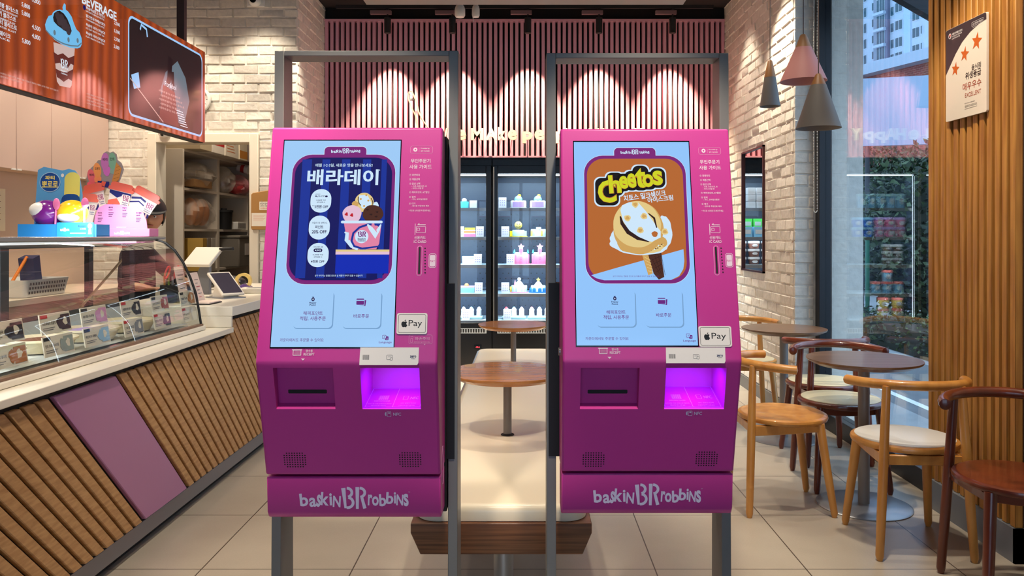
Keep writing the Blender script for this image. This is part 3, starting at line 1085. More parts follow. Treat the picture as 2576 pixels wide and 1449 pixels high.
def poster_snack(ink):
    B1, B2 = zk(1, 1370, 300), zk(1, 1370, 600)
    g, h = B1, B2
    x0, _, x1, y1 = box4(A1, 460, 440, 1578, 700)
    y0 = A2(900, 478)[1]
    ink.rrect(x0, y0, x1, y1, .050, S_ORANGE)
    # pale sweep across the foot
    pts = [h(530, 420), h(840, 330), h(1580, 124), h(1590, 260), h(1578, 350), h(1530, 430), h(1440, 474), h(680, 478), h(590, 455)]
    ink.poly(pts, S_BLUE2)

    def e(cx, cy, rx, ry, m_, w=.05, f=g, s=1):
        c, d = f(cx, cy), f(cx + rx, cy - ry)
        ink.blob(c[0], c[1], d[0] - c[0], d[1] - c[1], m_, w, 40, s)
    # cone
    ink.poly([h(1110, 190), h(1200, 190), h(1230, 400), h(1180, 420)], S_CREAM2)
    ink.poly([h(1180, 190), h(1320, 130), h(1362, 440), h(1300, 470), h(1240, 400)], S_CHOC)
    for i in range(5):
        ink.stroke([h(1208 + i * 16, 200 + i * 46), h(1330, 150 + i * 48)], .0012, S_CHOC2)
        ink.stroke([h(1130 + i * 12, 210 + i * 40), h(1205 + i * 8, 250 + i * 34)], .0014, S_CREAM)
    for i in range(4):
        ink.stroke([h(1322 - i * 34, 150 + i * 26), h(1372 - i * 22, 420 - i * 6)], .0010, S_CHOC2)
    # wafer skirt and melting edge
    e(1370, 1290, 70, 190, S_WHITE, .10, s=3)
    e(800, 1360, 52, 90, S_WHITE, .12, s=5)
    e(1090, 60, 330, 130, S_WHITE, .07, h, 6)
    e(1100, 45, 280, 130, S_CREAM2, .07, h, 7)
    e(1190, 110, 150, 60, S_CREAM, .12, h, 8)
    rdn = random.Random(5)
    for q in range(60):
        an = rdn.uniform(math.radians(200), math.radians(345))
        c = h(1100 + 262 * rdn.uniform(.55, 1.0) * math.cos(an), 45 - 122 * rdn.uniform(.55, 1.0) * math.sin(an))
        ink.ell(c[0], c[1], .0022, .0018, (S_CREAM, S_CHOC, S_WHITE)[q % 3], 7)
    e(1065, 1240, 275, 300, S_CREAM2, .02, s=9)
    e(1050, 1200, 262, 262, S_CREAM, .02, s=9)
    ink.poly([g(862, 1040), g(880, 985), g(960, 950), g(1060, 948), g(1150, 1050), g(1250, 1190), g(1320, 1280), g(1320, 1350), g(1220, 1400), g(1090, 1370),
              g(960, 1270), g(890, 1160)], S_WHITE)
    ink.stroke([g(860, 1110), g(880, 1190), g(950, 1290), g(1060, 1360), g(1190, 1400)], [.004, .010, .012, .010, .002], S_CHOC2)
    ink.stroke([g(1180, 1076), g(1245, 1130), g(1275, 1240)], [.003, .006, .003], S_CHOC2)
    for cx, cy in ((1030, 974), (942, 1130), (1130, 1108), (1088, 1268), (1366, 1284)):
        e(cx, cy, 36, 36, S_CREAM, .14, s=int(cx))
        e(cx, cy, 22, 20, S_CREAM2, .2, s=int(cy))
    e(1252, 1312, 33, 33, S_ORANGE, .1, s=2)
    # snack wordmark: white rim, black rim, yellow-green letters climbing to the right
    rot = math.radians(14)
    letters = [('C', 606, 700, 812, 960, .03), ('h', 728, 640, 868, 850, .03), ('e', 846, 650, 948, 800, .03), ('e', 938, 620, 1040, 790, .03),
               ('t', 1030, 560, 1150, 790, .03), ('o', 1110, 630, 1240, 780, .03), ('s', 1230, 590, 1340, 760, .03)]
    c0, c1 = g(606, 660), g(1340, 840)
    for grow, m_ in ((.0105, S_WHITE), (.0070, S_BLACK)):
        for ch, a, t, b_, q, _o in letters:
            xx0, yy0, xx1, yy1 = box4(g, a, t, b_, q)
            ink.rrect(xx0 - grow, yy0 - grow, xx1 + grow, yy1 + grow, .018, m_)
            ink.lay -= ink.step
        ink.up()
    for ch, a, t, b_, q, bo in letters:
        xx0, yy0, xx1, yy1 = box4(g, a, t, b_, q)
        ink.fit(ch, xx0, yy0, xx1, yy1, S_ORANGE, .05, rot=.06)
        ink.fit(ch, xx0 + .0006, yy0 + .001, xx1 - .0006, yy1, S_YEL, .03, rot=.06)
    ink.fit('치토스 밀크쉐이크', *box4(g, 896, 840, 1378, 912), S_WHITE, .02, rot=.14)
    ink.fit('아이스크림', *box4(g, 1170, 882, 1460, 944), S_WHITE, .02, rot=.12)
    ink.fit('상기 이미지는 연출된 컷으로 실 제품과 차이가 있을 수 있습니다', *box4(h, 776, 424, 1300, 442), S_TXT, .002)


def make_kiosk(k, label):
    t = thing('order_kiosk', label, 'kiosk', (KX[k], KY[k], 0), 0, 'self-order kiosks on grey frames')
    sg = 1 if k == 0 else -1
    # --- upper cabinet: closed prism with the lower face cut for two recesses
    L2 = (Vector((0, SM[0], SM[1])) - Vector((0, ED[0], ED[1]))).length

    def low(a, b):
        p = Vector((a, ED[0], ED[1])) + DN * b
        return (p.x, p.y, p.z)
    q = lambda px, py: on_plane(k, px, py, DN, ED)
    if k == 0:
        r1 = (q(686.4, 925.5), q(844.9, 1029))
        r2 = (q(905.6, 924), q(1059.5, 1027.5))
    else:
        r1 = (q(1461, 925.5), q(1606, 1029))
        r2 = (q(1676, 924), q(1822, 1026))
    h1 = (r1[0][0], r1[1][0] - .001, r1[0][1], r1[1][1])
    h2 = (r2[0][0], r2[1][0] - .001, r2[0][1], r2[1][1])
    mb = MB()
    e = .0
    xs = [-HW, h1[0], h1[1], h2[0], h2[1], HW]
    ys = sorted({0.0, round(h1[2], 5), round(h1[3], 5), L2})
    ys = [0.0, h1[2], h1[3], L2]
    h2 = (h2[0], h2[1], h1[2], h1[3])
    top = [(x, TP[0], TP[1]) for x in (-HW, HW)]
    bkt = [(x, BK, TP[1] - .004) for x in (-HW, HW)]
    bkb = [(x, BK, SM[1]) for x in (-HW, HW)]
    G = [[low(x, y) for x in xs] for y in ys]          # grid of the lower face: rows run down, columns across
    mb.add(G[0] + [top[1], top[0]], [tuple(range(8))])
    mb.add(top + bkt, [(0, 1, 3, 2)])
    mb.add(bkt + bkb, [(0, 1, 3, 2)])
    mb.add(G[3] + [bkb[1], bkb[0]], [tuple(range(8))])
    for c_, i_ in ((0, 0), (5, 1)):
        mb.add([G[r][c_] for r in range(4)] + [bkb[i_], bkt[i_], top[i_]], [tuple(range(7))])
    for i in range(5):
        for j in range(3):
            if j == 1 and i in (1, 3):
                continue
            mb.quad(G[j][i], G[j][i + 1], G[j + 1][i + 1], G[j + 1][i])
    body = mb
    bm_o = body.build('cabinet', M_MAG, t, fix=False)
    bmm = bmesh.new()
    bmm.from_mesh(bm_o.data)
    bmesh.ops.remove_doubles(bmm, verts=bmm.verts, dist=.0002)
    bmesh.ops.recalc_face_normals(bmm, faces=bmm.faces)
    bmm.to_mesh(bm_o.data)
    bmm.free()
    bm_o.data.set_sharp_from_angle(angle=math.radians(30))
    md = bm_o.modifiers.new('rounded_edges', 'BEVEL')
    md.width, md.segments, md.limit_method, md.angle_limit = .007, 3, 'ANGLE', math.radians(14)
    # --- recesses
    for nm, hh, dep, floor_drop in (('receipt_tray', h1, .042, 0), ('scanner_bay', h2, .17, 1)):
        a0, a1, b0, b1 = hh
        A, B_, C_, D_ = [Vector(low(a, b)) for a, b in ((a0, b0), (a1, b0), (a1, b1), (a0, b1))]
        if floor_drop == 0:
            inn = Vector((0, dep, -.010))
            bk = [v + Vector((0, dep * .8, 0)) for v in (A, B_)] + [v + Vector((0, dep * .55, .012)) for v in (C_, D_)]
        else:
            zb = .873
            bk = [Vector((A.x, .181, A.z + .002)), Vector((B_.x, .181, A.z + .002)), Vector((B_.x, .181, zb)), Vector((A.x, .181, zb))]
        mb = MB()
        f = [A, B_, C_, D_]
        for i in range(4):
            j = (i + 1) % 4
            mb.quad(f[i], f[j], bk[j], bk[i])
        mb.quad(*bk)
        ro = mb.build(nm, M_MAG, t)
        if floor_drop == 0:
            ex = Vector((1, 0, 0))
            ey = (bk[0] - bk[3]).normalized()
            ik = Ink(bk[3], ex, ey, lift=.0008)
            w, hgt = (bk[1] - bk[0]).length, (bk[0] - bk[3]).length
            xa, xb = (.17, .83) if k == 0 else (.14, .83)
            ik.rrect(w * xa - .001, hgt * .26 - .001, w * xb + .001, hgt * .26 + .0125, .003, M_MAG)
            ik.rrect(w * xa, hgt * .26, w * xb, hgt * .26 + .0115, .0025, P_BLACK)
            ik.build('paper_slot', None, ro, fix=False)
        else:
            ex = Vector((1, 0, 0))
            ey = (bk[3] - D_).normalized()
            ik = Ink(D_, ex, ey, lift=.0008)
            w, dp = (C_ - D_).length, (bk[3] - D_).length
            pv = mat('print_violet_white', rgb(226, 190, 255), .5)
            ik.outline(.004, .012, w - .004, dp - .002, .001, .0013, pv)
            ik.rect(w * .5 - .0008, .012, w * .5 + .0008, dp - .002, pv)
            for i in range(16):
                xx = w * .2 + i * .0018
                ik.rect(xx, dp * .42, xx + (.0012 if i % 3 else .0006), dp * .62, pv)
            ik.fit('BARCODE READER', w * .14, dp * .33, w * .42, dp * .38, pv, .008)
            ik.fit('바코드를 아래 방향으로 향하게', w * .05, dp * .20, w * .46, dp * .255, pv, .004)
            ik.fit('올려주세요', w * .12, dp * .12, w * .38, dp * .17, pv, .004)
            ik.outline(w * .63, dp * .42, w * .72, dp * .60, .002, .0013, pv)
            ik.fit('NFC', w * .76, dp * .44, w * .90, dp * .56, pv, .02)
            ik.fit('NFC 결제시 이곳에', w * .62, dp * .22, w * .88, dp * .28, pv, .004)
            ik.fit('대어주세요', w * .60, dp * .12, w * .88, dp * .17, pv, .004)
            ik.build('scanner_print', None, ro, fix=False)
            lc = .5 if k == 1 else .62
            strip = MB().box(A.x + w * (lc - .25), .06, A.z - .0045, A.x + w * (lc + .25), .072, A.z - .001)
            strip.build('led_strip', M_NEON, ro)
            lo = light('AREA', 'scanner_glow', (A.x + w * lc, .066, A.z - .006), 1.15, (.15, .02, 1.0), size=w * .5, size_y=.03)
            lo.parent = t
    # --- lower panel with the wordmark
    off = .004
    prof = [(SM[0] + off, SM[1] - .006), (FT[0], FT[1] + .022), (FT[0] + .010, FT[1] + .006), (FT[0] + .024, FT[1]), (BK, FT[1]), (BK, SM[1] - .006)]
    lp = MB().prism(prof, lambda y, z, a: (a, y, z), -HW + .001, HW - .001).build('base_panel', M_MAG, t, bevel=.004)
    d2 = (Vector((0, FT[0], FT[1] + .022)) - Vector((0, SM[0] + off, SM[1] - .006))).normalized()
    ik = Ink((0, SM[0] + off, SM[1] - .006), (1, 0, 0), -d2)
    c = (891, 1247) if k == 0 else (1628.5, 1245.5)
    xc = (c[0] - CX) * (KY[k] + .095) / FOC - KX[k]
    brand_mark(ik, xc - .155, -.0935, xc + .155, -.030, P_LAV)
    ik.fit('TM', xc + .154, -.046, xc + .159, -.043, P_LAV)
    ik.build('brand_lettering', None, lp, fix=False)
    # --- speaker grilles and contactless mark on the lower face
    for (sx, sy) in (((742, 1157), (1032, 1156)) if k == 0 else ((1493, 1156), (1777.5, 1154))):
        cx, cy = q(sx, sy)
        ik = Ink(Vector((0, ED[0], ED[1])), (1, 0, 0), -DN)
        for r in range(7):
            nn = 7 if r in (0, 6) else 9
            for i in range(nn):
                lay = ik.lay
                ik.ell(cx + (i - (nn - 1) / 2) * .0073, -cy + (r - 3) * .0071, .0021, .0021, P_BLACK, 10)
                ik.lay = lay
        ik.build('speaker_grille', None, t, fix=False)
    ik = Ink(Vector((0, ED[0], ED[1])), (1, 0, 0), -DN)
    nx, ny = q(*((1000, 1041.5) if k == 0 else (1757, 1039.5)))
    ik.fit('NFC', nx - .012, -ny - .005, nx + .010, -ny + .0045, P_LAV, .012)
    ik.outline(nx - .029, -ny - .0078, nx - .0175, -ny + .0078, .002, .0011, P_LAV)
    ik.rect(nx - .0258, -ny + .0012, nx - .0205, -ny + .005, P_LAV)
    ik.ell(nx - .031, -ny, .0042, .0062, P_LAV, a0=90, a1=270)
    ik.build('contactless_print', None, t, fix=False)
    # --- the display, its picture and the printed guide
    D = UP
    nrm = Vector((0, -UP.z, UP.y))
    cpt = Vector((0, ED[0], ED[1])) + UP * ((ST0 + ST1) / 2) + Vector(((SX0 + SX1) / 2, 0, 0))
    scr = MB().obox(cpt - nrm * .004, Vector(((SX1 - SX0) / 2 + .0025, 0, 0)), UP * ((ST1 - ST0) / 2 + .0035), nrm * .0048).build('screen', M_SCRBLK, t)
    ink = face_ink(lift=.0012)
    home_screen(k, ink, S_BLUE1 if k == 0 else S_BLUE2)
    ink.build('home_page', None, scr, fix=False)
    ink2 = face_ink(lift=ink.lay + .0004)
    (poster_day if k == 0 else poster_snack)(ink2)
    ink2.build('advert_picture', None, scr, fix=False)
    common_prints(k, t)
    if k == 0:
        sheet = face_ink()
        damage_note(sheet)
        sheet.build('damage_notice', None, t, fix=False)
    # --- contactless-pay sticker
    h = A2
    x0, y0, x1, y1 = box4(h, 1618, 850, 1974, 1090)
    if k == 1:
        a = zk(1, 1370, 600)
        x0, y0, x1, y1 = box4(a, 1760, 998, 2122, 1234)
    ik = face_ink(lift=.0022)
    ik.rrect(x0, y0, x1, y1, .006, M_CARD)
    ik.outline(x0 + .004, y0 + .0035, x1 - .004, y1 - .0035, .005, .0011, P_BLACK)
    w, hg = x1 - x0, y1 - y0
    ik.fit('Pay', x0 + w * .39, y0 + hg * .29, x0 + w * .83, y0 + hg * .67, P_BLACK, .0)
    cx, cy = x0 + w * .255, y0 + hg * .475
    R = hg * .125
    ik.poly([(cx - R * .05, cy + R * .85), (cx - R * .55, cy + R * 1.02), (cx - R * 1.05, cy + R * .7), (cx - R * 1.22, cy), (cx - R * .98, cy - R * .8), (cx - R * .5, cy - R * 1.28),
             (cx, cy - R * 1.12), (cx + R * .5, cy - R * 1.28), (cx + R * .92, cy - R * .8), (cx + R * 1.1, cy - R * .45), (cx + R * .74, cy - R * .05), (cx + R * .72, cy + R * .35),
             (cx + R * 1.0, cy + R * .72), (cx + R * .55, cy + R * 1.02)], P_BLACK)
    ik.poly([(cx + R * .02, cy + R * 1.0), (cx + R * .05, cy + R * 1.42), (cx + R * .48, cy + R * 1.78), (cx + R * .46, cy + R * 1.35)], P_BLACK)
    ik.build('payment_sticker', None, t, fix=False)
    # --- paper label above the scanner
    x0, y0, x1, y1 = box4(h, 1196, 1242, 1874, 1440) if k == 0 else box4(zk(1, 1370, 600), 1384, 1242, 2052, 1440)
    y0 = -.006
    ik = face_ink(lift=.0018)
    w, hg = x1 - x0, y1 - y0
    ik.poly([(x0, y0), (x1 - .003, y0), (x1, y0 + .006), (x1 + .0005, y1), (x0 + .0008, y1)], M_CARD)
    for i in range(13):
        xx = x0 + w * .05 + i * w * .009
        ik.rect(xx, y0 + hg * .30, xx + w * (.006 if i % 4 else .003), y0 + hg * .58, P_GREYT)
    ik.outline(x0 + w * .455, y0 + hg * .30, x0 + w * .56, y0 + hg * .57, .003, .0008, P_GREYT)
    ik.ell(x0 + w * .54, y0 + hg * .34, .004, .004, P_GREYT)
    ik.ell(x0 + w * .54, y0 + hg * .34, .003, .003, M_CARD)
    ik.rect(x0 + w * .48, y0 + hg * .46, x0 + w * .54, y0 + hg * .475, P_GREYT)
    ik.fit('zero', x0 + w * .855, y0 + hg * .42, x0 + w * .96, y0 + hg * .54, P_NAVY, .02)
    ik.fit('제로페이', x0 + w * .875, y0 + hg * .33, x0 + w * .945, y0 + hg * .385, P_NAVY, .01)
    ik.build('paper_label', None, t, fix=False)
    # --- rear housing and the grey frame it hangs in
    MB().box(-HW + .012, BK, .50, HW + .006 if k == 0 else HW - .012, BK + .10, 1.62).build('rear_housing', M_BLACKM, t, bevel=.004)
    mb = MB().box(-.262 if k == 0 else -.280, BK + .005, SM[1] + .01, .276 if k == 0 else .262, BK + .07, 1.18)
    mb.build('mounting_plate', M_BLACKM, t)
    fx0, fx1 = (-.271, .285) if k == 0 else (-.286, .272)
    pw_ = .0285
    f0, f1, b0, b1 = .200, .238, .335, .325
    ztop = 1.884
    mb = MB()
    for xa, xb in ((fx0, fx0 + pw_), (fx1 - pw_, fx1)):
        pr = [(f0, 0), (b0, 0), (b1, ztop), (f1, ztop)]
        mb.prism(pr, lambda y, z, a: (a, y, z), xa, xb)
    mb.build('stand_frame', M_FRAME, t, bevel=.0015, seg=1)
    MB().box(fx0 + pw_, f1 + .0, ztop - .016, fx1 - pw_, b1, ztop).build('top_bar', M_FRAME, t, bevel=.0015, seg=1)
    if k == 0:
        mb = MB()
        pts = [Vector((HW + .0008, .135 + .028 * math.cos(a), .66 + .055 * math.sin(a))) for a in [math.tau * i / 28 for i in range(29)]]
        mb.tube(pts, .0009, 6)
        mb.build('side_emblem', P_PALE, t)
    else:
        MB().cyl((-HW - .006, .13, .985), (-HW + .01, .13, .985), .012, n=20).build('key_lock', M_ALU, t, bevel=.002)
    return t


make_kiosk(0, 'magenta self-order kiosk with a royal blue poster of an ice-cream cup on its screen')
make_kiosk(1, 'magenta self-order kiosk with a caramel poster of a melting cone on its screen')
# ================================================================ track spots, wall lettering, coolers
for i, px in enumerate(TRACK):
    x = (px - CX) * 7.28 / FOC
    nm = ['leftmost', 'second', 'middle', 'fourth', 'rightmost'][i]
    lab = ['black track spot lamp at the left end of the row above the pink slats', 'black track spot lamp second along the pink slats, beside two white nozzles', 'black track spot lamp in the middle of the row above the pink slats',
           'black track spot lamp fourth along the pink slats, over the caramel-screen kiosk', 'black track spot lamp at the right end of the row above the pink slats'][i]
    t = thing('track_spotlight', lab, 'spotlight', (x, 7.28, 3.20), 0, 'track spots washing the slat wall')
    MB().cyl((0, 0, 0), (0, 0, .145), .031, n=24).build('lamp_barrel', M_BLACKM, t, bevel=.003)
    MB().lathe([(.024, .012), (.024, .002), (0, .002)], (0, 0, 0), 20).build('lens', mat('spot_lens', (1, .85, .6, 1), .3, emit=(1, .8, .55, 1), estr=4), t)
    MB().cyl((0, 0, .145), (0, 0, .185), .008, n=10).build('swivel', M_BLACKM, t)
    MB().box(-.16, -.02, .175, .035, .02, .21).build('adapter', mat('adapter_grey', rgb(120, 92, 96), .5), t, bevel=.002)
    MB().box(-.012, -.012, .21, .012, .012, CEIL - 3.2).build('drop_rod', M_BLACKM, t)
tag(MB().box(-1.75, 7.265, 3.43, 1.75, 7.295, 3.46).build('light_track', M_BLACKM), 'long black lighting track the five spot lamps hang from', 'light track')
for i, px in enumerate((1157, 1197)):
    p = at(px, 30, 6.7)
    lab = ('larger white ceiling nozzle behind the second track spot', 'smaller white ceiling nozzle with a thin cable behind the second track spot')[i]
    t = thing('ceiling_nozzle', lab, 'nozzle', p, 0, 'white nozzles on the dark ceiling')
    r = .045 - .012 * i
    MB().lathe([(r * .8, .05), (r, .02), (r, -.03), (r * .8, -.045), (r * .5, -.045), (0, -.03)], (0, 0, 0), 20).build('body', M_WHITE, t)
    MB().cyl((0, 0, .04), (0, 0, CEIL - p.z), r * .6, n=12).build('stem', M_WHITE, t)
    if i:
        MB().tube([(0.03 - .06, 0, .03), (-.03, -.02, -.03), (-.015, -.02, -.09)], .003, 6).build('cable', M_WHITE, t)

# lettering on the slats
sg = thing('wall_lettering', 'cream raised letters spelling a cheerful slogan on the pink slats', 'wall sign', (0, 7.425, 2.228))
M_LET = mat('letter_cream', rgb(255, 240, 214), .5)
LET = [('W', 1112, 30), ('e', 1160, 25), ('M', 1200, 31), ('A', 1236, 29), ('k', 1263, 21), ('e', 1289, 23), ('p', 1327, 26), ('e', 1357, 25), ('o', 1385, 24), ('p', 1409, 24), ('L', 1429, 16),
       ('e', 1460, 25), ('H', 1494, 26), ('A', 1518, 27), ('p', 1546, 26), ('p', 1575, 26), ('Y', 1606, 27)]
k = 7.425 / FOC
for i, (ch, px, w) in enumerate(LET):
    vs, fs, tx, ty, tw, th = text_mesh(ch, .045)
    hgt = {'k': .122, 'p': .110, 'e': .098, 'o': .098}.get(ch, .112)
    drop = -.03 if ch == 'p' else 0
    x0, wd = (px - w / 2 - CX) * k, w * k
    me = MB()
    n = len(vs)
    P = [((v[0] - tx) / tw * wd + x0, (v[1] - ty) / th * hgt + drop) for v in vs]
    me.add([(a, 0, b) for a, b in P], fs)
    cnt = {}
    for f in fs:
        for a, b in zip(f, f[1:] + f[:1]):
            cnt.setdefault((min(a, b), max(a, b)), []).append((a, b))
    edge = [v[0] for v in cnt.values() if len(v) == 1]
    me.add([(a, 0, b) for a, b in P] + [(a, .03, b) for a, b in P], [(a, b, n + b, n + a) for a, b in edge])
    lo = me.build('letter', M_LET, sg, fix=False)
    MB().cyl((x0 + wd / 2, .02, hgt * .45 + drop), (x0 + wd / 2, .10, hgt * .45 + drop), .005, n=8).build('standoff', M_LET, lo)

# looped cord hooked on the slats
c = thing('looped_cord', 'thin beige looped cord hanging on the pink slats above the blue-screen kiosk', 'cord', at(1034, 232, 7.45))
o = at(1034, 232, 7.45)
pts = [at(x, y, 7.45) - o for x, y in ((1034, 240), (1031, 236), (1029, 232), (1032, 229), (1037, 231), (1040, 238), (1045, 250), (1050, 268), (1054, 284), (1062, 300), (1070, 312), (1080, 326))]
MB().tube(pts, .006, 8).build('loop', mat('cord_beige', rgb(222, 190, 140), .7), c)
pts = [at(x, y, 7.46) - o for x, y in ((1027, 234), (1028, 250), (1034, 268), (1042, 284), (1048, 300), (1052, 330))]
MB().tube(pts, .005, 8).build('tail', mat('cord_beige', rgb(222, 190, 140), .7), c)
MB().lathe([(.018, -.01), (.02, 0), (.018, .01)], pts[1] + Vector((.03, 0, .0)), 12).build('ring', M_ALU, c)

# ---------------------------------------------------------------- glass-door coolers along the back wall
UX = [-1.825, -1.068, -.311, .446, 1.203]
UW = .757
FY = 7.47
SHELF_PX = [805, 738, 666, 596, 523]
SHZ = [EYE - (p - CY) * (FY + .12) / FOC for p in SHELF_PX]
M_LIN = mat('cooler_liner', rgb(56, 66, 88), .4)
N, L, b = nodes(M_LIN)          # perforated sheet: staggered round holes
tc = N.new('ShaderNodeTexCoord')
sep = N.new('ShaderNodeSeparateXYZ')
L.new(tc.outputs['Object'], sep.inputs[0])
fx = mth('SUBTRACT', mth('FRACT', mth('DIVIDE', sep.outputs[0], .058)), .5)
fz = mth('SUBTRACT', mth('FRACT', mth('DIVIDE', sep.outputs[2], .11)), .5)
fx2 = mth('SUBTRACT', mth('FRACT', mth('ADD', mth('DIVIDE', sep.outputs[0], .058), .5)), .5)
fz2 = mth('SUBTRACT', mth('FRACT', mth('ADD', mth('DIVIDE', sep.outputs[2], .11), .5)), .5)


def hole_at(u, v):
    return mth('LESS_THAN', mth('ADD', mth('POWER', mth('MULTIPLY', u, .058), 2.0), mth('POWER', mth('MULTIPLY', v, .11), 2.0)), .0058 ** 2)


hol = mth('MULTIPLY', mth('MAXIMUM', hole_at(fx, fz), hole_at(fx2, fz2)), mth('LESS_THAN', sep.outputs[2], 1.62))
mh = N.new('ShaderNodeMix')
mh.data_type = 'RGBA'
mh.inputs['A'].default_value = rgb(56, 66, 88)
mh.inputs['B'].default_value = rgb(8, 8, 12)
L.new(hol, mh.inputs['Factor'])
L.new(mh.outputs['Result'], b.inputs['Base Color'])
M_CLED = mat('cooler_led', (1, 1, 1, 1), .4, emit=(.78, .92, 1, 1), estr=7)
M_SHELFW = mat('cooler_shelf', rgb(206, 226, 236), .35)


def make_cooler(i, label):
    t = thing('display_cooler', label, 'display cooler', (UX[i], FY, 0), 0, 'black glass-door coolers along the back wall')
    w = UW - .004
    x0, x1 = .055, w - .055
    zb, zt = SHZ[0] - .015, 1.915
    mb = MB()
    mb.box(0, .03, 0, w, .65, zb - .02).box(0, .03, zt + .02, w, .65, 2.055).box(0, .03, zb - .02, .03, .65, zt + .02).box(w - .03, .03, zb - .02, w, .65, zt + .02).box(.03, .6, zb - .02, w - .03, .65, zt + .02)
    mb.build('carcass', M_BLACK, t, bevel=.003, seg=1)
    MB().quad((.03, .598, zb), (w - .03, .598, zb), (w - .03, .598, zt), (.03, .598, zt)).quad((.032, .04, zb), (.032, .598, zb), (.032, .598, zt), (.032, .04, zt)) \
        .quad((w - .032, .04, zb), (w - .032, .598, zb), (w - .032, .598, zt), (w - .032, .04, zt)).build('liner', M_LIN, t)
    for z in SHZ:
        s = MB().box(.034, .09, z - .012, w - .034, .58, z).build('shelf', M_SHELFW, t)
        MB().box(.034, .078, z - .03, w - .034, .09, z - .002).build('price_rail', M_ALU, s)
        MB().box(.06, .10, z - .019, w - .06, .112, z - .0125).build('led_strip', M_CLED, s)
    MB().box(.05, .055, zt - .018, w - .05, .07, zt - .006).build('led_strip', M_CLED, t)
    for x in (.040, w - .044):
        MB().box(x, .05, zb + .02, x + .006, .06, zt - .02).build('led_strip', M_CLED, t)
    mb = MB()
    mb.box(.004, 0, zb - .045, x0, .03, zt + .075).box(x1, 0, zb - .045, w - .004, .03, zt + .075).box(x0, 0, zt, x1, .03, zt + .075).box(x0, 0, zb - .045, x1, .03, zb)
    d = mb.build('door_frame', M_BLACK, t, bevel=.003, seg=1)
    MB().box(x0, .010, zb, x1, .016, zt).build('pane', M_FRIDGEGLASS, d)
    MB().box(.012, -.012, zb - .03, .020, 0, zt + .06).build('door_handle', M_ALU, d, bevel=.002)
    for q in range(16):
        pass
    mb = MB().box(.05, .002, zb - .10, w - .05, .028, zb - .05)
    g = mb.build('grille', mat('grille_white', rgb(196, 206, 214), .4), t)
    ik = Ink((.05, .001, zb - .10), (1, 0, 0), (0, 0, 1))
    for q in range(26):
        ik.rect(.010 + q * .0245, .008, .024 + q * .0245, .042, P_BLACK)
        ik.lay -= ik.step
    ik.build('grille_slot', None, g, fix=False)
    if i == 1:
        dp = MB().box(w - .17, .005, .245, w - .10, .03, .275).build('temperature_display', M_SCRBLK, t)
        ik = Ink((w - .17, .0048, .245), (1, 0, 0), (0, 0, 1))
        ik.fit('-20.6', .016, .008, .056, .022, mat('led_red', (0, 0, 0, 1), .5, emit=(1, .05, .08, 1), estr=2.5), .02)
        ik.build('digits', None, dp, fix=False)
    for z, top in zip(SHZ, SHZ[1:] + [1.905]):
        if i == 0 or (i == 4 and z in (SHZ[0],)):
            continue
        lo = light('AREA', 'cooler_glow', (w / 2, .12, top - .035), 5.0, (.60, .84, 1.0), size=.58, size_y=.03)
        lo.parent = t
        lo.rotation_euler = (math.radians(24), 0, 0)
    return t


CO = [make_cooler(0, 'black glass-door cooler in the left corner, hidden behind the blue-screen kiosk'), make_cooler(1, 'black glass-door cooler with a red temperature readout, left of the middle gap'),
      make_cooler(2, 'black glass-door cooler holding star and smiley cakes between the kiosks'), make_cooler(3, 'black glass-door cooler stocked with tubs, mirrored in the window pane'),
      make_cooler(4, 'black glass-door cooler of cartons, mirrored in the brick wall mirror')]
tag(MB().box(-AX, FY - .02, 2.056, AX, FY + .08, 2.064).build('cooler_cap_strip', M_BLACK), 'thin black strip along the tops of the coolers', 'trim strip')

# ---------------------------------------------------------------- what stands in the coolers
HUES = {'white': rgb(244, 240, 240), 'pink': rgb(240, 130, 170), 'teal': rgb(70, 196, 208), 'yellow': rgb(248, 214, 40), 'blue': rgb(30, 110, 220), 'lilac': rgb(206, 160, 214), 'mint': rgb(190, 232, 232),
        'orange': rgb(244, 150, 70), 'brown': rgb(92, 54, 44), 'pale_blue': rgb(150, 206, 236), 'green': rgb(60, 170, 60), 'gold': rgb(238, 200, 90), 'red': rgb(220, 66, 76), 'rose': rgb(240, 120, 110)}
HM = {k_: mat('pack_' + k_, v, .45) for k_, v in HUES.items()}


def shelf_at(px, row, y=FY + .2):
    return Vector(((px - CX) * y / FOC, y, SHZ[row]))


_card = None


def price_card(px, row, label, h=.105, y=FY + .135):
    global _card
    p = shelf_at(px, row, y)
    if _card is None:
        t = thing('price_card', label, 'price card', p, 0, 'white price cards in the coolers')
        MB().obox((0, .008, .052), (.038, 0, 0), (0, .0015, 0), (0, .012, .051)).build('card', M_CARD, t)
        ik = Ink((-.038, -.0055, .003), (1, 0, 0), (0, .23, 1))
        for r in range(3):
            for q in range(3):
                ik.rect(.012 + q * .02, .022 + r * .022, .022 + q * .02, .030 + r * .022, mat('print_lilac', rgb(170, 150, 200), .5))
        ik.build('card_print', None, t, fix=False)
        _card = t
        return t
    return dup(_card, p, 0, label)


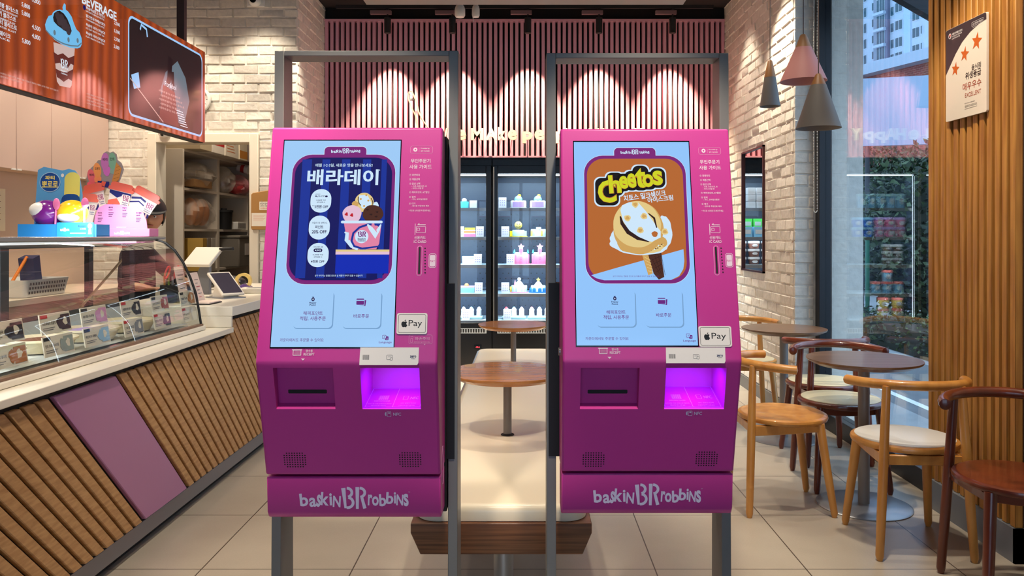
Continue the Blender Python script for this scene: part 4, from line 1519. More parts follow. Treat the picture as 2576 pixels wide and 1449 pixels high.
def cake(px, row, label, w, parts, y=FY + .24, group='cakes in the glass-door coolers'):
    """parts: list of (name, kind, args, hue)"""
    t = thing('ice_cream_cake', label, 'cake', shelf_at(px, row, y), 0, group)
    for (nm, kind, a, hue) in parts:
        mb = MB()
        if kind == 'cyl':
            x, z0, r, h = a
            mb.lathe([(0, z0), (r, z0), (r, z0 + h * .9), (r * .93, z0 + h), (0, z0 + h)], (x, 0, 0), 24)
        elif kind == 'ball':
            x, z, r = a
            mb.ball((x, 0, z), r, 16)
        elif kind == 'box':
            x, z0, hw, h = a
            mb.box(x - hw, -hw * .7, z0, x + hw, hw * .7, z0 + h)
        elif kind == 'star':
            x, z, R = a
            pts = []
            for i in range(10):
                rr = R if i % 2 == 0 else R * .48
                an = math.radians(90 + 36 * i)
                pts.append((x + rr * math.cos(an), z + rr * math.sin(an)))
            mb.prism(pts, lambda u, v, b: (u, b, v), -.07, -.05)
        elif kind == 'cone':
            x, z0, r, h = a
            mb.lathe([(0, z0), (r, z0), (r * .55, z0 + h * .6), (0, z0 + h)], (x, 0, 0), 16)
        elif kind == 'ring':
            n_, R, z0, r, h = a
            for i in range(n_):
                an = math.tau * (i + .25) / n_
                mb.lathe([(0, z0), (r, z0), (r, z0 + h), (r * .7, z0 + h + r * .5), (0, z0 + h + r * .6)], (R * math.cos(an), R * .7 * math.sin(an), 0), 12)
        elif kind == 'smile':
            x, z, R, yy = a
            ik = Ink((x, yy, z), (1, 0, 0), (0, 0, 1))
            ik.ell(-R * .3, R * .3, R * .12, R * .16, P_BLACK, 10)
            ik.ell(R * .3, R * .3, R * .12, R * .16, P_BLACK, 10)
            ik.stroke([(R * .55 * math.cos(math.radians(q)), -R * .05 + R * .5 * math.sin(math.radians(q))) for q in range(200, 341, 14)], R * .13, P_BLACK)
            ik.build(nm, None, t, fix=False)
            continue
        mb.build(nm, HM[hue], t)
    return t


# cooler between the kiosks, right-hand door
price_card(1264, 4, 'white price card on the top cooler shelf, left of the lilac cake')
cake(1304, 4, 'lilac and orange block cake with pale blue top and yellow bow', .07,
     [('board', 'cyl', (0, 0, .085, .008), 'white'), ('tier', 'cyl', (0, .008, .068, .06), 'lilac'), ('finger', 'ring', (9, .062, .008, .016, .06), 'white'), ('finger', 'ring', (3, .074, .008, .015, .055), 'orange'),
      ('topping', 'ball', (0, .085, .040), 'pale_blue'), ('bow', 'ball', (.01, .122, .018), 'yellow')])
cake(1353, 4, 'lilac block cake with pale blue top beside the right post, on the top shelf', .07,
     [('board', 'cyl', (0, 0, .085, .008), 'white'), ('tier', 'cyl', (0, .008, .068, .06), 'lilac'), ('finger', 'ring', (9, .062, .008, .016, .06), 'white'), ('finger', 'ring', (3, .074, .008, .015, .055), 'rose'),
      ('topping', 'ball', (0, .085, .040), 'pale_blue'), ('bow', 'ball', (.01, .122, .018), 'yellow')])
price_card(1271, 3, 'white price card left of the yellow smiley cake')
cake(1304, 3, 'yellow and white smiley-face cake on a yellow board', .08,
     [('board', 'cyl', (0, 0, .09, .008), 'yellow'), ('tier', 'cyl', (0, .008, .06, .06), 'mint'), ('block', 'box', (-.062, .008, .022, .05), 'yellow'), ('block', 'box', (0, .008, .026, .062), 'yellow'),
      ('block', 'box', (.062, .008, .020, .05), 'mint'), ('smiley', 'ball', (0, .115, .038), 'gold'), ('smiley_face', 'smile', (0, .115, .036, -.040), None), ('smiley_face', 'smile', (0, .042, .02, -.048), None)])
cake(1355, 3, 'white candle-ringed cake with pastel stripes, right of the smiley cake', .08,
     [('board', 'cyl', (0, 0, .085, .008), 'white'), ('tier', 'cyl', (0, .008, .06, .055), 'white'), ('finger', 'ring', (10, .064, .008, .014, .06), 'mint'), ('finger', 'ring', (4, .072, .008, .012, .05), 'gold'),
      ('topping', 'cyl', (0, .075, .025, .02), 'white')])
price_card(1284, 2, 'white price card left of the pink star cake')
for px, lab in ((1311, 'pink castle cake with a pink star on top, nearer the cooler door frame'), (1358, 'pink castle cake with a pink star on top, nearer the right post')):
    cake(px, 2, lab, .08, [('board', 'cyl', (0, 0, .092, .008), 'pink'), ('tier', 'cyl', (0, .008, .064, .085), 'pink'), ('tower', 'ring', (8, .066, .008, .016, .085), 'pink'), ('cream', 'ring', (9, .052, .09, .014, .02), 'white'),
                           ('spire', 'cone', (-.066, .11, .012, .04), 'teal'), ('spire', 'cone', (.066, .11, .012, .04), 'teal'), ('spire', 'cyl', (0, .1, .02, .05), 'pink'), ('star', 'star', (0, .172, .034), 'pink'),
                           ('bear_face', 'smile', (0, .062, .02, -.066), None)])
price_card(1271, 1, 'white price card left of the cream-peaked cake')
cake(1306, 1, 'white peaked cake with a pink flag on a pink board', .08, [('board', 'cyl', (0, 0, .09, .008), 'pink'), ('tier', 'cyl', (0, .008, .062, .06), 'white'), ('finger', 'ring', (9, .064, .008, .016, .055), 'mint'),
                                                                        ('block', 'box', (-.075, .008, .016, .05), 'gold'), ('peak', 'cone', (0, .065, .05, .06), 'white'), ('flag', 'cone', (-.04, .05, .016, .075), 'pink'), ('pearl', 'ball', (0, .13, .018), 'white')])
cake(1354, 1, 'white star-topped cake on a bright blue board', .08, [('board', 'cyl', (0, 0, .092, .01), 'blue'), ('wave', 'ring', (8, .07, .008, .018, .03), 'blue'), ('tier', 'cyl', (0, .008, .055, .06), 'white'),
                                                                   ('finger', 'ring', (9, .058, .008, .015, .055), 'mint'), ('peak', 'cone', (0, .065, .046, .05), 'white'), ('star', 'star', (0, .128, .022), 'gold')])


def mini_tray(px, label, hues):
    t = thing('mini_cake_tray', label, 'cake tray', shelf_at(px, 0, FY + .22), 0, 'trays of mini cakes on the bottom shelves')
    MB().box(-.115, -.06, 0, .115, .06, .03).build('tray', HM['mint'], t, bevel=.01)
    for i, h_ in enumerate(hues):
        x = -.075 + .075 * i
        MB().lathe([(0, .03), (.027, .03), (.024, .075), (.026, .09), (.012, .112), (0, .118)], (x, 0, 0), 16).build('mini_cake', HM['white'], t)
        MB().ball((x, -.004, .104), .016, 12).build('topping', HM[h_], t)
    return t


mini_tray(1293, 'pale tray of three mini cakes beside the cooler door frame, bottom shelf', ['red', 'pale_blue', 'lilac'])
mini_tray(1357, 'pale tray of mini cakes beside the right post, bottom shelf', ['rose', 'mint', 'white'])
price_card(1276, 0, 'white price card in front of the mini cakes, bottom shelf', y=FY + .125)
# left-hand door
cake(1168, 4, 'teal cylinder cake with a white top, left cooler top shelf', .07, [('tier', 'cyl', (0, 0, .045, .065), 'teal'), ('cream', 'ball', (0, .075, .026), 'white')])
t = thing('carton', 'white cake carton beside the teal cake', 'carton', shelf_at(1191, 4, FY + .22), 0, 'cartons in the coolers')
MB().box(-.036, -.03, 0, .036, .03, .075).build('box', HM['white'], t, bevel=.002)
cake(1180, 3, 'yellow and pink layered block cake, left cooler', .08, [('layer', 'box', (0, 0, .068, .03), 'pink'), ('layer', 'box', (0, .03, .064, .008), 'white'), ('layer', 'box', (0, .038, .062, .022), 'orange'), ('layer', 'box', (0, .06, .064, .008), 'white'),
                                                                    ('layer', 'box', (.01, .068, .05, .022), 'yellow')])
price_card(1207, 3, 'white price card right of the yellow and pink cake')
price_card(1157, 3, 'white price card beside the left kiosk post')
cake(1181, 2, 'long white boxed cake, left cooler middle shelf', .08, [('box', 'box', (0, 0, .068, .05), 'white'), ('cream', 'box', (-.01, .05, .06, .03), 'mint')])
price_card(1202, 2, 'white price card in front of the long boxed cake')
cake(1174, 1, 'pale blue slab cake with an orange topping, left cooler', .08, [('slab', 'box', (0, 0, .078, .05), 'pale_blue'), ('glaze', 'box', (0, .05, .078, .014), 'lilac'), ('topping', 'ball', (0, .07, .022), 'orange')])
price_card(1204, 1, 'white price card right of the pale blue slab cake')
mini_tray(1186, 'pale tray of white mini cakes, left cooler bottom shelf', ['white', 'pale_blue', 'white'])
price_card(1172, 0, 'white price card in front of the white mini cakes, left cooler', y=FY + .125)
for r, px, hue in ((4, 1121, 'white'), (3, 1121, 'white'), (2, 1119, 'mint')):
    t = thing('carton', 'white carton glimpsed between the blue-screen kiosk and its post, shelf %s' % ('two down', 'three down', 'one down')[r - 2] if r != 4 else 'white carton glimpsed between the blue-screen kiosk and its post, top shelf', 'carton', shelf_at(px, r, FY + .2), 0, 'cartons in the coolers')
    MB().box(-.035, -.03, 0, .035, .03, .08).build('box', HM[hue], t, bevel=.002)

# the cooler mirrored in the window: tubs and boxes


def tub(name, label, cat, p, r, h, body, lid, group, lidh=.016, src=None):
    t = thing(name, label, cat, p, 0, group)
    MB().lathe([(0, 0), (r * .84, 0), (r, h), (0, h)], (0, 0, 0), 20).build('cup', HM[body], t)
    MB().lathe([(0, h - .004), (r * 1.05, h - .004), (r * 1.05, h + lidh), (r * .9, h + lidh + .004), (0, h + lidh + .004)], (0, 0, 0), 20).build('lid', HM[lid], t)
    MB().ball((0, -r * .82, h * .55), (r * .5, .012, h * .3), 12).build('badge', HM['white'], t)
    return t


def row_of(make, spots, labels=None, label=None):
    first = None
    for i, p in enumerate(spots):
        if first is None:
            first = make(p)
        else:
            dup(first, p, 0)
        # every one of a row looks alike and shares its words


L3 = UX[3]
row_of(lambda p: tub('gift_tub', 'pale blue tub on the top shelf of the tub cooler', 'tub', p, .042, .12, 'pale_blue', 'mint', 'pale blue tubs on the top shelf'), [Vector((L3 + .10 + .095 * i, FY + .2, SHZ[4])) for i in range(5)])
row_of(lambda p: tub('ice_cream_tub', 'pink tub in the stacked row of the tub cooler', 'tub', p, .048, .075, 'pink', 'lilac', 'pink tubs stacked in the tub cooler'), [Vector((L3 + .10 + .105 * (i % 3), FY + .2, SHZ[3] + .095 * (i // 3))) for i in range(6)])
row_of(lambda p: tub('ice_cream_tub', 'blue tub in the stacked row of the tub cooler', 'tub', p, .048, .075, 'blue', 'pale_blue', 'blue tubs stacked in the tub cooler'), [Vector((L3 + .42 + .105 * (i % 2), FY + .2, SHZ[3] + .095 * (i // 2))) for i in range(4)])
row_of(lambda p: tub('ice_cream_tub', 'small brown tub with a white lid in the stack', 'tub', p, .045, .045, 'brown', 'white', 'brown tubs with white lids'), [Vector((L3 + .13 + .10 * (i % 2), FY + .2, SHZ[2] + .066 * (i // 2))) for i in range(6)])
row_of(lambda p: tub('pint_tub', 'white pint tub with a pink lid', 'tub', p, .045, .09, 'pale_blue', 'rose', 'pint tubs with pink lids'), [Vector((L3 + .12 + .11 * i, FY + .2, SHZ[1])) for i in range(3)] + [Vector((L3 + .23, FY + .2, SHZ[1] + .112))])
row_of(lambda p: tub('pint_tub', 'yellow and pink pint tub on the bottom shelf', 'tub', p, .05, .085, 'gold', 'rose', 'yellow pint tubs on the bottom shelf'), [Vector((L3 + .13 + .14 * (i % 2), FY + .2, SHZ[0] + .108 * (i // 2))) for i in range(4)])
L4 = UX[4]


def carton(p, lab, hue, w, h, grp):
    t = thing('carton', lab, 'carton', p, 0, grp)
    MB().box(-w / 2, -.04, 0, w / 2, .04, h).build('box', HM[hue], t, bevel=.002)
    MB().box(-w * .35, -.0415, h * .3, w * .35, -.04, h * .7).build('label', M_CARD, t)
    return t


row_of(lambda p: carton(p, 'small white carton in the stack mirrored in the brick wall', 'white', .075, .065, 'white cartons in the corner cooler'), [Vector((L4 + .26 + .085 * (i % 3), FY + .2, SHZ[4] + .067 * (i // 3))) for i in range(9)])
row_of(lambda p: carton(p, 'green carton mirrored in the brick wall', 'green', .09, .10, 'green cartons in the corner cooler'), [Vector((L4 + .24 + .10 * i, FY + .3, SHZ[3] + .08)) for i in range(4)])
row_of(lambda p: carton(p, 'blue and white carton before the green ones, mirrored in the wall', 'pale_blue', .10, .10, 'blue cartons in the corner cooler'), [Vector((L4 + .25 + .115 * i, FY + .18, SHZ[3])) for i in range(4)])
row_of(lambda p: tub('ice_cream_tub', 'brown tub with a white lid, mirrored in the wall mirror', 'tub', p, .055, .055, 'brown', 'white', 'brown tubs in the corner cooler'), [Vector((L4 + .27 + .13 * (i % 3), FY + .2, SHZ[2] + .078 * (i // 3))) for i in range(9)])
row_of(lambda p: carton(p, 'low white carton mirrored near the foot of the wall mirror', 'white', .09, .06, 'low cartons in the corner cooler'), [Vector((L4 + .24 + .10 * i, FY + .2, SHZ[1])) for i in range(4)])

# mirror let into the right brick wall
t = thing('wall_mirror', 'tall narrow mirror with a dark red frame in the right brick wall', 'mirror', (AX, (MIR[0] + MIR[1]) / 2, MIR[2]))
hy, hz = (MIR[1] - MIR[0]) / 2, MIR[3] - MIR[2]
MB().box(-.004, -hy + .012, .012, .004, hy - .012, hz - .012).build('mirror_glass', mat('mirror_silver', rgb(196, 196, 196), .01, 1.0), t)
MB().box(-.02, -hy, 0, .006, -hy + .014, hz).box(-.02, hy - .014, 0, .006, hy, hz).box(-.02, -hy, 0, .006, hy, .014).box(-.02, -hy, hz - .014, .006, hy, hz).build('mirror_frame', mat('maroon_frame', rgb(60, 24, 26), .4), t)

# ================================================================ bench with its two pedestal tables
BX0, BX1, BY0, BY1 = -.374, .220, 2.57, 6.2
t = thing('bench', 'long white-topped walnut bench running between the kiosks to the coolers', 'bench', ((BX0 + BX1) / 2, (BY0 + BY1) / 2, 0))
hw, hl = (BX1 - BX0) / 2, (BY1 - BY0) / 2
dd = .028
vs = []
for z, ins in ((.268, dd), (.349, 0), (.381, 0)):
    vs += [(-hw + ins, -hl + ins, z), (hw - ins, -hl + ins, z), (hw - ins, hl - ins, z), (-hw + ins, hl - ins, z)]
fs = [(0, 1, 2, 3), (8, 9, 10, 11)]
for a in (0, 4):
    fs += [(a + i, a + (i + 1) % 4, a + 4 + (i + 1) % 4, a + 4 + i) for i in range(4)]
MB().add(vs, fs).build('wooden_base', M_WALNUT, t, bevel=.002, seg=1)


def rrp(x0, y0, x1, y1, r, n=8):
    return Ink.rr(x0, y0, x1, y1, r, n)


mb = MB()
rows = []
for z, ins in ((.381, .016), (.384, .013), (.412, .013), (.426, .017), (.433, .026), (.435, .04)):
    rows.append([(x, y, z) for x, y in rrp(-hw + ins, -hl + ins, hw - ins, hl - ins, .07)])
mb.grid(rows, close=True)
mb.add(rows[-1], [tuple(range(len(rows[-1])))])
mb.build('seat_slab', mat('bench_white', rgb(236, 222, 196), .28), t)
for yy in (-hl + .28, hl - .3):
    MB().cyl((0, yy, 0), (0, yy, .27), .036, n=28).lathe([(0, 0), (.16, 0), (.16, .008), (.04, .012), (0, .012)], (0, yy, 0), 32).build('pedestal', M_ALU, t)
mb = MB()
mb.tube([(-hw + .01, -hl + .4, .418), (-hw + .01, hl - .1, .418), (-hw + .03, hl - .06, .425)], .007, 8)
mb.build('side_rail', M_ALU, t)


def bench_table(px, y, R, label):
    x = -.077
    t = thing('pedestal_table', label, 'table', (x, y, .436), 0, 'round tables standing through the white bench')
    MB().lathe([(0, .255), (R * .86, .255), (R * .985, .272), (R, .280), (R, .284), (0, .284)], (0, 0, 0), 64).build('tabletop', M_TTOP, t, angle=25)
    MB().cyl((0, 0, 0), (0, 0, .255), .0185, n=20).build('pole', mat('pole_grey', rgb(132, 126, 122), .4, .1), t)
    MB().lathe([(0, 0), (.03, 0), (.03, .002), (.022, .006), (0, .006)], (0, 0, 0), 24).build('collar', M_BLACKM, t)
    return t


bench_table(1273, 3.50, .262, 'nearer round brown table on the white bench, between the kiosks')
bench_table(1287, 5.35, .240, 'farther round brown table on the white bench, before the coolers')
# ================================================================ right-hand seating by the window
def cafe_table(px, y, label):
    x = (px - CX) * y / FOC
    t = thing('cafe_table', label, 'table', (x, y, 0), 0, 'round cafe tables by the window')
    R = .268
    MB().lathe([(0, .690), (R * .84, .690), (R * .985, .709), (R, .716), (R, .720), (0, .720)], (0, 0, 0), 64).build('tabletop', M_TDARK, t, angle=25)
    MB().cyl((0, 0, .01), (0, 0, .69), .027, n=24).build('pole', mat('pole_grey', rgb(132, 126, 122), .4, .1), t)
    MB().lathe([(0, 0), (.222, 0), (.222, .004), (.21, .009), (.05, .013), (0, .013)], (0, 0, 0), 56).build('base', mat('base_disc', rgb(150, 152, 156), .3, .6), t)
    return t


cafe_table(1972, 5.12, 'round cafe table farther along the window, beside the brick return')
cafe_table(2173, 3.85, 'round cafe table nearer the timber pillar, between four chairs')


def cafe_chair(name, label, loc, rotz, wd, seat_top, grp='hoop-backed wooden cafe chairs by the window', rail_wood=None):
    t = thing(name, label, 'chair', (loc[0], loc[1], 0), rotz, grp)
    rail_wood = rail_wood or wd
    R = .213
    MB().lathe([(0, .425), (R * .90, .425), (R * .985, .432), (R, .442), (R * .985, .451), (R * .93, .456), (R * .9, .4565), (0, .4565)], (0, 0, 0), 56, sx=1.03).build('seat', wd, t)
    if seat_top:
        MB().lathe([(R * .915, .4560), (R * .915, .4590), (R * .90, .4598), (0, .4598)], (0, 0, 0), 56, sx=1.03).build('seat_pad', seat_top, t)
    # hoop rail: three-quarter bend open to the front
    pts, rad = [], []
    for i in range(25):
        a = math.radians(188 + 164 * i / 24)
        pts.append((.248 * math.cos(a), .02 + .245 * math.sin(a), .702 + .012 * math.sin(math.radians(180 * i / 24))))
        rad.append(.0205)
    MB().tube(pts, rad, 14).build('back_rail', rail_wood, t)
    for sx in (-1, 1):
        a, b_ = Vector((sx * .150, -.188, .706)), Vector((sx * .188, -.215, 0))
        q = a.lerp(b_, .42)
        MB().tube([a, q, a.lerp(b_, .75), b_ + Vector((0, 0, .02)), b_], [.0165, .0195, .0185, .0165, .011], 14).build('leg', rail_wood, t)
        a, b_ = Vector((sx * .150, .130, .43)), Vector((sx * .185, .185, 0))
        MB().tube([a, a.lerp(b_, .5), b_ + Vector((0, 0, .02)), b_], [.0215, .0195, .0165, .011], 14).build('leg', wd, t)
    mb = MB()
    for sx in (-1, 1):
        mb.prism([(-.20, .375), (-.20, .425), (.13, .425), (.13, .395), (0, .385)], lambda u, v, a: (a, u, v), sx * .155 - .011, sx * .155 + .011)
    mb.prism([(-.15, .395), (-.06, .385), (.06, .385), (.15, .395), (.15, .425), (-.15, .425)], lambda u, v, a: (u, a, v), .105, .128)
    mb.prism([(-.17, .385), (.17, .385), (.17, .425), (-.17, .425)], lambda u, v, a: (u, a, v), -.20, -.178)
    mb.build('apron', wd, t, bevel=.003, seg=1)
    return t


PADW = mat('pad_white', rgb(226, 226, 222), .3)
PADC = mat('pad_cream', rgb(222, 212, 176), .32)
cafe_chair('cafe_chair', 'light wooden chair with a plain wooden seat, beside the right-hand kiosk', (1.27, 3.87), math.radians(-90), M_BEECH, None)
cafe_chair('cafe_chair', 'light wooden chair with a white seat pad, back turned to the camera', (1.645, 3.40), math.radians(-3), M_BEECH, PADW)
cafe_chair('cafe_chair', 'dark brown chair with a bare brown seat beside the timber pillar', (1.79, 2.84), math.radians(172), M_MAHOG, None)
cafe_chair('cafe_chair', 'dark brown chair with a cream seat pad, tucked behind the nearer round table', (1.69, 4.20), math.radians(178), M_MAHOG, PADC)
cafe_chair('cafe_chair', 'dark brown chair with a cream seat pad, turned towards the farther round table', (1.79, 4.70), math.radians(3), M_MAHOG, PADC)
cafe_chair('cafe_chair', 'light wooden chair with a cream seat pad behind the farther round table', (1.56, 5.56), math.radians(178), M_BEECH, PADC)


# pendant lamps
def pendant(px, pyb, y, r0, r1, hw_, hs, shade, label):
    p = at(px, pyb, y)
    t = thing('pendant_lamp', label, 'pendant lamp', p, 0, 'cone pendant lamps over the cafe tables')
    MB().lathe([(r0, 0), (r1, hs), (r1 - .004, hs - .001), (r0 - .006, .003), (r0, 0)], (0, 0, 0), 48).build('shade', shade, t, angle=60)
    rt = r1 * .42
    MB().lathe([(r1 + .001, hs - .004), (rt, hs + hw_ - .006), (rt - .005, hs + hw_), (0, hs + hw_)], (0, 0, 0), 36).build('wooden_top', mat('lamp_wood', rgb(150, 102, 56), .5), t)
    MB().cyl((0, 0, hs + hw_), (0, 0, CEIL - p.z), .0028, n=8).build('cord', mat('cord_brown', rgb(90, 70, 60), .6), t)
    b_ = MB().ball((0, 0, hs * .55), (.028, .028, .036), 16).build('bulb', mat('bulb_frosted', rgb(190, 180, 168), .4), t)
    MB().cyl((0, 0, hs * .55 + .03), (0, 0, hs), .014, n=12).build('socket', M_BLACKM, b_)
    return t


M_SHG = mat('shade_grey', rgb(112, 107, 102), .6)
M_SHP = mat('shade_pink', rgb(180, 120, 116), .6)
pendant(1937, 268, 5.1, .065, .036, .108, .192, M_SHG, 'slim grey cone pendant lamp with a wooden cap, nearest the pink slats')
pendant(2021, 205, 4.5, .130, .045, .075, .194, M_SHP, 'wide pink cone pendant lamp with a wooden cap')
pendant(2059, 323, 4.2, .117, .040, .060, .232, M_SHG, 'large grey cone pendant lamp below and behind the pink one')

# roller-blind chain hanging at the window edge
t = thing('blind_chain', 'white beaded blind chain looped at the edge of the window', 'blind chain', (2.02, 5.45, 1.47))
mb = MB()
z = 0.0
while z < CEIL - 1.50:
    for dx in (-.012, .012):
        mb.ball((dx, 0, z + .03), .0034, 6)
    z += .0105
for i in range(9):
    a = math.pi * (1 + i / 8)
    mb.ball((.012 * math.cos(a), 0, .03 + .016 * math.sin(a)), .0034, 6)
ch = mb.build('bead_string', mat('bead_white', rgb(236, 228, 210), .4), t, fix=False)
ch['kind'] = 'stuff'
MB().box(-.02, -.01, CEIL - 1.50, .02, .02, CEIL - 1.47).build('chain_bracket', M_WHITE, t)

# hygiene-grade plaque on the pillar
p0 = at(2381, 307.5, 1.975 * FOC / (2381 - CX))
y0_ = 1.972 * FOC / (2381 - CX)
y1_ = 1.972 * FOC / (2483.5 - CX)
z0_ = EYE - (307.5 - CY) * y0_ / FOC
z1_ = EYE - (78.6 - CY) * y0_ / FOC
PW, PH = y0_ - y1_, z1_ - z0_
t = thing('certificate_plaque', 'white hygiene certificate with three orange stars on the timber pillar', 'certificate', (CXF - .006, y0_, z0_))
MB().prism(Ink.rr(0, 0, PW, PH, .008), lambda u, v, a: (a, -u, v), -.010, 0).build('board', mat('plaque_white', rgb(238, 226, 208), .18), t)
ik = Ink((-.010, 0, 0), (0, -1, 0), (0, 0, 1))


def pz(X, Y):      # crop of the plaque (1176 px for 276 px) -> plaque coordinates
    px, py = 2300 + X * .23469, Y * .23469
    yy = 1.972 * FOC / (px - CX)
    return (y0_ - yy, EYE - (py - CY) * yy / FOC - z0_)


def pbox(x0, y0, x1, y1):
    """box given by left x, right x and the top/bottom read at its own left edge"""
    a, b_ = pz(x0, y1), pz(x1, y1)
    c_ = pz(x0, y0)
    return a[0], a[1], b_[0], c_[1]


K_DK = mat('plaque_dark', rgb(62, 52, 56), .3)
K_OR = mat('plaque_orange', rgb(206, 98, 30), .35)
K_TX = mat('plaque_ink', rgb(40, 34, 32), .4)
K_RD = mat('plaque_rust', rgb(166, 64, 30), .4)
arc = []
pts = [(.0, .508), (.12, .60), (.25, .70), (.42, .80), (.62, .87), (.82, .91), (1.0, .925)]
ik.poly([(PW * a + (.0 if a else .0006), PH * b_) for a, b_ in pts] + [(PW - .001, PH - .008), (PW - .008, PH - .001), (.008, PH - .001), (.0006, PH - .008)], K_DK)
for (sx, sy, r) in ((.245, .395, .031), (.475, .545, .034), (.765, .70, .040)):
    pass
for (X, Y, r) in ((448, 742, .034), (548, 580, .036), (678, 440, .041)):
    a = pz(X, Y)
    ik.star(a[0], a[1], r, K_OR, rot=78)
def ptext(s_, X0, X1, Yl, h_, m_, bold=.01):
    a, b_ = pz(X0, Yl), pz(X1, Yl)
    ik.fit(s_, a[0], a[1] - h_ / 2, b_[0], a[1] + h_ / 2, m_, bold)


ptext('음식점', 622, 722, 724, .024, K_TX)
ptext('위생등급', 556, 724, 820, .032, K_TX, .018)
ptext('매우우수', 528, 726, 940, .034, K_RD, .006)
ptext('EXCELLENT', 552, 724, 1026, .019, K_RD, 0)
ptext('배스킨라빈스 세종대평점', 548, 656, 1112, .005, K_TX)
ptext('식품의약품안전처 위생등급 우수업소', 548, 680, 1138, .0045, K_TX)
for yy in (1150, 1170):
    a, b_ = pz(550, yy), pz(680, yy)
    ik.rect(a[0], a[1] - .0006, b_[0], a[1] + .0006, K_TX)
ptext('식품의약품안전처', 412, 522, 370, .010, M_CARD, .014)
ptext('HYGIENE GRADE', 412, 520, 396, .006, M_CARD, .008)
ptext('CERTIFICATE', 412, 498, 420, .006, M_CARD, .008)
a = pz(390, 390)
ik.ell(a[0], a[1], .0115, .0125, M_CARD)
ik.ell(a[0] - .001, a[1] - .002, .007, .0075, K_DK)
ik.ell(a[0] + .002, a[1] + .003, .006, .006, mat('plaque_red', rgb(200, 70, 60), .4))
a, b_ = pz(624, 265), pz(752, 265)
ik.outline(a[0], a[1] - .009, b_[0], a[1] + .009, .004, .001, M_CARD)
ptext('나는 안전하게 먹을권리', 634, 742, 262, .009, M_CARD, .012)
ptext('음식점 위생등급제', 636, 738, 296, .005, M_CARD, .006)
ik.build('certificate_print', None, t, fix=False)
# ================================================================ service counter on the left
CFX = -1.60          # face of the slats
WX = -1.58           # front edge of the worktop
STEP = 4.24          # where the worktop steps up
t = thing('service_counter', 'long service counter clad in slanted wooden slats with one wide mauve stripe', 'counter', (-1.9, 4.1, 0))
o = Vector((-1.9, 4.1, 0))
C0, C1 = 1.5, 6.3


def lx(v):
    return (v[0] - o.x, v[1] - o.y, v[2])


mb = MB()
mb.box(-2.28 - o.x, C0 - o.y, .10, CFX - .02 - o.x, STEP - o.y, .795)
mb.box(-2.28 - o.x, STEP + .024 - o.y, .10, CFX - .02 - o.x, C1 - o.y, .885)
mb.build('carcass', M_DARK, t)
mb, mp = MB(), MB()
zb, pitch, wdt = .125, .074, .057
P0, P1 = 3.44, 3.845            # mauve stripe at the foot (c = y + z)
cs = []
c = C0 + .3
k = 0
while c < C1 + .9:
    cs.append(c)
    c += pitch


def slat(mbx, ca, cb, th):
    """slanted board between lines y + z = ca and cb"""
    def ztop(cc):
        return .775 if cc - .775 < STEP - .012 else min(.862, cc - STEP - .012)
    za, zb_ = ztop(ca), ztop(cb)
    pts = [(ca - zb, zb), (cb - zb, zb), (cb - zb_, zb_), (ca - za, za)]
    pts = [(max(C0, min(C1, y)), z) for y, z in pts]
    if pts[0][0] >= C1 or pts[3][0] >= C1 - .001 and pts[0][0] >= C1 - .001:
        return
    mbx.prism(pts, lambda y, z, a: lx((a, y, z)), CFX - .02, CFX - .02 + th)


for c in cs:
    if P0 - .012 < c + wdt and c < P1 + .008:
        continue
    slat(mb, c, c + wdt, .020)
slat(mp, P0, P1, .020)
mb.build('slat_cladding', M_OAK, t, bevel=.003, seg=1)
mp.build('mauve_panel', mat('mauve_laminate', rgb(176, 120, 160), .45), t, bevel=.003, seg=1)
MB().box(CFX - .10 - o.x, C0 - o.y, 0, CFX - .06 - o.x, C1 - o.y, .05).build('toe_kick', M_BLACKM, t)
MB().box(CFX - .06 - o.x, C0 - o.y, .045, CFX - .015 - o.x, C1 - o.y, .115).build('base_strip', mat('strip_grey', rgb(128, 128, 134), .35, .5), t, bevel=.002)

w = thing('worktop', 'white solid-surface worktop stepping up beside the glass display case', 'worktop', (-1.9, 4.1, .8))
mb = MB().box(-2.30 - o.x, C0 - o.y, -.002, WX - o.x, STEP + .02 - o.y, .026).build('lower_slab', M_CREAM, w, bevel=.003)
mb = MB().box(-2.30 - o.x, STEP - o.y, .087, WX - o.x, C1 - o.y, .140).box(-2.30 - o.x, STEP - o.y, .0265, WX - .006 - o.x, STEP + .02 - o.y, .0868).build('raised_slab', M_CREAM, w, bevel=.003)

# ---------------------------------------------------------------- curved-glass ice-cream case
Q0, Q1 = 1.55, 4.13
PROF = [(-1.705, .858), (-1.716, .93), (-1.732, 1.02), (-1.762, 1.105), (-1.800, 1.185), (-1.842, 1.245), (-1.890, 1.285), (-1.945, 1.303)]
t = thing('ice_cream_case', 'curved-glass ice-cream display case on the white worktop', 'display case', (-2.05, 3.0, .827))
o2 = Vector((-2.05, 3.0, .827))
D = lambda x, y, z: (x - o2.x, y - o2.y, z - o2.z)
rows = [[D(x, yy, z) for x, z in PROF] for yy in (Q0, Q1 - .01)]
MB().grid(rows).build('curved_glass', M_CASEGLASS, t, angle=80)
mb = MB()
end = [(x, z) for x, z in PROF] + [(-2.06, 1.303), (-2.06, .858)]
mb.add([D(x, Q1 - .004, z) for x, z in end], [tuple(range(len(end)))])
mb.build('end_glass', M_CASEGLASS, t)
mb = MB()
mb.tube([D(x + .002, Q1 - .004, z) for x, z in PROF], .0065, 8)
mb.build('glass_edge', M_BLACKM, t)
MB().box(*D(-2.295, Q0, .827), *D(-1.683, Q1 + .01, .850)).build('base_plinth', M_CREAM, t, bevel=.004)
MB().box(*D(-1.722, Q0, .850), *D(-1.692, Q1, .860)).build('front_trim', mat('trim_brown', rgb(122, 92, 72), .4), t)
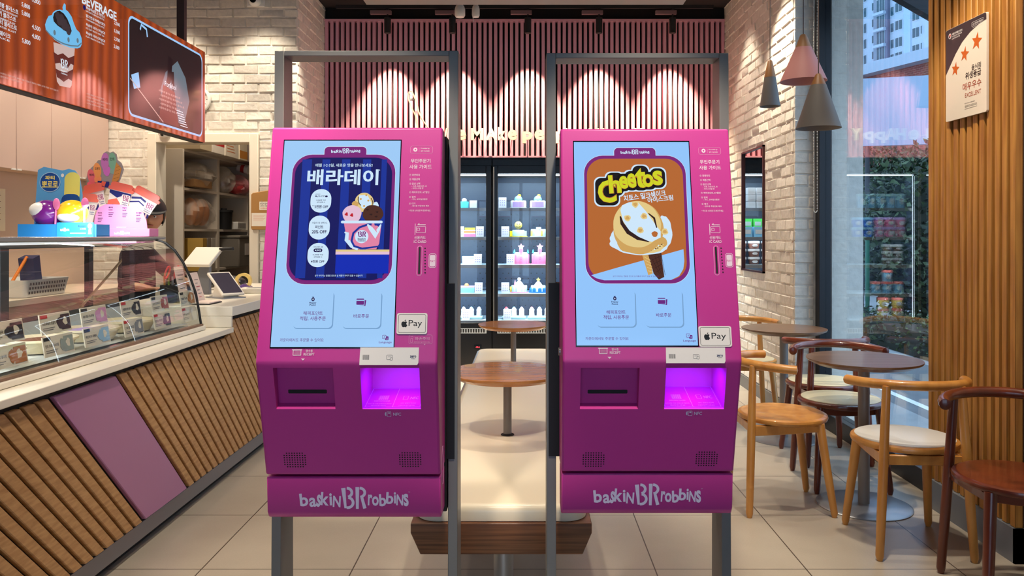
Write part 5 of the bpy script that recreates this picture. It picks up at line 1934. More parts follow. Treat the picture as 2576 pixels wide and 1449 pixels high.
MB().box(*D(-2.295, Q0, 1.300), *D(-1.935, Q1 + .10, 1.318)).build('top_panel', mat('case_top', rgb(150, 146, 144), .12, .2), t, bevel=.004)
mb = MB()
M_LINER = mat('case_liner', rgb(196, 200, 198), .35)
mb.quad(D(-2.06, Q0, .86), D(-2.06, Q1 - .02, .86), D(-2.06, Q1 - .02, .965), D(-2.06, Q0, .965))
mb.quad(D(-2.06, Q0, .866), D(-1.76, Q0, .862), D(-1.76, Q1 - .02, .862), D(-2.06, Q1 - .02, .866))
mb.build('liner', M_LINER, t)
mb = MB().box(*D(-2.085, Q0, .965), *D(-2.06, Q1, .985))
for yy in (1.95, 3.06, 4.06):
    mb.box(*D(-2.085, yy, .985), *D(-2.045, yy + .05, 1.30))
mb.box(*D(-2.085, Q0, 1.27), *D(-2.06, Q1, 1.30))
mb.box(*D(-2.28, Q0, .827), *D(-2.255, Q0 + .04, 1.30)).box(*D(-2.28, 4.06, .827), *D(-2.255, 4.10, 1.30))
mb.build('rear_frame', mat('case_frame_dark', rgb(58, 60, 62), .35, .3), t)
MB().box(*D(-2.04, Q0 + .05, 1.286), *D(-2.02, Q1 - .05, 1.296)).build('added_case_strip', mat('added_strip_glow', (1, 1, 1, 1), .4, emit=(.95, .98, 1, 1), estr=1.2), t)  # glowing strip added under the top to brighten the case
lo = light('AREA', 'case_fill', D(-2.02, 2.9, 1.28), 17, (.92, .97, 1.0), target=None, size=2.2, size_y=.04)  # unseen fill light added for the case interior
lo.parent = t
lo.rotation_euler = (0, math.radians(-14), math.radians(90))

# tubs of ice cream inside
ICE = [('pale pink', rgb(232, 170, 184)), ('mint', rgb(180, 214, 190)), ('cream', rgb(238, 222, 186)), ('brown', rgb(120, 78, 58)), ('lilac', rgb(190, 160, 206)), ('white', rgb(236, 234, 228))]
for i, (nm, col) in enumerate(ICE):
    y = 2.10 + i * .335
    t2 = thing('ice_cream_bucket', 'round bucket of %s ice cream inside the glass case' % nm, 'ice cream bucket', (-1.915, y, .868), 0, 'buckets in the ice-cream case')
    MB().lathe([(.10, 0), (.124, .045), (.132, .045), (.132, .053), (.118, .053), (.116, .03), (.0, .03)], (0, 0, 0), 32).build('bucket', mat('bucket_cream', rgb(240, 226, 190), .4), t2)
    MB().ball((0, 0, .028), (.114, .114, .024), 24, z0=0).build('ice_cream', mat('ice_' + nm.replace(' ', '_'), col, .6), t2)

# flavour cards standing along the front of the glass
M_CARDC = mat('card_ivory', rgb(224, 214, 192), .4)
M_RED = mat('tag_red', rgb(196, 50, 50), .4)
FL = [(20, '초코 체리 마니아', 'black berry', rgb(46, 40, 44), 0), (20, '이상한 나라의 솜사탕', 'toffee', rgb(178, 112, 60), 0), (150, '스트로베리 초콜릿', 'dark plum', rgb(60, 36, 40), 1), (150, '민트 초코 바스크림', 'mint grey', rgb(150, 160, 150), 0),
      (246, '슈팅스타', 'pink and blue', rgb(214, 150, 190), 0), (246, '레인보우 샤베트', 'pale blue', rgb(150, 190, 220), 0), (338, '사랑에 빠진 딸기', 'charcoal', rgb(50, 48, 50), 1), (338, '그린티', 'grey', rgb(130, 130, 130), 1),
      (410, '뉴욕 치즈케이크', 'rosy', rgb(170, 90, 80), 0), (410, '엄마는 외계인', 'slate', rgb(70, 76, 84), 1), (478, '월넛', 'orange', rgb(196, 130, 76), 0), (478, '바닐라', 'ivory', rgb(226, 216, 200), 1)]
for i, (px, txt, nm, col, red) in enumerate(FL):
    x = -1.755
    y = -x * FOC / (CX - px)
    upper = i % 2 == 0
    z = .958 if upper else .876
    wd = .21 if px < 100 else (.19 if px < 300 else .17)
    lab = '%s flavour card printed with a %s picture, along the glass' % ('upper' if upper else 'lower', nm)
    t2 = thing('flavour_card', lab, 'flavour card', (x - (.012 if upper else 0), y, z), 0, 'flavour cards along the glass')
    MB().obox((-.004, 0, .037), (.002, 0, 0), (0, wd / 2, 0), (-.006, 0, .037)).build('card', M_CARDC, t2)
    ik = Ink((0.0046, -wd / 2, 0), (0, 1, 0), (-.162, 0, 1), lift=.0008)
    ik.rrect(wd * .66, .008, wd * .97, .066, .003, mat('flav_%d' % i, col, .5))
    ik.blob(wd * .64, .036, wd * .12, .022, mat('flav_%d' % i, col, .5), .25, 18, i)
    ik.blob(wd * .80, .04, wd * .07, .016, M_CARDC, .3, 14, i + 3)
    ik.fit(txt, wd * .05, .034, wd * .48, .046, K_TX, .012)
    ik.rect(wd * .05, .022, wd * .44, .024, P_GREYT)
    ik.rect(wd * .05, .015, wd * .38, .017, P_GREYT)
    ik.rrect(wd * .02, .060, wd * .24, .072, .002, M_RED if red else P_BLACK)
    ik.build('card_print', None, t2, fix=False)

# stick leaning, tray basket and ladle seen through the case
t = thing('wooden_stick', 'long pale wooden stick leaning behind the ice-cream case', 'stick', (-2.14, 3.52, .833))
MB().tube([(0, 0, 0), (.0, .70, .39)], .006, 8).build('shaft', mat('stick_wood', rgb(214, 186, 136), .5), t)
t = thing('plastic_basket', 'white slotted plastic basket on the kitchen counter behind the case', 'basket', (-3.30, 5.15, .932))
mb = MB()
rows = []
for z, g in ((0, 0), (.11, .02)):
    rows.append([(x, y, z) for x, y in Ink.rr(-.16 - g, -.22 - g, .16 + g, .22 + g, .03)])
mb.grid(rows, close=True)
mb.add(rows[0], [tuple(range(len(rows[0])))])
bk = mb.build('basket_body', M_WHITE, t)
for r in range(3):
    ik = Ink((.163 + r * .005, -.2, .02 + r * .028), (0, 1, 0), (0, 0, 1), lift=.006)
    for q in range(14):
        ik.rect(q * .028, 0, q * .028 + .014, .016, P_GREYT)
        ik.lay -= ik.step
    ik.build('slot_row', None, bk, fix=False)
t = thing('orange_spatula', 'orange-handled spatula standing in the white basket', 'spatula', (-3.32, 5.00, .942))
MB().tube([(0, 0, 0), (.02, .20, .24)], .010, 10).build('handle', mat('orange_plastic', rgb(236, 130, 40), .4), t)
MB().obox((0, -.02, .03), (.03, 0, 0), (0, .004, .004), (0, .02, .03)).build('paddle', mat('orange_plastic', rgb(236, 130, 40), .4), t)
t = thing('paper_sleeve_stack', 'dark blue folded carton standing in the white basket', 'carton', (-3.30, 5.24, .942))
MB().obox((0, 0, .12), (.05, .0, .0), (0, .035, .01), (0, -.02, .12)).build('box', mat('carton_blue', rgb(46, 52, 92), .5), t)

# kitchen counter under the wall cabinets
t = thing('kitchen_counter', 'pale kitchen counter along the left wall under the cabinets', 'counter', (-3.4, 4.4, 0))
MB().box(-.29, -2.3, .08, .28, 2.0, .89).build('cabinet_body', mat('kitchen_beige', rgb(206, 176, 152), .45), t, bevel=.003)
MB().box(-.29, -2.3, .89, .30, 2.0, .93).build('counter_top', mat('counter_stone', rgb(222, 206, 182), .3), t, bevel=.003)
# wall cabinets
for i, (ya, yb) in enumerate(((3.0, 3.8), (3.8, 4.6), (4.6, 5.40), (5.40, 5.80), (5.80, 6.19), (6.19, 6.60))):
    lab = ['beige wall cabinet at the near end of the kitchen wall', 'second beige wall cabinet from the near end of the kitchen wall', 'beige wall cabinet left of the three narrow ones', 'narrow beige wall cabinet above the notice sheet',
           'middle narrow beige wall cabinet, above the blue stand', 'narrow beige wall cabinet against the brick wall'][i]
    t = thing('wall_cabinet', lab, 'cabinet', (-3.52, (ya + yb) / 2, 1.78), 0, 'beige wall cabinets in the kitchen')
    h = (yb - ya) / 2
    MB().box(-.175, -h + .001, 0, 0, h - .001, 1.0).build('cabinet_box', mat('kitchen_beige', rgb(206, 176, 152), .45), t)
    d = MB().box(.001, -h + .003, .0, .02, h - .003, 1.0).build('door', mat('cabinet_door', rgb(216, 186, 172), .35), t, bevel=.002, seg=1)
    s = 1 if i % 2 == 0 else -1
    MB().box(.014, s * h - (.05 if s > 0 else -.01), -.006, .026, s * h - (.01 if s > 0 else -.05), .004).build('pull_tab', M_WHITE, d)
# notice sheet
t = thing('notice_sheet', 'printed notice sheet of small drawings taped to the kitchen wall', 'notice', (-3.695, 5.30, 1.355))
MB().box(-.004, -.42, 0, 0, .28, .30).build('paper', mat('paper_cream', rgb(240, 226, 196), .6), t)
ik = Ink((0, -.42, 0), (0, 1, 0), (0, 0, 1))
for q in range(5):
    for r in range(5):
        ik.rect(.04 + q * .13, .06 + r * .043, .055 + q * .13, .085 + r * .043, P_GREYT)
        ik.rect(.07 + q * .13, .078 + r * .043, .13 + q * .13, .082 + r * .043, mat('print_brown', rgb(150, 110, 90), .5))
        ik.rect(.07 + q * .13, .066 + r * .043, .12 + q * .13, .068 + r * .043, mat('print_brown', rgb(150, 110, 90), .5))
ik.rect(.30, .282, .6, .290, mat('print_peach', rgb(226, 150, 120), .5))
ik.build('notice_print', None, t, fix=False)

# ---------------------------------------------------------------- counter-top stands on the case
TZ = 1.3185
# blue promotional stand with two toy cups
t = thing('blue_promo_stand', 'blue cardboard promotional stand with a yellow-lettered round badge', 'display stand', (-2.165, 3.70, TZ), math.radians(4))
M_CB = mat('card_blue', rgb(40, 132, 206), .4)
M_CBL = mat('card_sky', rgb(92, 166, 222), .45)
hw = .175
prof = [(-hw, 0), (.045, 0), (.045, .20), (.030, .285), (.008, .318), (-.02, .326), (-.05, .318), (-hw * .78, .335), (-hw * .93, .32)]
bp = MB().prism(prof, lambda u, v, a: (u, a + .06 * v, v), .050, .056).build('back_panel', M_CBL, t)
ik = Ink((0, .0495, 0), (1, 0, 0), (0, .06, 1))
ik.poly([(-hw * .96, .06), (.040, .06), (.040, .12), (0, .17), (-.06, .12), (-hw * .7, .16), (-hw * .96, .12)], mat('card_ice', rgb(176, 210, 236), .45))
ik.poly(Ink.rr(-hw * .95, .01, .042, .075, .01), mat('card_deep', rgb(26, 96, 176), .45))
ik.ell(-.105, .262, .048, .048, mat('card_ice', rgb(176, 210, 236), .45))
ik.ell(-.105, .262, .045, .045, mat('card_navy', rgb(26, 74, 150), .4))
M_CY = mat('card_yellow', rgb(244, 220, 110), .45)
ik.fit('파티', -.128, .273, -.084, .293, M_CY, .03)
ik.fit('뽀로로', -.142, .236, -.068, .267, M_CY, .03)
ik.ell(-.048, .295, .007, .009, M_CARD)
for (cx, cy, s) in ((-.135, .105, .05), (-.110, .125, .045), (-.15, .13, .035)):
    ik.poly([(cx - s * .3, cy - s * .5), (cx + s * .3, cy - s * .5), (cx, cy + s * .8)], mat('card_pine', rgb(30, 60, 90), .5))
ik.poly(Ink.rr(-.038, .17, .034, .31, .034), mat('card_lemon', rgb(222, 214, 110), .45))
ik.poly(Ink.rr(-.050, .10, .036, .205, .03), mat('card_navy', rgb(26, 74, 150), .4))
ik.build('panel_print', None, bp, fix=False)
MB().box(-hw, -.075, 0, hw, .056, .006).box(-hw, -.078, 0, hw, -.072, .058).box(-hw, -.075, 0, -hw + .005, .056, .058).box(hw - .005, -.075, 0, hw, .056, .058).build('tray', M_CB, t)
pl = MB().box(-.0, -.0815, .0, .165, -.0785, .066).build('price_strip', mat('card_azure', rgb(44, 146, 214), .4), t)
ik = Ink((0, -.0815, 0), (1, 0, 0), (0, 0, 1))
brand_mark(ik, .016, .024, .056, .042, M_CARD)
ik.fit('뽀로로 음료컵', .096, .044, .13, .054, P_NAVY, .02)
ik.fit('5,900원', .104, .032, .13, .041, mat('card_lilac', rgb(160, 120, 200), .5), .02)
ik.rect(.06, .014, .13, .018, M_CARD)
ik.ell(.148, .05, .010, .012, M_CARD)
ik.poly([(.140, .012), (.156, .012), (.152, .044), (.144, .044)], P_PALE)
ik.build('strip_print', None, pl, fix=False)
for i, (px, col, lab) in enumerate(((-.078, (120, 36, 140), 'round purple toy cup on a pink foot in the blue stand'), (.036, (244, 206, 40), 'round yellow toy cup on a violet foot in the blue stand'))):
    p = Matrix.Rotation(math.radians(4), 3, 'Z') @ Vector((px, -.012, .0065)) + Vector((-2.165, 3.70, TZ))
    c = thing('toy_cup', lab, 'toy cup', p, 0, 'round toy cups in the blue stand')
    MB().lathe([(0, 0), (.044, 0), (.046, .01), (.036, .035), (.034, .05), (0, .05)], (0, 0, 0), 28).build('foot', mat('cup_foot%d' % i, rgb(226, 130, 180) if i == 0 else rgb(176, 90, 180), .3), c)
    MB().ball((0, 0, .105), (.068, .060, .062), 28).build('cup_body', mat('cup_body%d' % i, rgb(*col), .2, coat=.4), c)
    if i == 0:
        MB().ball((-.018, -.030, .118), (.046, .034, .036), 20).build('pale_patch', mat('cup_white', rgb(240, 240, 240), .25), c)
        MB().tube([(.055, -.03, .03), (.062, -.035, .12)], .0045, 8).ball((.066, -.038, .145), (.017, .007, .028), 16).build('spoon', mat('spoon_pink', rgb(244, 130, 190), .3), c)
    else:
        MB().ball((0, -.030, .085), (.052, .036, .026), 20).build('pale_patch', mat('cup_white', rgb(240, 240, 240), .25), c)
        MB().tube([(.072, -.03, .03), (.076, -.035, .13)], .0045, 8).ball((.080, -.038, .150), (.018, .007, .026), 16).build('spoon', mat('spoon_pink', rgb(244, 130, 190), .3), c)

# pink size-guide stand: cardboard cups and a fan of flavour spoons above a pink price panel
t = thing('pink_size_stand', 'pink cardboard size-guide stand with printed cups and a fan of coloured scoops', 'display stand', (-2.086, 4.12, TZ), math.radians(2))
M_CP = mat('card_pink', rgb(232, 140, 190), .45)
M_CG = mat('card_grey', rgb(160, 148, 146), .5)
M_LID = mat('card_coral', rgb(240, 112, 92), .4)
M_NV = mat('card_indigo', rgb(40, 44, 120), .4)
M_IV = mat('card_ivory2', rgb(242, 232, 220), .45)
MB().box(-.137, -.06, 0, .139, .05, .042).build('pink_box', M_CP, t, bevel=.003)
MB().box(-.32, -.01, 0, -.137, .05, .030).build('back_shelf', M_NV, t, bevel=.002)
pp = MB().prism([(-.146, .042), (.127, .042), (.122, .085), (.105, .125), (.075, .150), (-.02, .166), (-.085, .168), (-.122, .150), (-.140, .105)], lambda u, v, a: (u, a, v), -.058, -.054).build('price_panel', M_CP, t)
ik = Ink((0, -.0583, 0), (1, 0, 0), (0, 0, 1))
for cx, cy, s in ((-.115, .118, '파인트'), (-.060, .146, '쿼터'), (.010, .144, '패밀리'), (.080, .118, '하프갤런')):
    ik.fit(s, cx - .010, cy, cx + .012 + .006 * (len(s) > 3), cy + .009, P_NAVY, .02)
    ik.fit('9,800원', cx - .010, cy - .012, cx + .010, cy - .004, P_NAVY, .02)
    for q in range(3):
        ik.rect(cx - .010, cy - .024 - q * .009, cx + .016 - .004 * q, cy - .0215 - q * .009, P_NAVY)
ik.rect(-.03, .047, .02, .050, M_CARD)
ik.build('price_print', None, pp, fix=False)
ik = Ink((0, -.0603, 0), (1, 0, 0), (0, 0, 1))
brand_mark(ik, -.040, .008, .040, .030, M_CARD)
ik.build('brand_print', None, t, fix=False)
# printed cardboard cups in a fan: foot centre (x, z), width, height, lean, layer depth, print style
CUPS = [(-.262, .105, .082, .085, 0, -.034, 0), (-.196, .075, .088, .150, -.12, -.040, 1), (-.150, .120, .098, .160, .22, .004, 2), (-.068, .130, .118, .155, -.24, .014, 0), (.030, .110, .140, .150, -.50, .024, 3)]
for i, (cx, z0, wd, h, rot, dy, sty) in enumerate(CUPS):
    R = Matrix.Rotation(-rot, 3, 'Y')

    def rp(u, v, a, cx=cx, z0=z0, R=R, dy=dy):
        p = R @ Vector((u, 0, v))
        return (p.x + cx, a + dy, p.z + z0)
    w2 = wd / 2
    cup = MB().prism([(-w2 * .8, 0), (w2 * .8, 0), (w2, h * .76), (-w2, h * .76)], rp, .0, .004).build('cardboard_cup', M_IV, t)
    if i == 0:
        MB().prism(Ink.rr(-w2 * 1.1, h * .72, w2 * 1.1, h * .80, h * .03), rp, -.003, .006).build('cup_rim', M_IV, cup)
    else:
        MB().prism(Ink.rr(-w2 * 1.12, h * .72, w2 * 1.12, h * .84, h * .05), rp, -.004, .006).prism(Ink.rr(-w2 * .98, h * .80, w2 * .98, h * 1.0, h * .12), rp, -.003, .005).build('cup_lid', M_LID, cup)
    ik = Ink(Vector(rp(0, 0, 0)), R @ Vector((1, 0, 0)), R @ Vector((0, 0, 1)))
    if sty == 0:
        ik.poly([(-w2 * .98, h * .70), (w2 * .98, h * .70), (w2 * .95, h * .56), (w2 * .4, h * .62), (-w2 * .2, h * .48), (-w2 * .95, h * .60)], M_NV)
        ik.poly([(-w2 * .86, h * .10), (w2 * .83, h * .06), (w2 * .88, h * .22), (w2 * .1, h * .26), (-w2 * .88, h * .30)], M_NV)
        if i:
            ik.poly([(-w2 * .9, h * .34), (-w2 * .2, h * .46), (w2 * .2, h * .30), (w2 * .2, h * .18), (-w2 * .4, h * .24), (-w2 * .88, h * .16)], M_LID)
    elif sty == 3:
        ik.stroke([(-w2 * .92, h * .5), (-w2 * .3, h * .64), (w2 * .3, h * .58), (w2 * .7, h * .36), (w2 * .84, h * .1)], w2 * .16, M_NV)
        ik.stroke([(-w2 * .9, h * .34), (-w2 * .3, h * .50), (w2 * .2, h * .44), (w2 * .5, h * .26), (w2 * .6, h * .08)], w2 * .10, M_NV)
        ik.rect(-w2 * .8, h * .10, w2 * .2, h * .15, M_NV)
    else:
        ik.stroke([(-w2 * .8, h * .5), (-w2 * .2, h * .62), (w2 * .4, h * .4), (-w2 * .1, h * .16), (-w2 * .7, h * .22)], w2 * .24, M_NV)
    if True:
        ik.rrect(w2 * .18, h * .24, w2 * .92, h * .64, .006, M_IV)
        brand_mark(ik, w2 * .30, h * .42, w2 * .86, h * .62, M_NV, word=False, m2=mat('card_magenta', rgb(150, 36, 110), .4))
        ik.fit('baskin', w2 * .34, h * .345, w2 * .84, h * .395, M_NV, .02)
        ik.fit('robbins', w2 * .34, h * .28, w2 * .84, h * .33, M_NV, .02)
    ik.build('cup_print', None, cup, fix=False)
# fan of flavour scoops on a grey card
fx, fz = -.144, -.005
hd = MB().prism([(x * .83 + fx + .055, z + fz) for x, z in [(-.155, .275), (-.13, .265), (-.09, .275), (-.02, .255), (.02, .27), (.045, .31), (.065, .36), (.05, .395), (.025, .412), (.02, .44), (.0, .455), (-.02, .448), (-.04, .456),
                                                                (-.062, .445), (-.072, .41), (-.095, .408), (-.115, .385), (-.135, .37), (-.160, .345), (-.168, .31)]], lambda u, v, a: (u, a, v), .030, .035).build('fan_header', M_CG, t)
ik = Ink((fx + .055, .0298, fz), (1, 0, 0), (0, 0, 1))
for (cx, cy, rx, ry, rt, col, tx) in ((-.112, .322, .020, .040, -.35, (240, 110, 120), '체리'), (-.082, .355, .020, .040, -.2, (250, 160, 90), '오렌지'), (-.042, .402, .021, .046, .05, (206, 120, 190), '베리'), (-.004, .405, .020, .044, -.05, (130, 180, 150), '민트')):
    m_ = mat('scoop_%d_%d' % (col[0], col[1]), rgb(*col), .5)
    ik.blob(cx + .008 + rt * .03, cy - ry * 1.1, rx * .95, ry * .55, mat('scoop_b_%d' % col[0], rgb(min(255, col[0] + 10), max(60, col[1] - 6), min(255, col[2] + 10)), .5), .2, 20, int(col[0]))
    ik.ell(cx, cy, rx, ry, m_, rot=-rt * .6)
    ik.fit(tx, cx - rx * .6, cy + ry * .05, cx + rx * .6, cy + ry * .4, P_BLACK, .02)
ik.poly([(.016, .398), (.044, .365), (.032, .31), (.0, .268), (-.006, .30), (.008, .36)], mat('cone_tan', rgb(206, 138, 66), .5))
for q in range(5):
    ik.stroke([(-.003 + q * .005, .29 + q * .02), (.026 + q * .003, .30 + q * .02)], .0016, mat('cone_brown', rgb(130, 76, 30), .5))
ik.poly([(-.08, .27), (-.02, .264), (-.02, .295), (-.08, .300)], M_NV)
ik.poly([(-.066, .278), (-.045, .268), (-.036, .294), (-.056, .298)], M_LID)
ik.build('fan_print', None, hd, fix=False)
MB().box(-.20, .036, .030, -.185, .040, .28).box(-.10, .036, .030, -.085, .040, .28).build('support_stalk', M_CG, t)

# ---------------------------------------------------------------- menu boards hung above the counter
MX = -2.10
M_MB = mat('lit_brick_orange', (0.01, .01, .01, 1), .03, emit=rgb(150, 66, 30), estr=1.0, spec=.5)
N, L, b = nodes(M_MB)
tc = N.new('ShaderNodeTexCoord')
wv = N.new('ShaderNodeTexWave')
wv.bands_direction = 'Y'
wv.inputs['Scale'].default_value = 3.4
wv.inputs['Distortion'].default_value = 1.2
wv.inputs['Detail'].default_value = 1.0
L.new(tc.outputs['Object'], wv.inputs['Vector'])
mx = N.new('ShaderNodeMix')
mx.data_type = 'RGBA'
mx.inputs['A'].default_value = rgb(168, 72, 28)
mx.inputs['B'].default_value = rgb(128, 54, 26)
L.new(wv.outputs['Fac'], mx.inputs['Factor'])
L.new(mx.outputs['Result'], b.inputs['Emission Color'])
S_MTX = screen_mat('lit_menu_white', 216, 226, 236)
S_MBL = screen_mat('lit_menu_blue', 110, 186, 232)
S_MDK = screen_mat('lit_menu_dark', 34, 26, 26)
S_MCH = screen_mat('lit_menu_choc', 96, 42, 34)
S_MLT = screen_mat('lit_menu_milk', 200, 176, 170)
S_MGR = screen_mat('lit_menu_haze', 96, 116, 128)


def my(px, py):
    yy = MX * FOC / (px - CX)
    return yy, EYE - (py - CY) * yy / FOC


BZ0, BZ1 = 1.930, 2.532
for i, (ya, yb, lab) in enumerate(((4.105, 5.155, 'wide menu screen showing a dark dripping picture in a rounded blue outline'), (3.03, 4.10, 'wide orange menu screen with prices and a blue-lidded cup'))):
    t = thing('menu_screen', lab, 'menu screen', (MX, (ya + yb) / 2, BZ0), 0, 'menu screens hung above the counter')
    h = (yb - ya) / 2
    MB().box(-.075, -h, 0, -.012, h, BZ1 - BZ0).build('housing', M_BLACKM, t, bevel=.003)
    sc = MB().box(-.012, -h + .004, .004, 0, h - .004, BZ1 - BZ0 - .004).build('screen', M_MB, t)
    ik = Ink((0.0, -(ya + yb) / 2, -BZ0), (0, 1, 0), (0, 0, 1))
    bx = lambda x0, y0, x1, y1: (my(x0, y1)[0], my(x0, y1)[1], my(x1, y1)[0], my(x0, y0)[1])
    if i == 0:
        a, c = my(322, 285), my(509, 348)
        za, zb_ = 1.962, 2.498
        ik.rrect(a[0], za, c[0], zb_, .05, S_BLUE1)
        ik.rrect(a[0] + .012, za + .012, c[0] - .012, zb_ - .012, .042, S_MDK)
        y0_, y1_ = a[0] + .012, c[0] - .012
        W = y1_ - y0_
        ik.poly([(y0_ + W * .38, za + .2), (y0_ + W * .45, zb_ - .22), (y0_ + W * .62, zb_ - .12), (y0_ + W * .74, zb_ - .2), (y0_ + W * .8, za + .2), (y0_ + W * .72, za + .05), (y0_ + W * .5, za + .04)], S_MGR)
        ik.stroke([(y0_ + W * .52, zb_ - .12), (y0_ + W * .50, zb_ - .25), (y0_ + W * .46, zb_ - .32), (y0_ + W * .45, za + .2)], [.06, .05, .03, .012], S_BLACK)
        ik.stroke([(y0_ + W * .54, zb_ - .2), (y0_ + W * .56, za + .24), (y0_ + W * .55, za + .12)], [.05, .03, .01], S_BLACK)
        ik.poly([(y0_ + W * .36, za + .02), (y0_ + W * .42, za + .24), (y0_ + W * .58, za + .22), (y0_ + W * .64, za + .02)], S_MCH)
        ik.poly([(y0_ + .02, za + .22), (y0_ + .10, za + .25), (y0_ + .12, za + .17), (y0_ + .05, za + .15)], S_BLUE1)
        ik.stroke([(y0_ + .01, za + .20), (y0_ + W * .42, za + .02)], .006, S_MLT)
        ik.stroke([(y0_ + .12, zb_ - .05), (y0_ + .13, zb_ - .02), (y0_ + .19, zb_ - .03), (y0_ + .20, zb_ - .07)], .014, S_BLUE1)
        ik.fit('Porikhol', y0_ + W * .44, za + .235, y0_ + W * .60, za + .265, S_MTX, .012)
        for q in range(5):
            ik.fit('시원하게 즐기는 초코 블라스트', y0_ + W * (.36 + .02 * (q % 2)), za + .19 - q * .024, y0_ + W * (.66 + .03 * (q % 3)), za + .203 - q * .024, S_MLT, .006)
        for q in range(7):
            ik.rect(y0_ + W * (.60 + .01 * q), za + .115 - q * .014, y0_ + W * (.70 + .012 * q), za + .120 - q * .014, S_MTX)
    else:
        def T(s, x0, y0, x1, y1, m_=S_MTX, bd=.014):
            """text spanning two pixel corners of the board"""
            a, c = my(x0, y1), my(x1, y0)
            zz = my(x0, y0)[1]
            ik.fit(s, a[0], a[1], c[0], zz, m_, bd)
        T('BEVERAGE', 206, -16, 293, 8, S_MTX, .03)
        for q, (s, e, y) in enumerate((('복숭아&망고 아이스', 'UNI PEACH & MANGO ICED TEA', 14), ('딸기연유라떼(ICED)', 'STRAWBERRY DOLCE LATTE', 35), ('복숭아 아이스티(ICE', 'ICE FLAT PEACH ICED TEA', 57), ('복숭아 아이스티(ICE', 'FLAT PEACH ICED TEA', 78))):
            T(s, 216, y, 264, y + 9)
            T(e, 216, y + 11, 262, y + 15, S_MTX, .006)
        for s, x0, y0 in (('2,500', 287, 52), ('5,300', 287, 72), ('2,700', 287, 92), ('2,000', 286, 111)):
            T(s, x0, y0, x0 + 14, y0 + 10)
        ik.ell(*my(212, 19), .012, .012, S_NAVY)
        for s, x0, y0 in (('5,800', 54, 4), ('5,800', 54, 25), ('4,500', 80, 60), ('4,800', 80, 83), ('5,800', 55, 95), ('5,800', 80, -8)):
            T(s, x0, y0, x0 + 21, y0 + 13)
        for s, e, x1, y0 in (('봉봉 블라스트', 'LIKE BON BON BLAST', 46, 2), ('딸기 블라스트', 'STRAWBERRY BLAST', 40, 22), ('워터 블라스트', 'WATER BLAST', 42, 44), ('초코 쉐이크', 'SHAKE', 26, 66)):
            T(s, x1 - 52, y0, x1, y0 + 13)
            T(e, x1 - 52, y0 + 16, x1 - 2, y0 + 21, S_MTX, .008)
        for q in range(2):
            T('※ 상기 이미지는 연출된 컷으로 실제와 다를 수 있습니다 제공되는 제품의 크기와 모양은 차이가 있습니다', -10, 178 + q * 8, 146 - q * 90, 183 + q * 8, S_MLT, .004)
        for q in range(4):
            T('• 가격은 매장에 따라 차이가 있습니다', 216, 233 + q * 8, 262 + 16 * (q % 2), 237 + q * 8, S_MLT, .004)
        ik.build('price_list', None, sc, fix=False)
        # cup picture with its wavy blue lid
        ik = Ink((0.0, -(ya + yb) / 2, -BZ0), (0, 1, 0), (0, 0, 1))
        P = lambda *pp: [my(x, y) for x, y in pp]
        ik.poly(P((134, 106), (188, 122), (180, 215), (176, 221), (150, 216), (143, 205)), S_MLT)
        ik.poly(P((134, 130), (145, 138), (158, 134), (172, 146), (187, 140), (186, 165), (178, 160), (170, 172), (160, 168), (150, 158), (138, 160)), S_MCH)
        ik.poly(P((139, 172), (150, 178), (160, 182), (172, 180), (184, 174), (181, 204), (172, 198), (160, 206), (150, 198), (143, 194)), S_MCH)
        ik.poly(P((158, 26), (157, 18), (161, 8), (165, 12), (165, 24), (172, 30), (180, 42), (186, 60), (192, 74), (200, 82), (205, 96), (206, 110), (202, 119), (194, 122), (176, 120), (156, 112), (138, 101), (124, 86), (115, 74), (113, 62),
                  (117, 50), (122, 40), (130, 38), (133, 31), (140, 26), (150, 24)), S_MBL)
        ik.stroke(P((114, 74), (126, 88), (142, 101), (160, 110), (178, 115), (196, 116), (205, 108)), .006, S_MGR)
        for cx, cy in ((137, 82), (172, 100), (195, 102)):
            a = my(cx, cy)
            ik.ell(a[0], a[1], .009, .012, S_MGR, 12)
        ik.poly(P((133, 44), (136, 33), (143, 28), (150, 27), (160, 34), (169, 47), (176, 64), (180, 78), (178, 83), (170, 82), (158, 74), (144, 64), (135, 54)), S_MDK)
        for cx, cy in ((145, 40), (155, 46), (149, 54), (163, 58), (170, 70), (160, 66), (172, 78)):
            a = my(cx, cy)
            ik.ell(a[0], a[1], .019, .019, screen_mat('lit_menu_pearl', 60, 50, 54), 16)
        brand_mark(ik, *bx(152, 146, 170, 170), S_MTX, word=False)
        T('baskin', 153, 174, 169, 178, S_MTX, .02)
        T('robbins', 153, 181, 169, 185, S_MTX, .02)
    ik.build('dripping_picture' if i == 0 else 'cup_picture', None, sc, fix=False)
p = at(433, 60, 4.92)
t = tag(MB().box(-.024, -.02, 0, .024, .02, CEIL - 2.40).build('hanging_post', mat('post_brown', rgb(58, 46, 48), .5), None, bevel=.002, loc=(p.x + .06, 4.92, 2.40)), 'dark brown ceiling post behind the menu screens', 'post')

# ---------------------------------------------------------------- things on the raised worktop
UZ = .9405
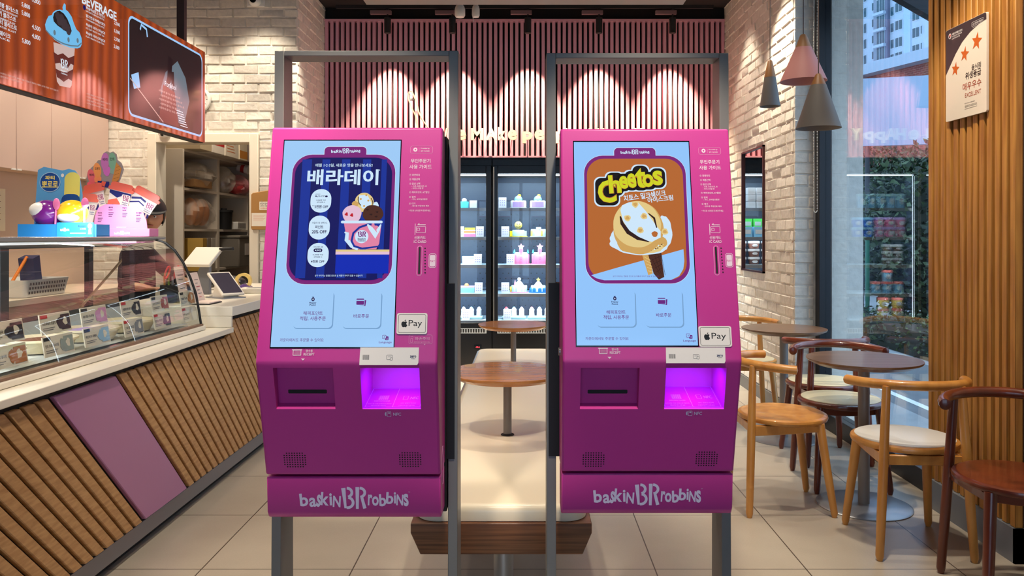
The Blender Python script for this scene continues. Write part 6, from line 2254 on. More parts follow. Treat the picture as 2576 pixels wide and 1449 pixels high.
# till monitor seen from behind
t = thing('till_monitor', 'white till monitor seen from behind on a slim grey stand', 'monitor', (-2.03, 4.95, UZ), math.radians(-14))
M_TILL = mat('till_white', rgb(236, 230, 216), .35)
MB().obox((0, .0, .248), (.098, 0, 0), (0, .07, .055), (0, -.007, .009)).build('display_case', M_TILL, t, bevel=.006)
MB().prism([(-.10, 0), (.06, 0), (.06, .20), (.03, .245), (-.05, .20), (-.10, .15)], lambda u, v, a: (u * .55 + .02, a, v), -.012, .012).build('stand', mat('till_grey', rgb(120, 124, 132), .35), t, bevel=.003)
MB().box(-.11, -.09, 0, .11, .09, .014).build('foot', M_TILL, t, bevel=.003)
MB().cyl((.085, .05, .296), (.175, .06, .300), .012, n=14).build('card_reader', M_BLACKM, t, bevel=.002)
# customer tablet
t = thing('customer_tablet', 'white-framed customer tablet with a dark screen, tilted on the worktop', 'tablet', (-1.845, 4.84, UZ), math.radians(-38))
ax = Vector((.80, 0, -.60)).normalized()
az = Vector((.60, 0, .80)).normalized()
M_TAB = mat('tablet_white', rgb(232, 226, 214), .35)
MB().obox((0, 0, .085), ax * .108, (0, .075, 0), az * .008).build('tablet_body', M_TAB, t, bevel=.004)
MB().obox(Vector((0, 0, .085)) + az * .0085, ax * .096, (0, .064, 0), az * .0008).build('screen', mat('tablet_glass', rgb(70, 66, 80), .06), t)
MB().prism([(-.07, 0), (.07, 0), (.03, .05), (-.03, .105)], lambda u, v, a: (u, a, v), -.05, .05).build('wedge_stand', M_TAB, t)
MB().box(-.10, -.075, 0, .10, .075, .006).build('foot', mat('till_grey', rgb(120, 124, 132), .35), t)
# leaflets
for i, (x, y, rz, w_, h_, lean, lab) in enumerate(((-1.86, 4.50, .0, .045, .17, .30, 'pink-edged leaflet with red print leaning before the till'), (-1.90, 4.40, .0, .034, .21, .22, 'tall narrow white leaflet leaning behind the case glass'))):
    t = thing('leaflet', lab, 'leaflet', (x, y, UZ), rz, 'leaflets leaning on the worktop')
    MB().obox((-lean * h_ / 2, 0, h_ / 2), (.0012, 0, 0), (0, w_ * 1.6, 0), (-lean * h_ / 2, 0, h_ / 2)).build('sheet', mat('paper_blush', rgb(244, 222, 210), .5), t)
    ik = Ink((0.0015, -w_ * 1.6, 0), (0, 1, 0), (-lean, 0, 1), lift=.0012)
    for q in range(6):
        ik.rect(w_ * (1.6 if i == 0 else .6), h_ * (.18 + .12 * q), w_ * (2.7 if q % 2 else 2.3), h_ * (.20 + .12 * q), M_RED if q % 3 == 0 else P_GREYT)
    if i == 0:
        ik.ell(w_ * .7, h_ * .35, w_ * .34, h_ * .10, P_BLACK)
        ik.ell(w_ * .7, h_ * .62, w_ * .30, h_ * .08, mat('print_tan', rgb(180, 140, 110), .5))
    ik.build('leaflet_print', None, t, fix=False)
t = thing('leaflet_tray', 'flat dark tray of slips at the worktop edge', 'tray', (-1.80, 4.42, UZ))
MB().box(-.06, -.09, 0, .06, .09, .006).build('tray', M_BLACKM, t, bevel=.002)
MB().box(-.05, -.08, .0062, .055, .08, .012).build('slips', mat('paper_blush', rgb(244, 222, 210), .5), t)
# pen cup
t = thing('pen_cup', 'black mesh pen cup behind the case glass, filled with pens', 'pen cup', (-2.03, 4.52, UZ))
mb = MB()
s_ = .048
mb.box(-s_, -s_, 0, s_, s_, .006)
for sx in (-1, 1):
    mb.box(sx * s_ - .002, -s_, 0, sx * s_ + .002, s_, .10).box(-s_, sx * s_ - .002, 0, s_, sx * s_ + .002, .10)
mb.build('mesh_box', mat('mesh_black', rgb(34, 36, 40), .4), t)
t2 = thing('scissors', 'scissors with red ring handles standing in the pen cup', 'scissors', (-2.02, 4.50, UZ + .008))
M_RP = mat('red_plastic', rgb(210, 50, 44), .35)
for k_, (dx, dy, tl) in enumerate(((-.018, -.012, -.3), (.012, .016, .2))):
    pts = [Vector((dx + .010 * math.cos(a) + .0, dy + .024 * math.sin(a) + tl * .05, .165 + .034 * math.cos(a))) for a in [math.tau * i / 20 for i in range(21)]]
    MB().tube(pts, .0052, 8, cap=False).build('handle', M_RP, t2)
MB().box(-.004, -.006, 0, .004, .006, .14).build('blade', M_ALU, t2)
for dx, dy, hh, col, nm in ((.03, .0, .14, (60, 110, 190), 'blue'), (.02, .03, .13, (210, 60, 60), 'red'), (-.03, .025, .15, (120, 150, 70), 'green'), (-.025, -.03, .145, (196, 140, 80), 'tan'), (.03, -.03, .135, (40, 40, 46), 'black')):
    t2 = thing('pen', '%s pen standing in the black mesh cup' % nm, 'pen', (-2.03 + dx, 4.52 + dy, UZ + .007), 0, 'pens in the mesh cup')
    MB().cyl((0, 0, 0), (dx * .25, dy * .25, hh), .0055, n=10).build('barrel', mat('pen_' + nm, rgb(*col), .4), t2)
    MB().cyl((dx * .25, dy * .25, hh), (dx * .27, dy * .27, hh + .012), .004, n=10).build('cap', M_BLACKM, t2)
# tape dispenser
t = thing('tape_dispenser', 'purple tape dispenser with a thick roll of yellow tape', 'tape dispenser', (-1.98, 5.42, UZ), math.radians(8))
MB().prism([(-.11, 0), (.09, 0), (.09, .03), (.04, .05), (0, .035), (-.05, .045), (-.085, .09), (-.11, .09)], lambda u, v, a: (u, a, v), -.035, .035).build('body', mat('purple_plastic', rgb(92, 60, 140), .35), t, bevel=.004)
Mx = Matrix.Rotation(math.pi / 2, 3, 'X')
MB().lathe([(.036, -.022), (.055, -.022), (.055, .022), (.036, .022), (.036, -.022)], (.035, 0, .068), 36, M=Mx).build('tape_roll', mat('tape_yellow', rgb(236, 206, 120), .35), t)
MB().box(-.07, -.036, .006, -.02, -.0352, .034).build('label', mat('label_yellow', rgb(240, 214, 70), .4), t)
t = thing('order_slip_box', 'low white slip printer lying near the kiosk end of the worktop', 'printer', (-1.80, 5.28, UZ), math.radians(6))
MB().box(-.11, -.10, 0, .11, .10, .032).build('case', M_TILL, t, bevel=.005)
MB().box(-.06, -.05, .032, .07, .02, .0335).build('lid_panel', mat('till_grey', rgb(120, 124, 132), .35), t)
t = thing('black_pouch', 'black zipped pouch lying behind the till', 'pouch', (-2.12, 5.6, UZ))
MB().ball((0, 0, .05), (.13, .09, .05), 24).build('pouch', mat('black_fabric', rgb(22, 22, 26), .5), t)
MB().tube([(-.11, -.07, .06), (0, -.088, .075), (.11, -.06, .06)], .004, 8).build('zip', M_ALU, t)

# ---------------------------------------------------------------- storeroom shelving behind the doorway
RX = -3.05
t = thing('storage_rack', 'tall white storage rack in the dim storeroom', 'shelving rack', (RX - .2, 7.85, 0))
M_RK = mat('rack_white', rgb(222, 212, 198), .5)
for nm, ya, yb in (('end_panel', 7.0, 7.03), ('divider', 7.78, 7.84), ('end_panel', 8.64, 8.67)):
    MB().box(-.40, ya - 7.85, 0, .20, yb - 7.85, 2.10).build(nm, M_RK, t, bevel=.002)
LV = [.35, 1.0, 1.385, 1.755, 2.10]
for z in LV:
    MB().box(-.22, 7.03 - 7.85, z - .022, .20, 7.78 - 7.85, z).build('shelf', M_RK, t)
    MB().box(-.22, 7.84 - 7.85, z - .022, .20, 8.64 - 7.85, z).build('shelf', M_RK, t)
MB().box(-.225, 7.03 - 7.85, .3, -.215, 8.64 - 7.85, 2.10).build('back_panel', mat('rack_back', rgb(130, 120, 112), .6), t)
M_BAG = mat('clear_film', rgb(226, 216, 204), .12, alpha=.30, spec=1.0)


def stuffed_bag(name, label, loc, r, seed, parts=(), film=M_BAG):
    t = thing(name, label, 'plastic bag', loc, 0, 'plastic bags on the storeroom rack')
    rd = random.Random(seed)
    rows = []
    for i in range(9):
        a = i / 8
        k_ = math.sin(math.pi * min(1, .12 + a * .85)) ** .6
        row = []
        for j in range(22):
            th = math.tau * j / 22
            q = k_ * (1 + rd.uniform(-.16, .16))
            row.append((r[0] * q * math.cos(th), r[1] * q * math.sin(th), r[2] * (a + rd.uniform(-.02, .02)) if i else 0))
        rows.append(row)
    mb = MB().grid(rows, close=True)
    mb.build('film', film, t, angle=20)
    for (nm, c, rr, m_) in parts:
        if nm == 'boxed':
            MB().box(c[0] - rr[0], c[1] - rr[1], c[2] - rr[2], c[0] + rr[0], c[1] + rr[1], c[2] + rr[2]).build('carton', m_, t, bevel=.002)
        else:
            MB().ball(c, rr, 18).build(nm, m_, t)
    return t


M_KR = mat('kraft', rgb(150, 112, 70), .6)
M_BR = mat('bread_orange', rgb(190, 112, 44), .5)
stuffed_bag('plastic_bag', 'clear plastic bag of flat cartons on the upper left rack shelf', (RX - .08, 7.40, LV[3]), (.16, .33, .26), 3, [('boxed', (.04, -.08, .05), (.09, .20, .035), M_KR), ('boxed', (.02, .0, .14), (.09, .2, .03), mat('carton_grey', rgb(150, 140, 128), .6))])
stuffed_bag('plastic_bag', 'clear plastic bag of orange-brown loaves on the middle left rack shelf', (RX - .08, 7.40, LV[2]), (.16, .33, .32), 5, [('loaf', (.03, -.14 + .13 * i, .16), (.075, .06, .13), M_BR) for i in range(3)])
stuffed_bag('plastic_bag', 'clear crumpled plastic bag on the upper right rack shelf', (RX - .06, 8.02, LV[3]), (.14, .14, .28), 7, [])
stuffed_bag('plastic_bag', 'pink and red plastic bag beside a striped cup on the upper right rack shelf', (RX - .04, 8.41, LV[3]), (.15, .20, .22), 9, [('bundle', (.03, -.08, .08), (.09, .12, .075), mat('red_bundle', rgb(196, 66, 72), .4)), ('bundle', (.02, .10, .10), (.08, .08, .08), mat('pink_bundle', rgb(214, 120, 130), .4))],
            mat('pink_film', rgb(226, 160, 166), .15, alpha=.4, spec=.8))
t = thing('paper_cup', 'striped paper cup lying on the pink bag in the storeroom', 'paper cup', (RX + .02, 8.44, LV[3] + .235))
Mx2 = Matrix.Rotation(math.radians(100), 3, 'Y')
MB().lathe([(0, -.06), (.035, -.06), (.05, .06), (.046, .06), (0, .055)], (0, 0, .05), 20, M=Mx2).build('cup', M_CARD, t)
MB().lathe([(.0405, -.02), (.0455, .02)], (0, 0, .05), 20, M=Mx2).build('stripe', M_RED, t)
BX_ = [(7.16, .13, .10, 'kraft carton with a hand hole at the near end of the rack top', rgb(184, 168, 140)), (7.46, .14, .135, 'white carton with a red band on the rack top', rgb(226, 218, 206)), (7.80, .17, .155, 'white carton with a printed orange list on the rack top', rgb(232, 222, 204)),
       (8.12, .11, .16, 'white and amber carton on the rack top', rgb(226, 212, 186)), (8.42, .15, .15, 'grey and maroon carton at the far end of the rack top', rgb(126, 110, 104))]
for i, (y, hw_, hh, lab, col) in enumerate(BX_):
    t = thing('storage_carton', lab, 'carton', (RX - .02, y, LV[4]), 0, 'cartons on top of the storeroom rack')
    MB().box(-.16, -hw_, 0, .16, hw_, hh * 2).build('box', mat('carton_%d' % i, col, .6), t, bevel=.003)
    ik = Ink((.16, -hw_, 0), (0, 1, 0), (0, 0, 1))
    if i == 0:
        ik.rrect(hw_ * .6, hh * .9, hw_ * 1.3, hh * 1.35, .01, P_BLACK)
    elif i == 1:
        ik.rect(0, hh * .55, 2 * hw_, hh * .8, M_RED)
        ik.fit('FRESH', hw_ * .3, hh * 1.0, hw_ * 1.6, hh * 1.3, P_GREYT, .02) if False else None
    elif i == 2:
        for q in range(8):
            ik.rect(hw_ * .2, hh * (.3 + .18 * q), hw_ * (1.5 - .12 * (q % 3)), hh * (.35 + .18 * q), mat('print_orange', rgb(206, 120, 70), .5))
    elif i == 3:
        ik.rect(0, hh * .1, 2 * hw_, hh * .6, mat('amber_band', rgb(206, 136, 50), .5))
        ik.fit('주문', hw_ * .5, hh * 1.1, hw_ * 1.5, hh * 1.7, mat('print_orange', rgb(206, 120, 70), .5), .02)
    else:
        ik.rect(0, 0, 2 * hw_, hh * 1.0, mat('maroon_band', rgb(110, 26, 44), .5))
    ik.build('carton_print', None, t, fix=False)
t = thing('white_basket', 'small white slotted basket on the middle right rack shelf', 'basket', (RX - .02, 8.24, LV[2]))
MB().box(-.10, -.12, 0, .10, .12, .08).build('basket', M_WHITE, t, bevel=.006)
ik = Ink((.10, -.12, 0), (0, 1, 0), (0, 0, 1))
for q in range(8):
    ik.rect(.015 + q * .027, .015, .030 + q * .027, .065, P_GREYT)
    ik.lay -= ik.step
ik.build('slots', None, t, fix=False)
t = thing('black_container', 'black round container on the middle right rack shelf', 'container', (RX - .02, 8.0, LV[2]))
MB().lathe([(0, 0), (.075, 0), (.085, .17), (.09, .18), (0, .18)], (0, 0, 0), 28).build('pot', M_BLACKM, t)
MB().lathe([(.092, .175), (.092, .195), (.03, .20), (.03, .215), (0, .215)], (0, 0, 0), 28).build('lid', M_BLACKM, t)
for i, (y, z, lab) in enumerate(((8.22, LV[1], 'grey lidded bin on the lower right rack shelf'), (8.22, LV[0], 'grey lidded bin on the bottom right rack shelf'))):
    t = thing('storage_bin', lab, 'bin', (RX - .01, y, z), 0, 'grey bins in the storeroom')
    MB().box(-.15, -.22, 0, .15, .22, .30).build('bin_body', mat('bin_grey', rgb(132, 126, 118), .5), t, bevel=.012)
    MB().box(-.16, -.23, .3005, .16, .23, .325).build('bin_lid', mat('bin_lid', rgb(150, 144, 134), .5), t, bevel=.006)
    MB().box(.151, -.07, .12, .153, .05, .24).build('bin_label', M_CARD, t)
for i, (y, col, lab) in enumerate(((7.16, (186, 150, 70), 'yellow file box on the lower left rack shelf'), (7.26, (150, 140, 128), 'grey file box on the lower left rack shelf'), (7.36, (196, 190, 180), 'white file box on the lower left rack shelf'))):
    t = thing('file_box', lab, 'file box', (RX, y, LV[1]), 0, 'file boxes on the storeroom rack')
    MB().box(-.13, -.045, 0, .13, .045, .30).build('box', mat('file_%d' % i, rgb(*col), .5), t, bevel=.002)
    MB().box(.1305, -.02, .06, .132, .02, .16).build('spine_label', M_CARD, t)
light('POINT', 'storeroom_fill', (-2.62, 7.1, 3.0), 42, SOFTW, size=.12)  # fill light without a fitting, added by the doorway to brighten the rack

# wooden notice board beside the doorway
bw, p = .115, at(662, 530, LF - .025)
t = thing('wooden_board', 'wooden board with two pinned paper notes beside the storeroom doorway', 'notice board', (p.x, LF - .06, EYE - (578 - CY) * LF / FOC))
hb = .335
MB().prism([(-.085, 0), (bw, 0), (bw + .005, hb * .97), (bw * .6, hb), (bw * .2, hb * .97), (-.075, hb * .92), (-.090, hb * .88), (-.092, .02)], lambda u, v, a: (u, a, v), 0, .022).build('board', mat('board_wood', rgb(176, 128, 70), .5), t, bevel=.004)
ik = Ink((0, -.0005, 0), (1, 0, 0), (0, 0, 1))
M_NOTE = mat('note_paper', rgb(240, 230, 214), .6)
ik.rect(-.085, .03, .06, .14, M_NOTE)
ik.rect(-.02, .165, .08, .235, M_NOTE)
ik.fit('반갑게 맞아', -.012, .208, .05, .226, K_TX, .016)
ik.fit('(박하사탕)', -.012, .190, .05, .205, K_TX, .016)
ik.fit('이벤트중', -.012, .172, .05, .186, mat('print_orange', rgb(206, 120, 70), .5), .02)
for q in range(6):
    ik.rect(-.07, .075 + q * .009, .01 + .01 * (q % 3), .077 + q * .009, mat('print_peach', rgb(226, 150, 120), .5))
ik.build('note_print', None, t, fix=False)
MB().cyl((0, -.004, .24), (0, .0, .24), .003, n=8).build('pin', M_ALU, t)

# wall clock half hidden behind the menu screen
p = at(502, 252, LF)
t = thing('wall_clock', 'round white-rimmed wall clock peeping from behind the menu screen', 'clock', (p.x, LF - .014, p.z))
Mx = Matrix.Rotation(math.pi / 2, 3, 'X')
MB().lathe([(0, 0), (.105, 0), (.105, .03), (.088, .034), (.088, .018), (0, .018)], (0, 0, 0), 44, M=Mx).build('clock_case', M_WHITE, t)
ik = Ink((0, -.0185, 0), (1, 0, 0), (0, 0, 1))
ik.ell(0, 0, .087, .087, M_CARD)
for q in range(12):
    a = math.tau * q / 12
    ik.stroke([(.068 * math.sin(a), .068 * math.cos(a)), (.080 * math.sin(a), .080 * math.cos(a))], .004, P_BLACK)
    ik.lay -= ik.step
ik.up()
ik.stroke([(0, 0), (.03, .03)], .006, P_BLACK)
ik.stroke([(0, 0), (-.02, .062)], .004, P_BLACK)
ik.build('clock_face', None, t, fix=False)
# security cameras
p = at(647, 6, LF)
t = thing('security_camera', 'white square-based security camera high on the brick wall', 'security camera', (p.x, LF - .018, p.z))
MB().box(-.075, -.02, -.045, .075, 0.0, .09).build('base_plate', M_WHITE, t, bevel=.006)
MB().ball((.0, -.04, .0), (.052, .05, .052), 24).build('camera_ball', M_WHITE, t)
MB().lathe([(0, 0), (.026, 0), (.024, .012), (0, .014)], (0, -.085, -.008), 24, M=Matrix.Rotation(math.pi / 2, 3, 'X')).build('lens', M_BLACK, t)
p = at(404, 336, 6.5)
t = thing('dome_camera', 'small white dome camera above the storeroom doorway', 'security camera', (p.x, LF - .014, p.z + .02))
MB().box(-.04, -.012, -.01, .04, 0, .05).build('bracket', M_WHITE, t, bevel=.003)
MB().ball((0, -.05, -.01), (.045, .045, .035), 20).build('dome', M_WHITE, t)
MB().ball((0, -.075, -.024), (.018, .018, .014), 14).build('lens', M_BLACK, t)
# ================================================================ shop assistant behind the stands
def person():
    t = thing('person', 'person in a black cap and dark clothes bending forward behind the pink stand', 'person', (-2.70, 5.45, 0))
    o = Vector((-2.70, 5.45, 0))
    V = [  # joint positions (world) and radii
        ('pelvis', (-2.74, 5.55, .90), .135), ('waist', (-2.72, 5.50, 1.02), .120), ('chest', (-2.67, 5.43, 1.17), .135), ('neck0', (-2.60, 5.36, 1.29), .058), ('neck1', (-2.555, 5.32, 1.345), .050),
        ('hipL', (-2.74, 5.63, .82), .085), ('kneeL', (-2.72, 5.62, .47), .058), ('ankL', (-2.74, 5.66, .09), .042), ('toeL', (-2.60, 5.62, .035), .032),
        ('hipR', (-2.74, 5.47, .82), .085), ('kneeR', (-2.70, 5.44, .47), .058), ('ankR', (-2.73, 5.47, .09), .042), ('toeR', (-2.59, 5.43, .035), .032),
        ('shL', (-2.70, 5.58, 1.215), .062), ('elL', (-2.55, 5.68, 1.02), .042), ('wrL', (-2.42, 5.60, .992), .030),
        ('shR', (-2.66, 5.27, 1.215), .062), ('elR', (-2.62, 5.12, 1.00), .042), ('wrR', (-2.50, 5.05, .990), .030)]
    E_ = [('pelvis', 'waist'), ('waist', 'chest'), ('chest', 'neck0'), ('neck0', 'neck1'), ('pelvis', 'hipL'), ('hipL', 'kneeL'), ('kneeL', 'ankL'), ('ankL', 'toeL'), ('pelvis', 'hipR'), ('hipR', 'kneeR'), ('kneeR', 'ankR'),
          ('ankR', 'toeR'), ('chest', 'shL'), ('shL', 'elL'), ('elL', 'wrL'), ('chest', 'shR'), ('shR', 'elR'), ('elR', 'wrR')]
    # hands: palm, four bent fingers and a thumb, resting on the worktop
    for s, w, d in (('L', Vector((-2.42, 5.60, .992)), Vector((.9, -.3, -.18))), ('R', Vector((-2.50, 5.05, .990)), Vector((.95, .2, -.1)))):
        d.normalize()
        side = d.cross(Vector((0, 0, 1))).normalized() * (1 if s == 'L' else -1)
        palm = w + d * .055
        V.append(('palm' + s, tuple(palm), .026))
        E_.append(('wr' + s, 'palm' + s))
        for f in range(4):
            off = side * (.026 - .0175 * f)
            ln = (.066, .075, .070, .055)[f]
            k0 = palm + d * .035 + off
            k1 = k0 + d * ln * .5 + Vector((0, 0, .006))
            k2 = k0 + d * ln + Vector((0, 0, -.010))
            for q, (pt, r) in enumerate(((k0, .0095), (k1, .0085), (k2, .007))):
                V.append(('f%s%d%d' % (s, f, q), tuple(pt), r))
            E_ += [('palm' + s, 'f%s%d0' % (s, f)), ('f%s%d0' % (s, f), 'f%s%d1' % (s, f)), ('f%s%d1' % (s, f), 'f%s%d2' % (s, f))]
        th0 = w + d * .03 + side * .03
        th1 = th0 + d * .03 + side * .018
        V += [('t%s0' % s, tuple(th0), .011), ('t%s1' % s, tuple(th1), .009), ('t%s2' % s, tuple(th1 + d * .025), .0075)]
        E_ += [('palm' + s, 't%s0' % s), ('t%s0' % s, 't%s1' % s), ('t%s1' % s, 't%s2' % s)]
    idx = {n: i for i, (n, _, _) in enumerate(V)}
    me = bpy.data.meshes.new('body')
    me.from_pydata([Vector(p) - o for _, p, _ in V], [(idx[a], idx[b]) for a, b in E_], [])
    ob = bpy.data.objects.new('body', me)
    COL.objects.link(ob)
    sk = ob.modifiers.new('skin', 'SKIN')
    lay = me.skin_vertices[0] if me.skin_vertices else None
    if lay is None:
        bpy.context.view_layer.objects.active = ob
        bpy.ops.mesh.customdata_skin_add()
        lay = me.skin_vertices[0]
    for i, (_, _, r) in enumerate(V):
        lay.data[i].radius = (r, r)
        lay.data[i].use_root = i == 0
    ss = ob.modifiers.new('smooth', 'SUBSURF')
    ss.levels = ss.render_levels = 2
    bpy.context.view_layer.update()
    dg = bpy.context.evaluated_depsgraph_get()
    ev = bpy.data.meshes.new_from_object(ob.evaluated_get(dg))
    vs = [v.co.copy() for v in ev.vertices]
    fs = [tuple(p.vertices) for p in ev.polygons]
    bpy.data.objects.remove(ob)
    bpy.data.meshes.remove(me)
    bpy.data.meshes.remove(ev)
    # head: one shaped ellipsoid (brow, nose, cheeks, chin, ears) joined on the neck
    HC = Vector((-2.515, 5.29, 1.455)) - o
    face = Vector((.30, -.93, -.18)).normalized()             # looking towards the front and slightly down
    rt = face.cross(Vector((0.10, 0, 1))).normalized()
    upv = rt.cross(face).normalized()

    def hp(a, b, c):
        return HC + rt * a + upv * b + face * c
    n1, n2 = 40, 28
    hv, hf = [], []
    for i in range(n2 + 1):
        ph = -math.pi / 2 + math.pi * i / n2
        for j in range(n1):
            th = math.tau * j / n1
            x, y, z = math.cos(ph) * math.sin(th), math.sin(ph), math.cos(ph) * math.cos(th)
            a, b_, c = x * .076, y * .112, z * .095
            if y < -.1:                                       # taper to the chin
                k_ = 1 - .36 * min(1, (-y - .1) / .9) ** 1.2
                a *= k_
                c *= k_ if z < 0 else (1 - .12 * (-y - .1))
            if z > 0:
                nose = math.exp(-(x / .13) ** 2 - ((y + .08) / .16) ** 2)
                c += .022 * nose
                for sx in (-.36, .36):
                    c -= .008 * math.exp(-((x - sx) / .16) ** 2 - ((y - .10) / .10) ** 2)
                c += .006 * math.exp(-(x / .22) ** 2 - ((y + .42) / .07) ** 2)
                c -= .004 * math.exp(-(x / .25) ** 2 - ((y + .50) / .03) ** 2)
                c += .006 * math.exp(-(x / .22) ** 2 - ((y + .80) / .12) ** 2)
            ear = math.exp(-((abs(x) - 1) / .12) ** 2 - ((y + .02) / .16) ** 2 - ((z + .08) / .16) ** 2)
            a += math.copysign(.016 * ear, x)
            hv.append(hp(a, b_, c))
    for i in range(n2):
        for j in range(n1):
            q = (j + 1) % n1
            hf.append((i * n1 + j, i * n1 + q, (i + 1) * n1 + q, (i + 1) * n1 + j))
    skin = add_noise(mat('skin_tan', rgb(186, 132, 104), .5), 30, .06)
    cloth = mat('dark_cloth', rgb(30, 30, 36), .8)
    mb = MB()
    k = len(vs)
    neck, wl_, wr_ = Vector((-2.60, 5.36, 1.30)) - o, Vector((-2.42, 5.60, .992)) - o, Vector((-2.50, 5.05, .990)) - o
    fa, fb = [], []
    for f in fs:
        c = sum((vs[i] for i in f), Vector()) / len(f)
        bare = c.z > neck.z or (c - wl_).length < .14 and c.x > wl_.x - .01 or (c - wr_).length < .14 and c.x > wr_.x - .01
        (fa if bare else fb).append(f)
    mb.add(vs, fa, skin)
    mb.slot(cloth)
    for f in fb:
        mb.f.append(f)
        mb.mi.append(1)
    mb.add(hv, hf, skin)
    body = mb.build('body', None, t, angle=60)
    eye = mat('eye_white', rgb(236, 232, 226), .2)
    for sx in (-1, 1):
        e = MB().ball(hp(sx * .027, .012, .082), (.011, .009, .009), 14).build('eye', eye, t)
        MB().ball(hp(sx * .027, .012, .090), (.005, .005, .004), 10).build('iris', mat('iris_brown', rgb(50, 30, 22), .2), e)
    ik = Ink(hp(0, 0, .0), rt, upv)
    mb = MB()
    for sx in (-1, 1):
        mb.tube([hp(sx * (.012 + .010 * q), .032 + .004 * math.sin(q * .9), .094 - .004 * q) for q in range(4)], .0028, 6)
    mb.build('eyebrow', mat('hair_black', rgb(18, 15, 15), .55), t)
    MB().tube([hp(-.020, -.050, .080), hp(-.008, -.046, .090), hp(.008, -.046, .090), hp(.020, -.050, .080)], .0042, 8).build('lips', mat('lip_rose', rgb(168, 92, 84), .45), t)
    # hair gathered at the nape, cap with a brim
    hair = mat('hair_black', rgb(18, 15, 15), .55)
    rows = []
    mb = MB()
    for i in range(12):
        ph = -.55 + (math.pi / 2 + .55) * i / 11
        rows.append([hp(math.cos(ph) * math.sin(th) * .084, math.sin(ph) * .118 + .004, math.cos(ph) * math.cos(th) * .102 - .006) for th in [math.radians(70 + 220 * j / 24) for j in range(25)]])
    mb.grid(rows)
    mb.tube([hp(.02, -.03, -.095), hp(.045, -.05, -.120), hp(.06, -.10, -.115), hp(.055, -.15, -.09)], [.03, .028, .02, .006], 10)
    mb.build('hair', hair, t)
    cap = MB()
    rows = []
    for i in range(10):
        ph = .30 + (math.pi / 2 - .30) * i / 9
        rows.append([hp(math.cos(ph) * math.sin(math.tau * j / 32) * .093, math.sin(ph) * .126 + .012, math.cos(ph) * math.cos(math.tau * j / 32) * .112 - .004) for j in range(32)])
    cap.grid(rows, close=True)
    co = cap.build('cap', mat('cap_black', rgb(16, 16, 20), .6), t)
    top = [hp(.088 * math.sin(a), .050 - .012 * math.cos(a), .090 + .075 * math.cos(a)) for a in [math.radians(-88 + 176 * i / 16) for i in range(17)]]
    inn = [hp(.088 * math.sin(a), .052, .080 * math.cos(a)) for a in [math.radians(-88 + 176 * i / 16) for i in range(17)]]
    br = MB().grid([inn, top])
    bo = br.build('brim', mat('cap_black', rgb(16, 16, 20), .6), co)
    md = bo.modifiers.new('thickness', 'SOLIDIFY')
    md.thickness = .004
    return t


person()
# ================================================================ the street outside the window
structure(MB().box(2.36, -8, -.32, 60, 70, -.25).build('ground', add_noise(mat('asphalt', rgb(110, 116, 122), .8), 3, .2)))
structure(MB().box(2.30, -2, -.26, 2.95, 12, -.02).build('pavement', add_noise(mat('paving_grey', rgb(150, 156, 160), .7), 6, .15)))
structure(MB().box(4.30, -4, -.26, 4.42, 40, -.06).box(4.42, -4, -.26, 9.4, 60, -.10).build('kerb', mat('kerb_stone', rgb(150, 156, 160), .8)))
structure(MB().box(3.62, -4, -.249, 3.70, 40, -.246).build('road_marking', mat('road_white', rgb(220, 224, 226), .7)))


def leaf_mass(name, label, cat, boxes, n, size, cols, seed, parent=None, loc=(0, 0, 0)):
    """leaf sprays scattered over the surface of rounded bodies"""
    rd = random.Random(seed)
    mb = MB()
    ms = [mat('leaf_%d_%d_%d' % c, rgb(*c), .6) for c in cols]
    vol = [a[1][0] * a[1][2] for a in boxes]
    for q in range(n):
        c, r = rd.choices(boxes, vol)[0]
        u = Vector((rd.gauss(0, 1), rd.gauss(0, 1), rd.gauss(0, 1))).normalized() * rd.uniform(.72, 1.05)
        p = Vector((c[0] + u.x * r[0], c[1] + u.y * r[1], c[2] + u.z * r[2]))
        d = (Vector((rd.gauss(0, 1), rd.gauss(0, 1), rd.gauss(0, .6))) + u * .8).normalized()
        s = Vector((rd.gauss(0, 1), rd.gauss(0, 1), rd.gauss(0, 1))).cross(d).normalized()
        L_ = size * rd.uniform(.6, 1.3)
        nn = d.cross(s)
        mb.add([p - d * L_ * .5, p + s * L_ * .26 + nn * L_ * .06, p + d * L_ * .5, p - s * L_ * .26 + nn * L_ * .06], [(0, 1, 2), (0, 2, 3)], rd.choice(ms))
    o = mb.build(name, None, parent, fix=False)
    return o


GREENS = [(46, 66, 40), (34, 52, 34), (62, 84, 48), (28, 44, 32), (74, 92, 60)]
# low clipped hedge along the kerb
t = thing('clipped_hedge', 'low clipped green hedge along the far kerb', 'hedge', (4.75, 12, -.10))
lm = leaf_mass('foliage', '', '', [((0, -6.5 + i * .62, .22), (.34, .55, .26)) for i in range(24)], 7000, .07, GREENS + [(86, 110, 56)], 21, t)
lm['kind'] = 'stuff'
MB().box(-.18, -6.8, 0, .18, 8.4, .30).build('woody_core', mat('hedge_core', rgb(26, 36, 26), .9), t)
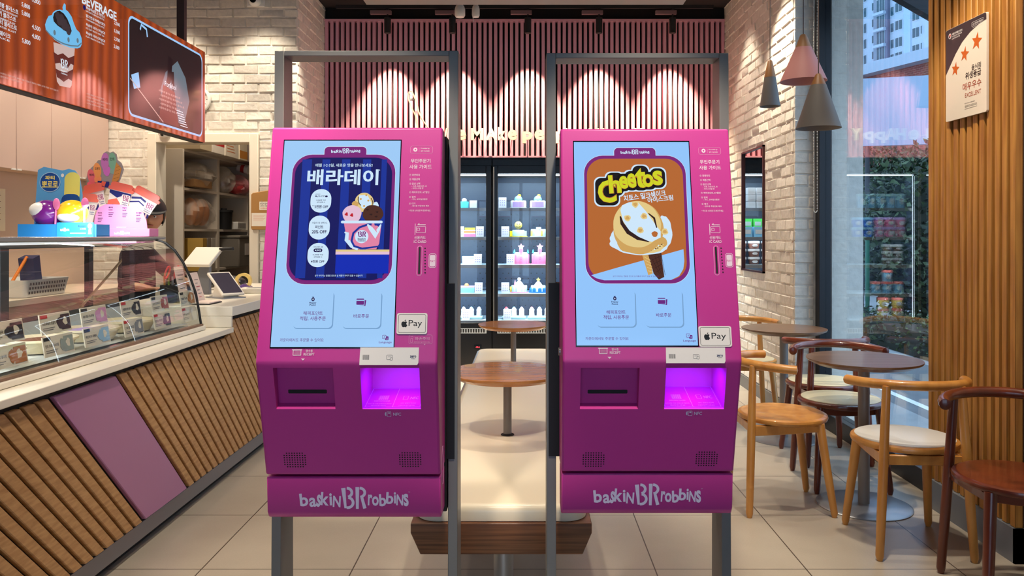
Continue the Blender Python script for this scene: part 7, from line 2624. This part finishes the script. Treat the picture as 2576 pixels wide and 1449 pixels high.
# taller shrubs and trees on the bank behind
for i, (y, x, r, lab) in enumerate(((10.2, 6.5, (.95, 1.2, 1.25), 'dark bushy shrub on the bank nearer the pillar, behind the clipped hedge'), (13.3, 7.0, (1.15, 1.5, 1.55), 'broad dark shrub in the middle of the bank behind the clipped hedge'), (19.7, 9.0, (1.3, 1.7, 1.9), 'dark shrub at the far end of the bank by the brick corner'))):
    t = thing('bank_shrub', lab, 'shrub', (x, y, -.10), 0, 'dark shrubs on the bank across the street')
    fo = leaf_mass('foliage', '', '', [((0, 0, r[2] * .95), r), ((-.3, -.5, r[2] * .5), (r[0] * .8, r[1] * .8, r[2] * .55)), ((.2, .6, r[2] * 1.25), (r[0] * .7, r[1] * .7, r[2] * .6))], 9000, .13, GREENS, 31 + i, t)
    fo['kind'] = 'stuff'
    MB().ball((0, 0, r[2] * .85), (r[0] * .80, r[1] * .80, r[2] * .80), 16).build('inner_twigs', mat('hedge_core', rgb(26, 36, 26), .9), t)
    MB().tube([(0, 0, 0), (.05, .03, r[2] * .5), (-.05, 0, r[2])], [.06, .045, .02], 8).build('trunk', mat('bark_brown', rgb(70, 56, 44), .9), t)
# dark fence in front of the shrubs
t = thing('picket_fence', 'dark wooden picket fence among the shrubs across the street', 'fence', (5.35, 13.6, -.10))
M_FN = mat('fence_dark', rgb(58, 60, 66), .7)
for i in range(22):
    MB().box(-.015, -1.2 + i * .13, 0, .015, -1.2 + i * .13 + .085, .95).build('picket', M_FN, t)
MB().box(.016, -1.2, .2, .04, 1.7, .27).box(.016, -1.2, .7, .04, 1.7, .77).build('rail', M_FN, t)
tag(MB().cyl((5.2, 11.9, -.1), (5.2, 11.9, 1.25), .03, n=12).build('green_post', mat('post_green', rgb(36, 110, 84), .5)), 'thin green post beside the picket fence', 'post')

# red-brick base building with the pale apartment block above it
P0, P1 = Vector((10.33, 25.0, 0)), Vector((11.39, 22.2, 0))
fd = (P1 - P0).normalized()                     # along the facade, towards the viewer
fn = Vector((fd.y, -fd.x, 0))
fn = fn if fn.x < 0 else -fn                    # facing the street
t = thing('street_brick_building', 'red-brick building with a white parapet band across the street', 'building', (P0.x, P0.y, 0))


def fp(a, z, out=0.0):
    return fd * a + fn * out + Vector((0, 0, z))


M_AP = add_noise(mat('apartment_white', rgb(160, 178, 196), .7), .6, .06)
M_RB = bpy.data.materials.new('red_brick')
M_RB.use_nodes = True
N, L, b = nodes(M_RB)
tc = N.new('ShaderNodeTexCoord')
bt = N.new('ShaderNodeTexBrick')
bt.inputs['Color1'].default_value = rgb(140, 66, 56)
bt.inputs['Color2'].default_value = rgb(112, 52, 46)
bt.inputs['Mortar'].default_value = rgb(160, 130, 120)
bt.inputs['Scale'].default_value = 4.0
bt.inputs['Mortar Size'].default_value = .014
cmb = N.new('ShaderNodeCombineXYZ')
sep = N.new('ShaderNodeSeparateXYZ')
L.new(tc.outputs['Object'], sep.inputs[0])
L.new(sep.outputs[1], cmb.inputs[0])
L.new(sep.outputs[2], cmb.inputs[1])
L.new(cmb.outputs[0], bt.inputs['Vector'])
L.new(bt.outputs['Color'], b.inputs['Base Color'])
b.inputs['Roughness'].default_value = .8


def slab(mb, a0, a1, z0, z1, out, depth):
    c = fp((a0 + a1) / 2, (z0 + z1) / 2, out - depth / 2)
    return mb.obox(c, fd * (a1 - a0) / 2, fn * depth / 2, Vector((0, 0, (z1 - z0) / 2)))


slab(MB(), -14, 16, -.3, 6.3, -.3, 6).build('brick_base', M_RB, t)
slab(MB(), -14, 16, 6.3, 6.62, .10, 6).build('parapet_band', M_AP, t)
M_WN = mat('window_glass_dark', rgb(46, 78, 92), .08)
M_WF = mat('window_frame_white', rgb(190, 204, 218), .5)


slab(MB(), 3.15 * 0 - .62 + 1.0, .52, -.3, 6.3, .02, .10).build('drain_pipe', M_AP, t)

# tall apartment tower far behind it
K = 5.8
tw = thing('street_apartment_tower', 'tall pale apartment tower far away above the white parapet', 'building', (P0.x * K, P0.y * K, 0))
slab(MB(), -60, 60, 0, 74, 0, 14).build('tower_wall', M_AP, tw)
PK = P0 * K


def a_of(px, out=0.0):
    """where a photo column meets the tower's facade"""
    d = Vector(((px - CX) / FOC, 1, 0))
    pp = PK + fn * out
    k_ = (pp.cross(fd)).z / (d.cross(fd)).z
    return (d * k_ - pp).dot(fd), k_


def apt_window(xa, xb, yc, hh, mull, out=.0):
    (a0, za), (a1, zb_) = a_of(xa, out), a_of(xb, out)
    a0, a1 = sorted((a0, a1))
    depth = (za + zb_) / 2
    z = EYE - (yc - CY) * depth / FOC
    h_ = hh * depth / FOC / 2
    f = MB()
    slab(f, a0, a1, z - h_, z + h_, out + .12, .16)
    fo = f.build('window', M_WF, tw)
    g = MB()
    w = (a1 - a0) / mull
    for q in range(mull):
        slab(g, a0 + w * q + .07, a0 + w * (q + 1) - .05, z - h_ + .07, z + h_ - .07, out + .15, .06)
    g.build('glazing', M_WN, fo)
    return a0, a1, z, h_


for xa, xb, ml, hh, ys in ((2167, 2181, 2, 25, (152, 112, 73, 33, -6)), (2194, 2203, 1, 21, (139, 99, 58, 17)), (2253, 2271, 2, 25, (143, 106, 63, 18)), (2241, 2250, 1, 24, (148, 111, 70, 29)), (2296, 2314, 2, 26, (125, 82, 39, -4)), (2317, 2321, 1, 22, (118, 75, 32))):
    for yc in ys:
        apt_window(xa, xb, yc, hh, ml)
for xa, xb, ys in ((2137, 2157, (160, 126, 89, 51, 14)), (2206, 2227, (134, 95, 55, 14))):
    (a0, _), (a1, _) = a_of(xa), a_of(xb)
    a0, a1 = sorted((a0, a1))
    slab(MB(), a0 - .3, a1 + .3, 0, 74, .5, .7).build('balcony_stack', mat('balcony_grey', rgb(120, 132, 150), .6), tw)  # balcony bays in a darker grey than the tower wall
    for yc in ys:
        w0, w1, z, h_ = apt_window(xa, xb, yc, 33, 3, .5)
        slab(MB(), w0 - .3, w1 + .3, z - h_ - .55, z - h_ - .1, 1.3, .9).build('balcony_ledge', M_AP, tw)
for xa, xb, nm, m_, o_ in ((2230, 2239, 'slate_pier', mat('pier_slate', rgb(92, 100, 124), .6), .6), (2274, 2292, 'blue_panel_strip', mat('facade_blue', rgb(150, 176, 206), .6), .1)):  # vertical strips: a dark slate pier and a pale blue panel
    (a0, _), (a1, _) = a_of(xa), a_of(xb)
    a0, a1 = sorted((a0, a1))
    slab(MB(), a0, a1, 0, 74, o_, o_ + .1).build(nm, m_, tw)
# pale hoarding panel standing before the brick base
p = at(2167, 368, 17.0)
t = thing('hoarding_panel', 'large blank pale-blue hoarding panel before the red-brick base', 'hoarding', (p.x, 17.0, 0))
MB().add([(0, 0, 3.26), (1.9, -.9, 3.22), (1.9, -.9, 4.66), (0, 0, 4.72)] + [(.06, .12, 3.26), (1.96, -.78, 3.22), (1.96, -.78, 4.66), (.06, .12, 4.72)], [(0, 1, 2, 3), (4, 7, 6, 5), (0, 4, 5, 1), (3, 2, 6, 7), (0, 3, 7, 4), (1, 5, 6, 2)]).build('panel', mat('hoarding_blue', rgb(150, 172, 196), .6), t)
for xx, yy in ((.15, .05), (1.8, -.74)):
    MB().cyl((xx, yy, -.1), (xx, yy, 3.3), .05, n=10).build('post', M_FN, t)
# dark sloping awning cheek outside, above the window
tag(MB().prism([(2.20, 2.945), (3.2, 2.37), (3.2, 2.95), (2.20, 3.47)], lambda x, z, a: (x, a, z), 5.0, 5.07).build('street_awning', mat('canopy_dark', rgb(26, 30, 38), .6)), 'dark sloping awning cheek outside, above the window', 'awning')
